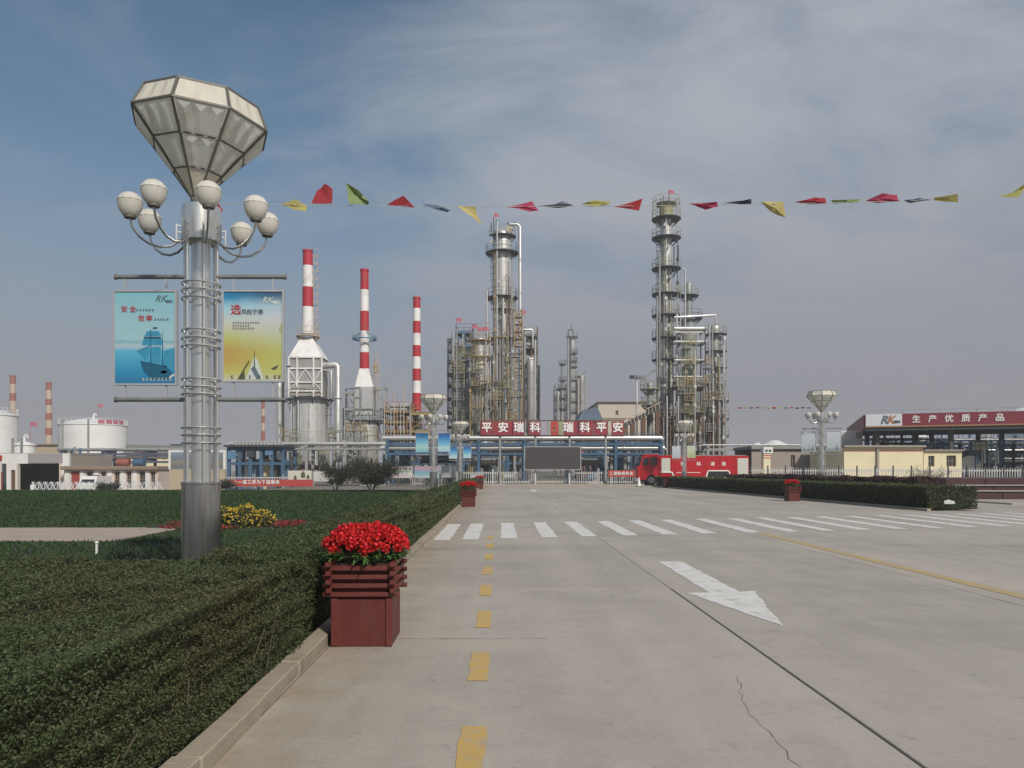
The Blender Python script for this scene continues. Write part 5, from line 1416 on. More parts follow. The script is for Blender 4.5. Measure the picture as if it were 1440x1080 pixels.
t = frame('steel_frame', 'low ochre pipe frame at the foot of the tallest tower', 'steel frame', x10(925), x10(1000), Y10 - 3, Y10 - .6, -.05, [z10(q) for q in (628, 606, 588)], 4, 1, RUST, YEL, w=.2, floor=GRATE)
for k in range(16): pipe(t, [(x10(926 + 4.6 * k), Y10 - 3.3, z10(645)), (x10(926 + 4.6 * k), Y10 - 3.3, z10((590, 560, 600, 575, 610, 555, 595, 570)[k % 8]))], .07 + .04 * (k % 3), (CLADD, PIPE, RUST, OCRM)[k % 4], 6)
for k in range(7):
    b = MB(); q = (632, 610, 592)[k % 3]; b.cyl((x10(930 + 9 * k), Y10 - 2, z10(q) + .5), (x10(937 + 9 * k), Y10 - 2, z10(q) + .5), .45, n=12); b.build('exchanger', (CLAD, CLADD, OCRM, RUST)[k % 4], t, smooth=True)

# canopy shed and round deck left of the tallest tower
Y11 = 96
x11 = lambda p: X(p, Y11); z11 = lambda p: Z(p, Y11)
t = thing('canopy_shed', 'open shed with sloping dark roof on brown posts left of the tallest tower', 'shed', (x11(900), Y11, -.05))
b = MB()
A_ = (x11(868), Y11, z11(606)); B_ = (x11(934), Y11 + 2, z11(585)); 
b.add([(x11(868), Y11, z11(606)), (x11(936), Y11, z11(572)), (X(936, Y11 + 9), Y11 + 9, Z(568, Y11 + 9)), (X(874, Y11 + 9), Y11 + 9, Z(600, Y11 + 9)),
       (x11(868), Y11, z11(603.5)), (x11(936), Y11, z11(569)), (X(936, Y11 + 9), Y11 + 9, Z(565, Y11 + 9)), (X(874, Y11 + 9), Y11 + 9, Z(597, Y11 + 9))], [(0, 1, 2, 3), (4, 5, 6, 7), (0, 1, 5, 4), (1, 2, 6, 5), (2, 3, 7, 6), (3, 0, 4, 7)])
b.build('roof', M('dark corrugated roof', (.06, .06, .055), .7, .1, .3, 1), t)
for a, q in ((880, 599), (890, 594), (905, 587), (925, 577)):
    b = MB(); b.bar((x11(a), Y11 + .3, -.05), (x11(a), Y11 + .3, z11(q)), .55); b.build('post', RUST, t)
b = MB()
for k in range(12): b.bar((x11(872 + 5 * k), Y11 - .05, z11(603.5 - 2.5 * k)), (x11(872 + 5 * k), Y11 - .05, z11(594 - 2.5 * k)), .07)
b.bar((x11(872), Y11 - .05, z11(594)), (x11(930), Y11 - .05, z11(565)), .08); b.build('railing', OCRM, t)
t = thing('round_deck', 'round olive deck on legs beside the tallest tower', 'platform', (x9(914), Y9 - 3, -.05))
platform(t, X(914, 104), 104, Z(547, 104), .3, 1.35, OLIVE, OLIVE); platform(t, X(914, 104), 104, Z(570, 104), .3, 1.2, GRATE, OLIVE)
shell(t, X(914, 104), 104, [(-.05, Z(540, 104), .45)], CLADD, 14, 3, name='column')
pipe(t, [(X(905, 104), 103, Z(548, 104)), (X(906, 104), 103, Z(532, 104)), (X(915, 104), 103, Z(523, 104)), (X(922, 104), 103, Z(521, 104))], .12, GREY)
t = thing('floodlight_mast', 'slim white floodlight mast standing left of the tallest tower', 'floodlight', (X(895.5, 118), 118, -.05))
b = MB(); b.cyl((X(895.5, 118), 118, -.05), (X(895.5, 118), 118, Z(534, 118)), .22, .14, 10); b.build('mast', WPAINT, t, smooth=True)
b = MB(); b.bar((X(886, 118), 118, Z(532, 118)), (X(906, 118), 118, Z(532, 118)), .12); b.build('cross_arm', GREY, t)
for a in (887, 891, 896, 901, 905):
    b = MB(); b.bbox(X(a, 118) - .2, X(a, 118) + .2, 117.5, 118.1, Z(533, 118), Z(528, 118), .06); b.build('lamp_head', GREY, t)

# small bore lines, junction boxes and instrument stands that crowd the columns
def clutter(parent, px0, px1, Y, n, b0, t0, t1, mats, rr=(.035, .09), dy=1.9):
    for k in range(n):
        a = random.uniform(px0, px1); q0 = b0 - random.uniform(0, 60); q1 = random.uniform(t0, t1)
        if q1 > q0 - 15: continue
        y = Y - dy - random.uniform(0, .5); r = random.uniform(*rr); pts = [(X(a, Y), y, Z(q0, Y)), (X(a, Y), y, Z(q1, Y))]
        if random.random() < .5: pts.append((X(a + random.uniform(-6, 6), Y), y + .4, Z(q1 - random.uniform(0, 4), Y)))
        b = MB(); b.tube(pts, r, 6)
        z_ = min(pts[0][2], pts[1][2])
        for j in range(random.randint(1, 3)):
            f = random.random(); zz_ = pts[0][2] + (pts[1][2] - pts[0][2]) * f; b.bbox(pts[0][0] - .18, pts[0][0] + .18, y - .12, y + .12, zz_ - .22, zz_ + .22, .03)
        b.build('small_pipe', random.choice(mats), parent)
clutter(tw, 688, 724, Y5, 16, 610, 360, 560, (CLADD, PIPE, GREY, YEL, RUST))
clutter(rt, 917, 958, Y9, 22, 640, 300, 560, (CLADD, PIPE, GREY, OLIVE, DKFR), dy=1.2)
for nm, a0, a1, Y_, n_, tt, mats in (('bundle of thin pipes and platforms at the foot of the central tower', 660, 740, 104, 26, 480, (CLADD, PIPE, YEL, RUST, BLUE)), ('bundle of thin pipes and ladders between the right tower columns', 950, 1022, 101, 30, 455, (CLADD, PIPE, OLIVE, GREY, RUST)), ('bundle of thin pipes and walkways in the blue frame left of the central tower', 632, 668, 107, 14, 465, (CLADD, BLUEL, GREY, YEL, PIPE)), ('bundle of thin pipes round the foot of the two furnaces', 395, 545, 95, 26, 585, (CLAD, CLADD, GREY, PIPE))):
    t = thing('pipe_bundle', nm, 'pipes', (X((a0 + a1) / 2, Y_), Y_, -.05))
    clutter(t, a0, a1, Y_, n_, 690, tt, 640, mats, (.04, .10), 0)
    for k in range(24):
        a = random.uniform(a0, a1 - 16); q = random.uniform(tt + 20, 640); w_ = random.uniform(8, 18)
        b = MB(); b.box(X(a, Y_), X(a + w_, Y_), Y_ - .5, Y_ + .8, Z(q, Y_) - .06, Z(q, Y_))
        for i in range(5): b.bar((X(a + w_ * i / 4, Y_), Y_ - .5, Z(q, Y_)), (X(a + w_ * i / 4, Y_), Y_ - .5, Z(q, Y_) + 1), .05)
        for h in (.5, 1): b.bar((X(a, Y_), Y_ - .5, Z(q, Y_) + h), (X(a + w_, Y_), Y_ - .5, Z(q, Y_) + h), .05)
        for e in (.05, .95): b.bar((X(a + w_ * e, Y_), Y_ + .5, -.05), (X(a + w_ * e, Y_), Y_ + .5, Z(q, Y_)), .07)
        b.build('walkway', random.choice((YEL, OLIVE, GREY)), t)
# ================================================================ BUILDINGS
def wall(parent, x0, x1, y, z0, z1, th, opens, mat, name='wall'):
    """wall facing -Y with real openings [(x0,x1,z0,z1)]"""
    xs = sorted({x0, x1, *[v for o in opens for v in o[:2]]}); zs = sorted({z0, z1, *[v for o in opens for v in o[2:]]})
    b = MB()
    for i in range(len(xs) - 1):
        run = None
        for j in range(len(zs) - 1):
            mx, mz = (xs[i] + xs[i + 1]) / 2, (zs[j] + zs[j + 1]) / 2
            if any(o[0] < mx < o[1] and o[2] < mz < o[3] for o in opens):
                if run: b.box(xs[i], xs[i + 1], y, y + th, run[0], run[1]); run = None
            else: run = (run[0], zs[j + 1]) if run else (zs[j], zs[j + 1])
        if run: b.box(xs[i], xs[i + 1], y, y + th, run[0], run[1])
    return b.build(name, mat, parent)
def window(parent, x0, x1, y, z0, z1, fr=WPAINT, glass=GLASS, nx=2, nz=2, name='window'):
    b = MB(); w = .06
    b.box(x0, x1, y + .05, y + .11, z0, z0 + w); b.box(x0, x1, y + .05, y + .11, z1 - w, z1)
    b.box(x0, x0 + w, y + .05, y + .11, z0 + w, z1 - w); b.box(x1 - w, x1, y + .05, y + .11, z0 + w, z1 - w)
    for i in range(1, nx): xm = x0 + (x1 - x0) * i / nx; b.box(xm - w / 2, xm + w / 2, y + .05, y + .108, z0 + w, z1 - w)
    for i in range(1, nz): zm = z0 + (z1 - z0) * i / nz; b.box(x0 + w, x1 - w, y + .05, y + .106, zm - w / 2, zm + w / 2)
    f = b.build(name, fr, parent)
    b = MB(); b.box(x0 + w * .5, x1 - w * .5, y + .075, y + .085, z0 + w * .5, z1 - w * .5); b.build('pane', glass, f)
    return f

# ---- left: workshop with open bay
YA = 80; xa = lambda p: X(p, YA); za = lambda p: Z(p, YA); GL = -.85
t = thing('workshop', 'white workshop with a wide dark open bay at the left edge', 'building', (xa(40), YA, GL))
wall(t, xa(-70), xa(97), YA, GL, za(638), .3, [(xa(26), xa(84), GL, za(652)), (xa(15), xa(21.5), GL, za(661)), (xa(2), xa(9), GL, za(652))], WPAINT)
b = MB(); b.box(xa(-70), xa(97), YA + .302, YA + 9, za(639), za(637)); b.build('roof', CONC, t)
b = MB(); b.box(xa(-70), xa(-69), YA + .302, YA + 9, GL, za(639.5)); b.box(xa(96), xa(97), YA + .302, YA + 9, GL, za(639.5)); b.box(xa(-69) + .01, xa(96) - .01, YA + 8.8, YA + 9, GL, za(639.5)); b.build('rear_walls', GREYB, t)
b = MB(); b.box(xa(40), xa(88), YA - .08, YA - .004, za(651), za(638)); b.build('lintel_band', M('grey mauve lintel', (.33, .31, .31), .8), t)
for a0, a1 in ((24, 26), (84, 86.5)):
    b = MB(); b.box(xa(a0), xa(a1), YA - .12, YA - .004, GL, za(651.5)); b.build('jamb', PINKW, t)
for k in range(3):
    b = MB(); b.box(xa(30 + 18 * k), xa(42 + 18 * k), YA + 5 + .3 * k, YA + 6.5, GL, za(675 - 4 * k)); b.build('stored_crate', DKFR, t)
b = MB(); b.box(xa(15.4), xa(21), YA + .1, YA + .16, GL, za(661.4)); b.build('door', RUST, t)
b = MB(); b.box(xa(2.3), xa(8.6), YA + .1, YA + .16, GL, za(652.4)); b.build('door', DKFR, t)
t = thing('notice_cabinet', 'red notice cabinet on a post at the far left edge', 'sign', (xa(1), YA - 3, GL))
b = MB(); b.box(X(-4, 77), X(3.5, 77), 76.8, 77, GL, Z(664, 77)); b.build('cabinet', SRED, t)
b = MB(); b.bar((X(3, 77), 76.7, GL), (X(3, 77), 76.7, Z(640, 77)), .12); b.build('post', WPAINT, t)
b = MB(); b.box(X(0, 77), X(6.5, 77), 76.55, 76.62, Z(648, 77), Z(640.5, 77)); b.build('sign_plate', SRED, t)

# ---- left: long low office
YB_ = 79
x_ = lambda p: X(p, YB_); z_ = lambda p: Z(p, YB_)
t = thing('office_building', 'long low pinkish office with a red door behind the lattice gate', 'building', (x_(155), YB_, GL))
wins = [(122, 130), (142, 149), (161, 168), (178, 184.5), (196, 204), (212, 218)]
ops = [(x_(a), x_(c), z_(686), z_(663)) for a, c in wins] + [(x_(100), x_(112), GL, z_(663))]
wall(t, x_(90), x_(222), YB_, GL, z_(661), .25, ops, PINKW)
for a, c in wins: window(t, x_(a), x_(c), YB_ + .08, z_(686), z_(663), TAN, GLASS, 2, 2)
b = MB(); b.bbox(x_(100.4), x_(111.6), YB_ + .08, YB_ + .16, GL, z_(663.4), .02); d = b.build('door', M('brick red door', (.34, .06, .05), .5), t)
b = MB(); b.box(x_(110.4), x_(111), YB_ + .03, YB_ + .078, z_(677), z_(676)); b.build('handle', STEELD, d)
b = MB(); b.bbox(x_(88), x_(224), YB_ - .5, YB_ + 7, z_(660.9), z_(655.5), .05); b.build('roof_slab', TAN, t)
b = MB(); b.box(x_(90), x_(90.6), YB_ + .253, YB_ + 6.9, GL, z_(661)); b.box(x_(221.4), x_(222), YB_ + .253, YB_ + 6.9, GL, z_(661)); b.box(x_(90.7), x_(221.3), YB_ + 6.7, YB_ + 6.9, GL, z_(661)); b.build('rear_walls', PINKW, t)
for a in (95, 116, 136, 155, 173, 190, 208):
    b = MB(); b.box(x_(a) - .22, x_(a) + .22, YB_ - .10, YB_ - .003, GL, z_(661.2)); b.build('pilaster', WPAINT, t)

# ---- picture board behind the big lamp
t = thing('picture_board', 'beige wall with a white framed picture behind the big lamp', 'board', (X(275, 70), 70, -.8))
b = MB(); b.box(X(238, 70), X(316, 70), 70, 70.3, -.85, Z(660, 70)); b.build('base_wall', BEIGE, t)
b = MB(); b.box(X(237, 70), X(317, 70), 69.97, 70.2, Z(660, 70) + .003, Z(633, 70)); b.build('frame', WPAINT, t)
pm = poster_mat('lake picture print', [(0, (.14, .16, .17)), (.4, (.25, .24, .20)), (.55, (.17, .20, .25)), (1, (.24, .30, .38))], 4.6, 1.6, .08, 5)
b = MB(); b.box(X(240.5, 70), X(314, 70), 69.93, 69.965, Z(659, 70), Z(636, 70)); b.build('picture', pm, t, origin=(X(240.5, 70), 69.95, Z(659, 70)))

# ---- retractable lattice gate
YG = 72
t = thing('lattice_gate', 'white retractable lattice gate in front of the office and the workshop', 'gate', (X(140, YG), YG, -.75))
zb, zt = Z(693.5, YG), Z(678, YG)
n = 21
for k in range(n):
    xa0, xb0 = X(47 + 185 * k / n, YG), X(47 + 185 * (k + .86) / n, YG)
    b = MB()
    for j, yy in ((0, YG - .15),):
        b.bar((xa0, yy, zb + .1), (xb0, yy, zt), .06); b.bar((xb0, yy + .03, zb + .1), (xa0, yy + .03, zt), .06)
        b.bar((xa0, yy - .03, zb), (xa0, yy - .03, zt + .05), .05)
        b.bar((xa0, yy + .05, (zb + zt) / 2), ((xa0 + xb0) / 2, yy + .05, zt), .035); b.bar(((xa0 + xb0) / 2, yy + .05, zb + .1), (xb0, yy + .05, (zb + zt) / 2), .035)
    b.bar((xa0, YG - .15, zt), (xa0, YG + .15, zt), .06)
    b.cyl((xa0, YG - .2, zb - .02), (xa0, YG - .14, zb - .02), .07, n=8)
    b.build('lattice_unit', M('white gate paint', (.78, .79, .80), .4, .2, .08, 3), t)
b = MB(); b.bbox(X(44, YG), X(49, YG), YG - .25, YG + .25, zb - .05, zt - .25, .06); b.build('drive_head', WPAINT, t)

# ---- small white van behind the gate
YV = 75; xv = X(119.5, YV); zv = -.85
t = thing('van', 'small white van parked behind the lattice gate, seen from the front', 'van', (xv, YV, zv))
b = MB(); b.prism([(YV, zv + .35), (YV + 3.6, zv + .35), (YV + 3.6, zv + 1.75), (YV + .9, zv + 1.78), (YV + .35, zv + 1.1), (YV, zv + .95)], 'x', xv - .78, xv + .78); b.build('body', WPAINT, t)
b = MB(); b.add([(xv - .66, YV + .35 - .004, zv + 1.13), (xv + .66, YV + .35 - .004, zv + 1.13), (xv + .6, YV + .86 - .004, zv + 1.70), (xv - .6, YV + .86 - .004, zv + 1.70)], [(0, 1, 2, 3)]); b.build('windscreen', GLASS, t)
for s in (-1, 1):
    b = MB(); b.cyl((xv + s * .78, YV + .6, zv + .3), (xv + s * .60, YV + .6, zv + .3), .3, n=14); b.build('wheel', BLACK, t)
    b = MB(); b.bbox(xv + s * .58 - .14, xv + s * .58 + .14, YV - .03, YV + .05, zv + .72, zv + .88, .02); b.build('headlight', M('headlight glass', (.7, .72, .75), .15), t)
b = MB(); b.bbox(xv - .76, xv + .76, YV - .05, YV + .04, zv + .38, zv + .56, .02); b.build('bumper', DKFR, t)
b = MB(); b.box(xv - .45, xv + .45, YV + 1.2, YV + 1.9, zv + 1.785, zv + 1.87); b.build('roof_rack', DKFR, t)

# ---- tanks
def tank(label, pxc, Y, rpx, pbase, ptop, crown, rail=True, flags=True):
    r = rpx * Y / 1080; x = X(pxc, Y); zt = Z(ptop, Y)
    t = thing('storage_tank', label, 'storage tank', (x, Y, -.9), 'white storage tanks')
    prof = [(r, -.9)]; z = -.9
    while z + 1.8 < zt: z += 1.8; prof += [(r, z - .02), (r + .02, z), (r, z + .02)]
    prof.append((r, zt)); prof += [(r + .12, zt), (r + .12, zt + .15), (r, zt + .15)]
    b = MB(); b.lathe(x, Y, prof, 48); b.build('wall', TANKW, t, smooth=True)
    b = MB(); b.lathe(x, Y, [(r - .01, zt + .1), (r * .8, zt + crown * .45), (r * .5, zt + crown * .8), (r * .2, zt + crown * .97), (.05, zt + crown)], 40); b.build('roof', TANKW, t, smooth=True)
    if rail: railing(t, x, Y, zt + .15, r - .05, WPAINT, h=1.0, n=36, t=.05)
    b = MB(); b.cyl((x, Y, zt + crown - .1), (x, Y, zt + crown + .6), .18, n=8); b.tube([(x, Y, zt + crown + .5), (x + .1, Y, zt + crown + .85), (x + .4, Y, zt + crown + .8), (x + .45, Y, zt + crown + .5)], .12, 8); b.build('breather_valve', WPAINT, t)
    for a in (-118, -70):
        q = R(a); b = MB(); b.bar((x + (r + .15) * math.cos(q), Y + (r + .15) * math.sin(q), -.9), (x + (r + .15) * math.cos(q), Y + (r + .15) * math.sin(q), zt + .9), .22, .3); b.build('downpipe', GREY, t)
    if flags: flagp(t, x + .8, Y, zt + crown, 2.6, 1.2)
    return t, x, r, zt
t, tx, tr, tz = tank('large white domed storage tank with red banners on its right rim', 131.5, 135, 43.5, 640, 599, 1.3)
b = MB()
for k in range(4):
    a0, a1 = R(-55 + 13 * k), R(-55 + 13 * k + 11); b.add([(tx + (tr + .05) * math.cos(a0), 135 + (tr + .05) * math.sin(a0), tz + .2), (tx + (tr + .05) * math.cos(a1), 135 + (tr + .05) * math.sin(a1), tz + .2), (tx + (tr + .05) * math.cos(a1), 135 + (tr + .05) * math.sin(a1), tz + .85), (tx + (tr + .05) * math.cos(a0), 135 + (tr + .05) * math.sin(a0), tz + .85)], [(0, 1, 2, 3)])
b.build('rim_banner', FLAGP, t)
tank('white storage tank cut off by the left edge of the view', -16, 118, 36, 640, 585, 1.0, flags=False)
tank('small low white tank behind the workshop', 34, 100, 14, 640, 626.5, .5, rail=False)
t = thing('storehouse', 'plain tan storehouse between the small tank and the large tank', 'building', (X(66, 140), 140, -.9))
b = MB(); b.box(X(36, 140), X(92, 140), 140, 150, -.9, Z(626, 140)); b.build('wall', BEIGE, t); b = MB(); b.box(X(35, 140), X(93, 140), 139.6, 150.4, Z(626, 140) + .003, Z(624.4, 140)); b.build('roof', TAN, t)
t = thing('storehouse', 'long grey green roofed shed right of the large tank', 'building', (X(215, 120), 120, -.9))
b = MB(); b.box(X(176, 120), X(262, 120), 120.5, 130, -.9, Z(640, 120)); b.build('wall', CREAM, t)
b = MB(); b.prism([(X(172, 120), Z(640, 120) + .003), (X(266, 120), Z(640, 120) + .003), (X(258, 120), Z(627, 120)), (X(178, 120), Z(625, 120))], 'y', 120, 131); b.build('roof', M('grey green roof sheet', (.22, .24, .22), .6, .1, .2, .5), t)
b = MB(); b.box(X(190, 120), X(211, 120), 119.9, 119.97, Z(636, 120), Z(630, 120)); b.build('sign_strip', M('dull red sign', (.24, .12, .12), .7, 0, .5, 1.2), t)
b = MB(); b.box(X(231, 120), X(243, 120), 122, 124, Z(627.5, 120), Z(624, 120)); b.build('roof_unit', DKFR, t)

# ---- pipe racks
def rack(name, label, x0, x1, y0, y1, z0, levels, step, mat, npipe, mats, rr=(.09, .24)):
    t = thing(name, label, 'pipe rack', ((x0 + x1) / 2, (y0 + y1) / 2, z0))
    n = max(1, round((x1 - x0) / step))
    for i in range(n + 1):
        x = x0 + (x1 - x0) * i / n
        for y in (y0, y1):
            b = MB(); b.bar((x, y, z0), (x, y, levels[-1] + .1), .3); b.build('column', mat, t)
        b = MB()
        for z in levels: b.bar((x, y0 - .25, z - .13), (x, y1 + .25, z - .13), .26, .26)
        b.build('cross_beam', mat, t)
    for z in levels:
        b = MB()
        for y in (y0, y1): b.bar((x0, y, z - .42), (x1, y, z - .42), .16, .24)
        b.build('girder', mat, t)
        for k in range(npipe):
            y = y0 + (y1 - y0) * (k + .5) / npipe; r = random.uniform(*rr)
            pipe(t, [(x0 - random.uniform(0, .8), y, z + r), (x1 + random.uniform(0, .8), y, z + r)], r, mats[k % len(mats)])
    return t
rack('pipe_rack', 'long pipe rack carrying pale pipes behind the picket fence below the red sign', X(545, 84), X(930, 84), 84, 88, -.05, [Z(633, 84), Z(619, 84)], 5.2, BLUE, 5, (PIPE, CLADD, BLUEL, PIPE, RUST), (.12, .26))
rack('pipe_rack', 'grey pipe rack running in front of the two furnaces', X(322, 90), X(540, 90), 90, 93, -.4, [Z(626, 90)], 5.0, GREY, 4, (PIPE, CLAD, GREY), (.1, .22))
rack('pipe_rack', 'dark blue pipe rack behind the pinkish office', X(86, 98), X(262, 98), 98, 101, -.9, [Z(645, 98), Z(634, 98)], 5.5, M('slate blue steel', (.09, .11, .16), .6, 0, .25, 1), 4, (CLADD, PIPE, GREY), (.1, .2))
rack('pipe_rack', 'low pale pipe run right of the fire engine above the grey building', X(995, 90), X(1190, 90), 90, 92, -.05, [Z(627, 90)], 6, GREY, 3, (CLADD, GREENG, PIPE), (.06, .11))
t = thing('vertical_pipes', 'bundle of upright blue grey pipes behind the red door', 'pipes', (X(104, 94), 94, -.9))
for k in range(5): pipe(t, [(X(97 + 4 * k, 94), 94 + .3 * (k % 2), -.9), (X(97 + 4 * k, 94), 94 + .3 * (k % 2), Z(634 - 3 * (k % 3), 94))], .14, (CLADD, BLUE, GREY)[k % 3])
for k in range(2):
    t = thing('drum_tank', ('brown red horizontal drum on the dark blue pipe rack', 'blue horizontal drum on the dark blue pipe rack')[k], 'tank', (X(170 + 22 * k, 96.5), 96.5, Z(657, 96)))
    b = MB(); b.cyl((X(165 + 23 * k, 96.5), 96.5, Z(651, 96.5)), (X(182 + 21 * k, 96.5), 96.5, Z(651, 96.5)), .5, n=16); b.build('shell', (ORED, BLUE)[k], t, smooth=True)
    b = MB()
    for q in (167, 178): b.box(X(q + 22 * k, 96.5) - .1, X(q + 22 * k, 96.5) + .1, 96.1, 96.9, gz(-40, 90) if 0 else Z(670, 96.5), Z(655, 96.5))
    b.build('saddle', DKFR, t)

# ---- blue pump shelter at the left
t = frame('pump_shelter', 'blue steel pump shelter left of the leftmost furnace', 'shelter', X(322, 86), X(398, 86), 86, 91, -.7, [Z(650, 86), Z(629, 86)], 5, 1, BLUE, None, w=.34, floor=None, brace=False)
b = MB(); b.box(X(318, 86), X(402, 86), 85.2, 91.8, Z(628.6, 86), Z(626, 86)); b.build('roof', DKFR, t)
for k in range(6):
    b = MB(); x = X(328 + 12.5 * k, 86); b.lathe(x, 88.5, [(.6, -.7), (.6, Z(648, 86)), (.3, Z(645, 86))], 16); b.build('vessel', (BLUE, WPAINT, BLUEL, CREAM, DKFR, BLUE)[k], t, smooth=True)
for k in range(3):
    b = MB(); b.box(X(322 + 26 * k, 86), X(333 + 26 * k, 86), 85.62, 85.8, Z(646 - k * 3, 86), Z(634, 86)); b.build('panel', (BLUEL, DKFR, BLUEL)[k], t)
b = MB()
for k in range(14): b.lathe(X(332 + 5 * k, 88), 88, [(.12, Z(626, 86)), (.12, Z(622, 86)), (.2, Z(621.6, 86)), (.2, Z(620, 86))], 8)
b.build('vent_caps', PIPE, t)

# ---- process clutter under the racks
cl_mats = (BLUE, DKFR, CLADD, BLUEL, GREY, GREENG, BLUE)
def pump(x, y, lab):
    t = thing('pump_unit', lab, 'pump', (x, y, -.05), 'pump units behind the picket fence')
    b = MB(); b.bbox(x - .9, x + .9, y - .4, y + .4, -.05, .25, .03); b.build('plinth', CONC, t)
    b = MB(); b.cyl((x - .75, y, .75), (x + .1, y, .75), .35, n=14); b.build('motor', random.choice((BLUE, GREY)), t, smooth=True)
    b = MB(); b.cyl((x + .15, y - .25, .7), (x + .15, y + .25, .7), .42, n=14); b.cyl((x + .4, y, .8), (x + .4, y, 1.7), .14, n=10); b.build('casing', CLADD, t, smooth=True)
def vessel(label, px_, Y, rpx, ptop, mat):
    x = X(px_, Y); r = rpx * Y / 1080
    t = thing('vessel', label, 'vessel', (x, Y, -.05))
    shell(t, x, Y, [(.6, Z(ptop, Y), r)], mat, 20, 1.6)
    b = MB()
    for k in range(4): b.bar((x + r * .8 * math.cos(k * 1.57 + .7), Y + r * .8 * math.sin(k * 1.57 + .7), -.05), (x + r * .8 * math.cos(k * 1.57 + .7), Y + r * .8 * math.sin(k * 1.57 + .7), .9), .16)
    b.build('legs', DKFR, t)
    pipe(t, [(x + r + .2, Y - .2, .2), (x + r + .2, Y - .2, Z(ptop, Y) + .4), (x, Y - .2, Z(ptop, Y) + .4 + r * .5)], .08, PIPE, 6)
def exchanger(label, px0, px1, py, Y, mat):
    z = Z(py, Y); t = thing('heat_exchanger', label, 'heat exchanger', (X(px0, Y), Y, -.05))
    b = MB(); b.cyl((X(px0, Y), Y, z), (X(px1, Y), Y, z), .55, n=18); b.build('shell', mat, t, smooth=True)
    for p in (px0, px1):
        b = MB(); b.cyl((X(p, Y) - .12, Y, z), (X(p, Y) + .12, Y, z), .68, n=18); b.build('flange', CLADD, t, smooth=True)
    b = MB()
    for f in (.25, .75): xx = X(px0 + (px1 - px0) * f, Y); b.box(xx - .15, xx + .15, Y - .4, Y + .4, -.05, z - .4)
    b.build('saddles', CONC, t)
for q, lab in ((590, 'small pump unit behind the notice board with the pink sky'), (672, 'small pump unit behind the picket fence, left of the first sign post'), (719, 'small pump unit behind the picket fence, between first sign post and dark screen'), (836, 'small pump unit behind the picket fence, right of the dark screen'), (885, 'small pump unit behind the short red banner')): pump(X(q, 80), 80 + random.uniform(-.6, .6), lab)
vessel('dark blue upright vessel left of the blue poster lamp', 568, 88, 7, 640, BLUE); vessel('green grey upright vessel below the first sign characters', 681, 96, 8, 622, GREENG)
vessel('grey upright vessel below the middle of the red sign', 725, 95, 9, 640, CLADD); vessel('blue upright vessel right of the dark screen', 842, 92, 9, 636, BLUE); vessel('second blue vessel left of the fire engine cab', 873, 91, 10, 634, BLUE)
exchanger('pale horizontal heat exchanger left of the dark screen', 663, 699, 648, 90, CLAD); exchanger('blue horizontal heat exchanger left of the fire engine', 850, 888, 628, 86.5, BLUEL)
exchanger('dark horizontal heat exchanger behind the blue poster lamp', 592, 640, 645, 90, DKFR); exchanger('rust brown heat exchanger below the red sign', 690, 735, 632, 93, RUST)
exchanger('pale horizontal heat exchanger behind the dark screen at its right edge', 818, 846, 648, 90, GREENG)
t = frame('steel_frame', 'low blue pipe frame behind the picket fence left of the dark screen', 'steel frame', X(548, 93), X(735, 93), 93, 97, -.05, [Z(650, 93), Z(634, 93)], 9, 1, BLUE, None, w=.3, floor=DKFR)
t = frame('steel_frame', 'low blue pipe frame right of the dark screen behind the fire engine', 'steel frame', X(815, 93), X(925, 93), 93, 97, -.05, [Z(652, 93), Z(638, 93), Z(622, 93)], 6, 1, BLUE, BLUE, w=.3, floor=DKFR)
for k in range(24):
    q = 816 + 4.5 * k; pipe(t, [(X(q, 92), 92, .0), (X(q, 92), 92, Z((640, 650, 630, 655)[k % 4], 92))], .09, (BLUE, DKFR, BLUEL, CLADD)[k % 4], 6)

# ---- beige hall in the distance
t = thing('hall', 'beige flat roofed hall in the distance left of the tallest tower', 'building', (X(870, 155), 155, -.05))
b = MB(); b.box(X(841, 155), X(930, 155), 155, 175, -.05, Z(567, 155)); b.build('wall', M('pale beige cladding', (.56, .50, .42), .7, 0, .06, .5), t)
b = MB(); b.box(X(840, 155), X(931, 155), 154.7, 175.3, Z(567, 155) + .003, Z(565, 155)); b.build('roof_edge', RUST, t)
b = MB(); b.box(X(841, 155), X(930, 155), 154.85, 154.99, Z(589, 155), Z(588, 155)); b.build('string_course', TAN, t)
window(t, X(866, 155), X(869.5, 155), 154.85, Z(583, 155), Z(577, 155), TAN)
t = thing('shed', 'blue roofed shed in the distance left of the beige hall', 'shed', (X(828, 150), 150, -.05))
b = MB(); b.box(X(815, 150), X(845, 150), 150, 158, -.05, Z(592, 150)); b.build('wall', M('dull red shed wall', (.25, .12, .11), .7, 0, .4, .8), t)
b = MB(); b.prism([(X(812, 150), Z(592, 150) + .003), (X(848, 150), Z(592, 150) + .003), (X(840, 150), Z(573, 150)), (X(820, 150), Z(577, 150))], 'y', 149.5, 158.5); b.build('roof', M('slate blue roof', (.12, .17, .24), .6, 0, .2, .5), t)

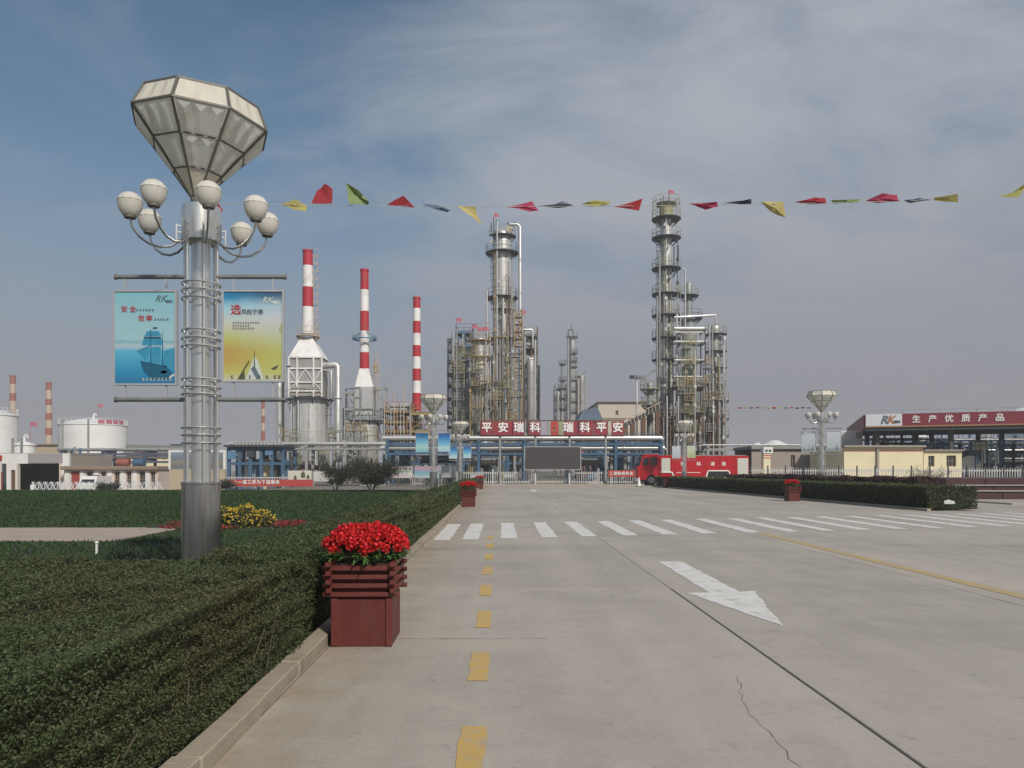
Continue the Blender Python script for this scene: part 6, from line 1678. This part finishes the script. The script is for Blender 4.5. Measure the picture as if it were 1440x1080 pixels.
# ================================================================ FENCE, SIGN, SCREEN
YF = 77
def picket_fence(label, x0, x1, y0, y1, z0, h, step, post, mat, pmat, w=.05, pw=.12):
    t = thing('picket_fence', label, 'fence', (x0, y0, z0))
    L = math.hypot(x1 - x0, y1 - y0); n = int(L / step)
    b = MB()
    for i in range(n + 1):
        f = i / n; x, y = x0 + (x1 - x0) * f, y0 + (y1 - y0) * f
        b.bar((x, y, z0 + .12), (x, y, z0 + h - .12), w); b.add([(x - w / 2, y, z0 + h - .12), (x + w / 2, y, z0 + h - .12), (x, y, z0 + h)], [(0, 1, 2)])
    b.build('pickets', mat, t)['kind'] = 'stuff'
    for q in (.25, .85):
        b = MB(); b.bar((x0, y0 + .04, z0 + h * q), (x1, y1 + .04, z0 + h * q), .05, .08); b.build('rail', mat, t)
    m = int(L / post)
    for i in range(m + 1):
        f = i / m; b = MB(); x, y = x0 + (x1 - x0) * f, y0 + (y1 - y0) * f
        b.bar((x, y, z0), (x, y, z0 + h + .12), pw); b.cyl((x, y, z0 + h + .12), (x, y, z0 + h + .18), pw * .6, .02, 8); b.build('post', pmat, t)
    return t
FWH = M('fence white paint', (.60, .60, .58), .5, 0, .1, 3)
picket_fence('white picket fence closing the end of the road', X(640, YF), X(905, YF), YF, YF, -.05, 1.5, .22, 3.3, FWH, FWH)
picket_fence('thin white fence behind the notice boards left of the lamp posts', X(318, 76), X(640, 76), 76, 76, -.3, 1.25, .24, 2.6, FWH, GREY, .035)
b = MB(); b.bbox(X(668, 75), X(905, 75), 74.6, 75.4, -.05, .16, .03); struct(b.build('kerb', KERB))
sg = thing('gateway_sign', 'red gateway sign with large white characters on tall pale posts', 'sign', (X(778, 76.5), 76.5, -.05))
YS = 76.5; xs_ = lambda p: X(p, YS); zs_ = lambda p: Z(p, YS)
SIGNR = M('sign board red', (.30, .035, .05), .5, 0, .2, .8, dirt=(.18, .05, .05), dscale=.7, damt=.6)
for p in (703, 753, 801, 852):
    b = MB(); b.cyl((xs_(p), YS + .25, -.05), (xs_(p), YS + .25, zs_(609)), .11, n=10); b.build('post', GREY, sg, smooth=True)
b = MB()
for q in (613, 591.5): b.bar((xs_(675), YS + .12, zs_(q)), (xs_(878), YS + .12, zs_(q)), .12)
for k in range(10): b.bar((xs_(676 + 22.3 * k), YS + .12, zs_(613)), (xs_(676 + 22.3 * k), YS + .12, zs_(591.5)), .10)
b.build('frame', RUST, sg)
for a, c_, mt in ((676, 692.5, SIGNR), (693.5, 720, SIGNR), (721, 737, SIGNR), (744, 760, SIGNR), (761, 769, M('lilac grey panel', (.36, .33, .40), .6)), (769.3, 774, GREY), (774.5, 785, M('bright red panel', (.48, .05, .05), .5, 0, .2, 2)), (785.5, 791.5, OLIVE), (792.5, 812, SIGNR), (814, 834, SIGNR), (836, 853.5, SIGNR), (860, 876.5, SIGNR)):
    b = MB(); b.bbox(xs_(a), xs_(c_), YS - .08, YS + .05, zs_(612), zs_(593), .015); b.build('board', mt, sg)
for p, ch in ((684.5, '平'), (707.5, '安'), (729.5, '瑞'), (752.5, '科'), (799, '瑞'), (822.5, '科'), (845.5, '平'), (868.5, '安')):
    letters(ch, WHITEP, sg, (xs_(p), YS - .12, zs_(602)), 1.05, bold=.03, depth=.03)
b = MB(); b.bar((xs_(777), YS - .1, zs_(608)), (xs_(782), YS - .1, zs_(597)), .12); b.bar((xs_(782.5), YS - .1, zs_(608)), (xs_(779), YS - .1, zs_(600)), .12); b.build('emblem', ORG, sg)

sc_ = thing('led_screen', 'large dark screen with a pale frame below the red sign', 'screen', (X(777, 76), 76, Z(661, 76)))
Yc = 76
b = MB(); b.bbox(X(738.5, Yc), X(815.5, Yc), Yc - .12, Yc + .06, Z(659.8, Yc), Z(629.2, Yc), .02); b.build('display', M('switched off screen', (.060, .052, .052), .5, 0, .12, 1.5), sc_)
b = MB()
x0_, x1_, z0_, z1_ = X(737, Yc), X(817, Yc), Z(661.3, Yc), Z(627.7, Yc)
b.box(x0_, x1_, Yc - .16, Yc + .1, z0_, Z(659.9, Yc)); b.box(x0_, x1_, Yc - .16, Yc + .1, Z(629.1, Yc), z1_); b.box(x0_, X(738.4, Yc), Yc - .16, Yc + .1, Z(659.9, Yc) + .002, Z(629.1, Yc) - .002); b.box(X(815.6, Yc), x1_, Yc - .16, Yc + .1, Z(659.9, Yc) + .002, Z(629.1, Yc) - .002)
b.build('frame', GREY, sc_)
for p in (753, 801):
    b = MB(); b.bar((X(p, Yc), Yc + .25, 0), (X(p, Yc), Yc + .25, Z(640, Yc)), .14); b.build('leg', FWH, sc_)

def notice(label, a0, a1, p0, p1, Y, stops, name='notice_board'):
    t = thing(name, label, 'notice board', (X((a0 + a1) / 2, Y), Y, -.05))
    w, h = X(a1, Y) - X(a0, Y), Z(p0, Y) - Z(p1, Y)
    b = MB(); b.bbox(X(a0, Y), X(a1, Y), Y - .04, Y + .04, Z(p1, Y), Z(p0, Y), .01); b.build('panel', poster_mat(label[:40], stops, w, h, .12, 5), t, origin=(X(a0, Y), Y, Z(p1, Y)))
    b = MB(); w_ = .07
    for p in (p0, p1): b.bar((X(a0, Y), Y, Z(p, Y)), (X(a1, Y), Y, Z(p, Y)), w_, w_)
    for a in (a0, a1): b.bar((X(a, Y), Y + .06, -.3), (X(a, Y), Y + .06, Z(p0, Y) + .05), w_ * 1.2)
    b.build('frame', GREY, t)
    return t
YN = 75
notice('pale pink and green notice board left of the blue poster lamp', 547, 580, 656, 672, YN, [(0, (.52, .46, .46)), (.45, (.55, .55, .52)), (.55, (.30, .48, .36)), (.75, (.52, .42, .44)), (1, (.60, .56, .58))])
notice('notice board with a pink sky and teal band behind the blue poster lamp', 583, 617, 656, 672, YN, [(0, (.45, .50, .52)), (.35, (.20, .42, .46)), (.6, (.26, .32, .45)), (.8, (.45, .30, .38)), (1, (.42, .26, .34))])
notice('blank grey notice board right of the blue poster lamp', 621, 642, 655, 671, YN, [(0, (.40, .42, .44)), (1, (.46, .47, .48))])
wb = notice('white mural board with small dark pictures in front of the leftmost furnace', 405, 438, 662, 678, 75, [(0, (.60, .56, .48)), (1, (.66, .62, .54))])
for k, (a, q, s) in enumerate(((415, 672, 4), (426, 668, 6), (433, 671, 4))):
    b = MB(); b.add([(X(a - s / 2, 74.9), 74.94, Z(q + s * .6, 74.9)), (X(a + s / 2, 74.9), 74.94, Z(q + s * .6, 74.9)), (X(a + s / 2, 74.9), 74.94, Z(q - s * .3, 74.9)), (X(a, 74.9), 74.94, Z(q - s, 74.9)), (X(a - s / 2, 74.9), 74.94, Z(q - s * .3, 74.9))], [(0, 1, 2, 3, 4)]); b.build('printed_picture', INKG, wb)
notice('blank white mural board left of the thin dark shrub', 441, 470, 663, 677, 75, [(0, (.55, .54, .50)), (1, (.62, .62, .60))])
wb = notice('white board painted with pale trees behind the dark shrubs', 475, 510, 662, 676, 75, [(0, (.34, .36, .33)), (.3, (.58, .60, .56)), (1, (.20, .22, .18))])
YR = 73
t = thing('banner', 'long red cloth banner with white characters low on the left fence', 'banner', (X(380, YR), YR, -.3))
b = MB(); b.box(X(320, YR), X(440, YR), YR - .02, YR + .02, Z(684, YR), Z(674.5, YR)); b.build('cloth', M('banner red cloth', (.42, .06, .05), .8, 0, .15, 2), t)
for k, ch in enumerate('上一道工序为下道服务'):
    letters(ch, WHITEP, t, (X(331 + 6.6 * k, YR), YR - .05, Z(678.4, YR)), .42, bold=.02, depth=.01)
for a in (320, 360, 400, 440):
    b = MB(); b.bar((X(a, YR), YR + .08, -.4), (X(a, YR), YR + .08, Z(673, YR)), .08); b.build('stake', GREY, t)
t = thing('banner', 'short red cloth banner with white characters left of the fire engine', 'banner', (X(873, 75.5), 75.5, -.05))
b = MB(); b.box(X(855, 75.5), X(893, 75.5), 75.48, 75.52, Z(670.5, 75.5), Z(661.5, 75.5)); b.build('cloth', M('banner red cloth', (.42, .06, .05), .8, 0, .15, 2), t)
for k, ch in enumerate('二道防线安全'):
    letters(ch, WHITEP, t, (X(859.5 + 5.6 * k, 75.5), 75.45, Z(666, 75.5)), .36, bold=.02, depth=.01)
for a in (855, 893):
    b = MB(); b.bar((X(a, 75.5), 75.58, -.05), (X(a, 75.5), 75.58, Z(661, 75.5)), .06); b.build('stake', GREY, t)
# ================================================================ FIRE ENGINE
YT = 77.5
def ftx(p): return X(p, YT - 1.25)
def ftz(p): return Z(p, YT - 1.25)
yf, yb = YT - 1.25, YT + 1.25
ft = thing('fire_engine', 'red fire engine with white roller shutters parked behind the right hedge', 'fire engine', (ftx(975), YT, 0))
b = MB(); b.prism([(ftx(944), .75), (ftx(1053), .75), (ftx(1053), ftz(641)), (ftx(944), ftz(641))], 'y', yf, yb); b.build('body', FTRED, ft)
b = MB(); b.box(ftx(928), ftx(943.6), yf + .03, yb - .03, .75, ftz(640.5)); b.build('pump_house', FTRED, ft)
b = MB(); b.prism([(ftx(897), .55), (ftx(927.4), .55), (ftx(927.4), ftz(641)), (ftx(904.5), ftz(641)), (ftx(899.5), ftz(655)), (ftx(896.5), ftz(657))], 'y', yf + .02, yb - .02); b.build('cab', FTRED, ft)
b = MB(); b.prism([(ftx(899.2) - .02, ftz(654.6)), (ftx(904.2) - .03, ftz(642.6)), (ftx(904.2), ftz(642.6)), (ftx(899.2), ftz(654.6))], 'y', yf + .15, yb - .15); b.build('windscreen', GLASS, ft)
for a0, a1 in ((904.5, 912), (915, 924)):
    b = MB(); b.prism([(ftx(a0 - (1.5 if a0 < 905 else 0)), ftz(654)), (ftx(a1), ftz(654)), (ftx(a1), ftz(643.5)), (ftx(a0 + 1), ftz(643.5))], 'y', yf - .004, yf + .05); b.build('side_window', GLASS, ft)
b = MB(); b.bbox(ftx(906), ftx(926), yf + .2, yb - .2, ftz(640.8), ftz(638.6), .04); b.build('light_bar', M('red beacon lens', (.5, .02, .03), .2), ft)
for a0, a1, p0, p1 in ((930, 942.5, 644.5, 663.5), (1037, 1052, 644.5, 668)):
    b = MB(); n = 9; zz0, zz1 = ftz(p1), ftz(p0)
    for k in range(n): b.bbox(ftx(a0), ftx(a1), yf - .035, yf - .004, zz0 + (zz1 - zz0) * k / n + .008, zz0 + (zz1 - zz0) * (k + 1) / n, .012)
    b.build('roller_shutter', M('white shutter slats', (.62, .63, .56), .4, .1, .06, 2), ft)
for pts in ([(928.5, 664), (945, 664), (947.5, 671)], [(993, 671.5), (995.5, 662), (1024.5, 662), (1028.5, 671.5)]):
    b = MB()
    for p, q in zip(pts[:-1], pts[1:]): b.bar((ftx(p[0]), yf - .03, ftz(p[1])), (ftx(q[0]), yf - .03, ftz(q[1])), .06, .11)
    b.build('wheel_arch_trim', WHITEP, ft)
for p in (916, 1002, 1020):
    for y0_, y1_ in ((yf - .01, yf + .32), (yb - .32, yb + .01)):
        w_ = MB(); w_.lathe(0, 0, [(.20, 0), (.50, 0), (.54, .05), (.54, .28), (.50, .33), (.2, .33)], 20)
        for i, v in enumerate(w_.v): w_.v[i] = (ftx(p) + v[0], y0_ + v[2], .54 + v[1])
        wh = w_.build('wheel', BLACK, ft, smooth=True)
        b = MB(); b.cyl((ftx(p), y0_ - .004, .54), (ftx(p), y0_ + .1, .54), .30, n=16); b.cyl((ftx(p), y0_ - .03, .54), (ftx(p), y0_ + .1, .54), .12, n=10); b.build('rim', STEELD, wh)
b = MB(); b.box(ftx(899), ftx(1050), yf + .4, yb - .4, .45, .74); b.build('chassis', DKFR, ft)
b = MB(); b.prism([(ftx(994), ftz(671.5)), (ftx(996.5), ftz(663.2)), (ftx(1023.5), ftz(663.2)), (ftx(1027), ftz(671.5))], 'y', yf - .006, yf + .3); b.build('wheel_arch', DARKI, ft)
for p, ch in ((960, '瑞'), (982.5, '科'), (1002, '消'), (1018, '防')): letters(ch, WHITEP, ft, (ftx(p), yf - .012, ftz(652.7)), .42, bold=.025, depth=.004)
b = MB(); b.bar((ftx(951), yf - .01, ftz(664.5)), (ftx(985), yf - .01, ftz(664.5)), .02, .05); b.build('stripe', WHITEP, ft)
b = MB()
for p in (948, 966, 990, 1012, 1034): b.bar((ftx(p), yf - .006, .8), (ftx(p), yf - .006, ftz(642.5)), .012, .03)
b.build('panel_joints', M('dark red joint', (.12, .01, .01), .6), ft)
b = MB(); b.bar((ftx(946), yf + .2, ftz(640.4)), (ftx(1050), yf + .2, ftz(640.4)), .08); b.bar((ftx(946), yb - .2, ftz(640.4)), (ftx(1050), yb - .2, ftz(640.4)), .08)
for k in range(9): b.bar((ftx(947 + 12.8 * k), yf + .2, ftz(641)), (ftx(947 + 12.8 * k), yf + .2, ftz(640)), .06)
b.build('roof_rail', STEELD, ft)
b = MB(); b.bbox(ftx(896) - .05, ftx(900), yf + .1, yb - .1, .42, .72, .04); b.build('bumper', WPAINT, ft)
b = MB(); b.bar((ftx(899), yf - .01, ftz(650)), (ftx(896), yf - .25, ftz(648)), .05); b.bbox(ftx(895.2), ftx(897), yf - .34, yf - .24, ftz(654), ftz(645), .02); b.build('mirror', DKFR, ft)
t = thing('traffic_cone', 'small white cone on the road in front of the fire engine cab', 'cone', (X(898.5, 71), 71, 0))
b = MB(); b.bbox(X(898.5, 71) - .24, X(898.5, 71) + .24, 70.76, 71.24, .0, .05, .01); b.build('base', BLACK, t)
b = MB(); b.lathe(X(898.5, 71), 71, [(.20, .05), (.13, .40), (.05, .85), (.03, .86)], 14); b.build('cone', WHITEP, t, smooth=True)

# ================================================================ RIGHT SIDE BUILDINGS
YL = 81
xl = lambda p: X(p, YL); zl = lambda p: Z(p, YL)
t = thing('long_building', 'long low grey beige building right of the fire engine', 'building', (xl(1120), YL, -.05))
ops = [(xl(a), xl(c_), zl(657), zl(640)) for a, c_ in ((1112, 1118), (1142.5, 1149), (1176, 1183.5))]
wall(t, xl(1057), xl(1188), YL, -.05, zl(632), .3, ops, GREYB)
for a, c_ in ((1112, 1118), (1142.5, 1149), (1176, 1183.5)): window(t, xl(a), xl(c_), YL + .08, zl(657), zl(640), TAN)
b = MB(); b.bbox(xl(1055), xl(1189), YL - .35, YL + 6, zl(631.9), zl(627.5), .04); b.build('roof', M('grey green roof edge', (.24, .27, .25), .6, 0, .25, 1), t)
b = MB(); b.box(xl(1057), xl(1188), YL - .05, YL - .004, zl(634.5), zl(633)); b.build('red_band', ORED, t)
b = MB(); b.box(xl(1057), xl(1188), YL + 5.7, YL + 5.9, -.05, zl(632)); b.build('rear_wall', GREYB, t)
t = thing('cream_house', 'cream coloured house with red trim line right of the right-hand lamp', 'building', (X(1240, 72), 72, -.05))
xh = lambda p: X(p, 72); zh = lambda p: Z(p, 72)
wall(t, xh(1187), xh(1298), 72, -.05, zh(629.5), .3, [], CREAM)
b = MB(); b.box(xh(1187), xh(1187.5), 72.302, 80, -.05, zh(629.5)); b.box(xh(1297.5), xh(1298), 72.302, 80, -.05, zh(629.5)); b.box(xh(1188), xh(1297), 79.8, 80, -.05, zh(629.5)); b.build('rear_walls', CREAM, t)
b = MB(); b.bbox(xh(1185), xh(1300), 71.6, 80.3, zh(629.4), zh(626.5), .04); b.build('roof', GREYB, t)
b = MB(); b.box(xh(1187), xh(1298), 71.95, 71.996, zh(634.5), zh(633.2)); b.build('red_band', ORED, t)
b = MB(); b.bar((xh(1233.5), 71.9, -.05), (xh(1233.5), 71.9, zh(630)), .2); b.build('downpipe', GREYB, t)
t = thing('cream_house', 'small lower cream annex with two dark windows at the right', 'building', (X(1322, 72.5), 72.5, -.05))
xh = lambda p: X(p, 72.5); zh = lambda p: Z(p, 72.5)
ops = [(xh(1305.5), xh(1314), zh(656), zh(641)), (xh(1331), xh(1344.5), zh(656), zh(640.5))]
wall(t, xh(1299), xh(1352.5), 72.5, -.05, zh(634.5), .3, ops, CREAM)
window(t, *[xh(1305.5), xh(1314)], 72.58, zh(656), zh(641), TAN); window(t, xh(1331), xh(1344.5), 72.58, zh(656), zh(640.5), TAN, nx=3)
b = MB(); b.bbox(xh(1298.5), xh(1354), 72.2, 79, zh(634.4), zh(632.4), .03); b.build('roof', GREYB, t)
b = MB(); b.box(xh(1352), xh(1352.5), 72.802, 78.8, -.05, zh(634.5)); b.box(xh(1300), xh(1352), 78.6, 78.8, -.05, zh(634.5)); b.build('rear_walls', CREAM, t)
t = thing('gate_pillar', 'cream gate pillar with red stripes and a white cap sign', 'pillar', (X(1077, 71), 71, -.05))
b = MB(); b.bbox(X(1072, 71), X(1082, 71), 70.7, 71.3, -.05, Z(638, 71), .02); b.build('shaft', CREAM, t)
for q in (640, 643.5):
    b = MB(); b.box(X(1071.8, 71), X(1082.2, 71), 70.685, 70.699, Z(q + 1.2, 71), Z(q, 71)); b.build('red_stripe', SRED, t)
b = MB(); b.bbox(X(1071.5, 71), X(1085, 71), 70.6, 71.4, Z(637.8, 71), Z(629, 71), .03); b.build('cap_sign', WPAINT, t)
b = MB()
for k in range(2): b.box(X(1074 + 5 * k, 71), X(1077.5 + 5 * k, 71), 70.58, 70.598, Z(635.5, 71), Z(632.5, 71))
b.build('printed_mark', DKFR, t)
t = thing('rooftop_box', 'large white ribbed box behind the right-hand lamp, under the canopy corner', 'container', (X(1198, 84), 84, -.05))
b = MB(); b.box(X(1183, 84), X(1213, 84), 84, 87, Z(627, 84), Z(606, 84))
for k in range(15): b.box(X(1184 + 1.95 * k, 84), X(1185 + 1.95 * k, 84), 83.93, 83.998, Z(626, 84), Z(607, 84))
b.build('box', WPAINT, t)
b = MB()
for a in (1185, 1211):
    for y in (84.3, 86.7): b.bar((X(a, 84), y, -.05), (X(a, 84), y, Z(627, 84)), .25)
b.build('legs', GREY, t)
b = MB(); b.box(X(1203, 84), X(1210, 84), 83.85, 83.92, Z(616, 84), Z(608, 84)); b.build('louvre', GREY, t)

# ---- loading canopy, set at an angle
CO = Vector((37.9, 80.0)); ang = math.atan2(-5, 13.1)
cu = Vector((math.cos(ang), math.sin(ang))); cv = Vector((-cu.y, cu.x))
def cp(u, v, z): p = CO + cu * u + cv * v; return (p.x, p.y, z)
cn = thing('loading_canopy', 'long maroon loading canopy with white characters at the right', 'canopy', (CO.x + 10, CO.y + 5, -.05))
ZT, ZB, LU, LV = 7.3, 6.03, 46.0, 28.0
def cbox(u0, u1, v0, v1, z0, z1):
    q = [cp(u, v, z) for z in (z0, z1) for u, v in ((u0, v0), (u1, v0), (u1, v1), (u0, v1))]
    return q, [(0, 3, 2, 1), (4, 5, 6, 7), (0, 1, 5, 4), (1, 2, 6, 5), (2, 3, 7, 6), (3, 0, 4, 7)]
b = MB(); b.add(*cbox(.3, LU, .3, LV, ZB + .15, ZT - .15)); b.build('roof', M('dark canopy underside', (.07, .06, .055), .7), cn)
n = 12
for k in range(n):
    if k == 0: continue
    b = MB(); u0, u1 = 3.44 + (LU - 3.44) * (k - 1) / (n - 1), 3.44 + (LU - 3.44) * k / (n - 1) - .02
    b.add(*cbox(u0, u1, -.12, .29, ZB, ZT)); b.build('fascia_panel', MAROON, cn)
b = MB(); q, f = cbox(.05, 3.42, -.14, .29, ZB, ZT); b.add(q, f); b.build('logo_panel', M('white fascia panel', (.68, .69, .72), .4, 0, .04, 1), cn)
for k in range(6):
    b = MB(); b.add(*cbox(-.12, .28, .3 + 27.7 * k / 6, .3 + 27.7 * (k + 1) / 6 - .02, ZB - .25, ZT - .02)); b.build('side_panel', MAROON, cn)
b = MB(); b.add(*cbox(-.02, LU, -.16, -.122, ZB - .1, ZB + .04)); b.build('orange_trim', ORG, cn)
b = MB(); b.add(*cbox(0, LU, .0, .3, ZB - .45, ZB - .105)); b.build('edge_beam', DKFR, cn)
rz = ang
def clet(ch, u, size, mat, z=None, shear=0, bold=.02):
    letters(ch, mat, cn, cp(u, -.16, z or (ZT + ZB) / 2), size, rz, bold, .02, shear=shear)
clet('R', 1.75, 1.15, INKT, shear=.3, bold=.03); clet('K', 2.36, 1.15, INKO, shear=.3, bold=.03); clet('瑞科', 2.95, .32, INK, z=ZB + .42)
for k, ch in enumerate('生产优质产品'): clet(ch, 4.7 + 1.46 * k, .80, WHITEP)
for i, u in enumerate((1.2, 8, 15, 22, 29, 36, 43)):
    for v in (1.2, 13, 25):
        b = MB(); p, q = cp(u, v, -.05), cp(u, v, ZB + .15); b.bar(p, q, .4); b.build('column', DKFR, cn)
b = MB()
for k in range(9): b.bar(cp(.5 + 3.5 * k, 4 + .3 * k, ZT - .15), cp(.5 + 3.5 * k, 4 + .3 * k, ZT + .7), .05)
b.bar(cp(.5, 4, ZT + .7), cp(28, 6.4, ZT + .7), .05); b.build('roof_railing', GREY, cn)
# loading racks under the canopy
for k in range(6):
    u0 = 5.5 + 5.2 * k
    lr = thing('loading_rack', 'blue truck loading rack under the canopy', 'loading rack', cp(u0 + 1.4, 9, -.05), 'loading racks under the canopy')
    lr['label'] = ('leftmost blue truck loading rack under the maroon canopy', 'second blue loading rack from the left under the canopy', 'third blue loading rack from the left under the canopy', 'fourth blue loading rack from the left under the canopy', 'fifth blue loading rack from the left under the canopy', 'rightmost blue loading rack under the canopy')[k]
    for du in (0, 2.6):
        for dv in (6, 12, 18):
            b = MB(); b.bar(cp(u0 + du, dv, -.05), cp(u0 + du, dv, 4.6), .22); b.build('column', BLUE, lr)
    for zz in (2.4, 3.6):
        b = MB(); b.add(*cbox(u0 - .2, u0 + 2.8, 5.7, 18.3, zz - .15, zz)); d = b.build('deck', BLUE, lr)
        b = MB()
        for q in range(7): b.bar(cp(u0 - .2 + .5 * q, 5.7, zz), cp(u0 - .2 + .5 * q, 5.7, zz + 1), .06)
        for h in (.5, 1): b.bar(cp(u0 - .2, 5.7, zz + h), cp(u0 + 2.8, 5.7, zz + h), .06)
        b.build('railing', BLUEL, d)
    for q in range(4): pipe(lr, [cp(u0 + .3 + .6 * q, 5.4, .1), cp(u0 + .3 + .6 * q, 5.4, 3.0 + .5 * (q % 2)), cp(u0 + .3 + .6 * q, 4.4, 3.3 + .5 * (q % 2)), cp(u0 + .3 + .6 * q, 4.2, 2.2)], .08, (BLUEL, PIPE, GREENG, PIPE)[q], 6)
    b = MB(); b.add(*cbox(u0 + .2, u0 + 2.4, 6.4, 8, .0, 1.5)); b.build('meter_cabinet', (GREENG, WPAINT, BLUEL)[k % 3], lr)
    b = MB(); b.add(*cbox(u0 + .1, u0 + 1.6, 5.9, 6.2, 3.62, 4.5)); b.build('control_panel', (BLUEL, CREAM, OCRM)[k % 3], lr)
t = thing('tank', 'white tank roof showing above the canopy at the right edge', 'storage tank', (X(1450, 150), 150, -.05))
b = MB(); b.lathe(X(1452, 150), 150, [(4.5, -.05), (4.5, Z(582, 150)), (4.2, Z(580, 150)), (2.5, Z(574, 150)), (.3, Z(571, 150))], 30); b.build('shell', TANKW, t, smooth=True)
for a, w_, q in ((1090, 20, 619), (1065, 12, 623), (1440, 8, 590)):
    if a == 1440: continue
    t = thing('storage_tank', 'pale distant tank dome %s' % ('right of the gate pillar' if a == 1090 else 'left of the gate pillar'), 'storage tank', (X(a, 220), 220, -.05), 'distant pale domes')
    r = w_ * 220 / 1080; b = MB(); b.lathe(X(a, 220), 220, [(r, -.05), (r, Z(627, 220)), (r * .7, Z(q + 5, 220)), (r * .2, Z(q, 220)), (.05, Z(q, 220))], 24); b.build('shell', TANKW, t, smooth=True)

# ---- right fence and terrace
picket_fence('white picket fence with dark posts in front of the cream houses', X(1055, 66), X(1700, 66), 66, 62, -.05, 1.8, .20, 1.42, FWH, DKFR, .05, .09)
terr = thing('terrace', 'dark maroon stepped terrace with pale nosings at the right edge', 'terrace', (30, 40, 0))
MGR = M('dark maroon granite', (.075, .032, .032), .45, 0, .25, 2, dirt=(.05, .03, .03), dscale=1, damt=.5)
NOS = M('pale stone nosing', (.42, .38, .36), .6, 0, .1, 2)
for k, (y0, z0, z1) in enumerate(((39.5, 0, .46), (41.0, .46, .72), (42.5, .72, 1.10))):
    m = 12
    for i in range(m):
        xa_, xb_ = 23.6 + .5 * k + i * 2.2, 23.6 + .5 * k + (i + 1) * 2.2 - .015
        b = MB(); b.bbox(xa_, xb_, y0 - .02 * i, y0 + 1.7 if k < 2 else y0 + 6, z0 if k == 0 else z0 - .3, z1, .01); b.build('granite_block', MGR, terr)
    if k < 2:
        b = MB(); b.bar((23.6 + .5 * k, y0 + .06, z1 + .03), (50, y0 - .18, z1 + .03), .28, .05); b.build('nosing', NOS, terr)
b = MB(); b.bbox(23.0, 52, 34.6, 39.2, -.05, .07, .02); struct(b.build('pavement', M('pale paving', (.38, .345, .30), .85, 0, .08, 1.2, world_co=True)))

# ---- busy pipework behind and under the canopy
fr2 = frame('steel_frame', 'wide blue pipe frame in the shade behind the loading racks', 'steel frame', X(1228, 104), X(1560, 104), 104, 108, -.05, [Z(q, 104) for q in (652, 640, 628, 616)], 16, 1, BLUE, BLUEL, w=.22, floor=None, brace=True)
for k in range(40):
    q = 1228 + 8 * k; pipe(fr2, [(X(q, 103.5), 103.5, 0), (X(q, 103.5), 103.5, Z((612, 630, 605, 640, 620)[k % 5], 103.5))], .10 + .05 * (k % 3), (BLUE, DKFR, PIPE, GREENG, CLADD, BLUEL)[k % 6], 6)
for k, q in enumerate((618, 624, 633, 637, 645, 649)): pipe(fr2, [(X(1226, 103), 103, Z(q, 103)), (X(1560, 103), 103, Z(q, 103))], .10 + .06 * (k % 2), (CLADD, DKFR, PIPE, BLUE, GREENG, DKFR)[k])
for k in range(10):
    b = MB(); q = 1236 + 30 * k; b.lathe(X(q, 106), 106, [(.95, -.05), (.95, Z((622, 634, 615)[k % 3], 106)), (.4, Z((618, 630, 611)[k % 3], 106))], 16); b.build('vessel', (CLADD, DKFR, WPAINT, BLUE, OCRM)[k % 5], fr2, smooth=True)
for k in range(2):
    u0 = (10.5, 21.0)[k]
    tk = thing('tanker_truck', ('left tanker truck standing between the loading racks under the canopy', 'right tanker truck standing between the loading racks under the canopy')[k], 'truck', cp(u0, 8, -.05))
    b = MB(); b.cyl(cp(u0, 5.5, 2.0), cp(u0, 14, 2.0), 1.05, n=20); b.build('tank', (WPAINT, CLAD)[k], tk, smooth=True)
    b = MB(); b.add(*cbox(u0 - 1.15, u0 + 1.15, 5.2, 14.4, .7, .95)); b.build('chassis', DKFR, tk)
    b = MB(); b.add(*cbox(u0 - 1.2, u0 + 1.2, 14.6, 16.8, .6, 3.0)); b.build('cab', (SRED, BLUEL)[k], tk)
    for v in (6.2, 7.4, 12.5, 15.6):
        for s_ in (-1, 1):
            b = MB(); b.cyl(cp(u0 + s_ * .8, v, .5), cp(u0 + s_ * 1.1, v, .5), .5, n=14); b.build('wheel', BLACK, tk)
    b = MB(); b.add(*cbox(u0 - 1.1, u0 + 1.1, 5.0, 5.15, .6, .85)); b.build('bumper', SRED, tk)
# ================================================================ HAZE
def add_haze(density):
    b = MB(); b.box(-1650, 1650, -420, 2150, -2.0, 46)
    m = bpy.data.materials.new('thin summer haze'); m.use_nodes = True
    t = m.node_tree; t.nodes.clear()
    o = t.nodes.new('ShaderNodeOutputMaterial'); v = t.nodes.new('ShaderNodeVolumePrincipled')
    v.inputs['Color'].default_value = (0.92, 0.93, 0.96, 1)
    v.inputs['Density'].default_value = density
    v.inputs['Anisotropy'].default_value = 0.0
    t.links.new(v.outputs[0], o.inputs['Volume'])
    h = b.build('haze', m)
    h['kind'] = 'stuff'
    return h
add_haze(0.0009)
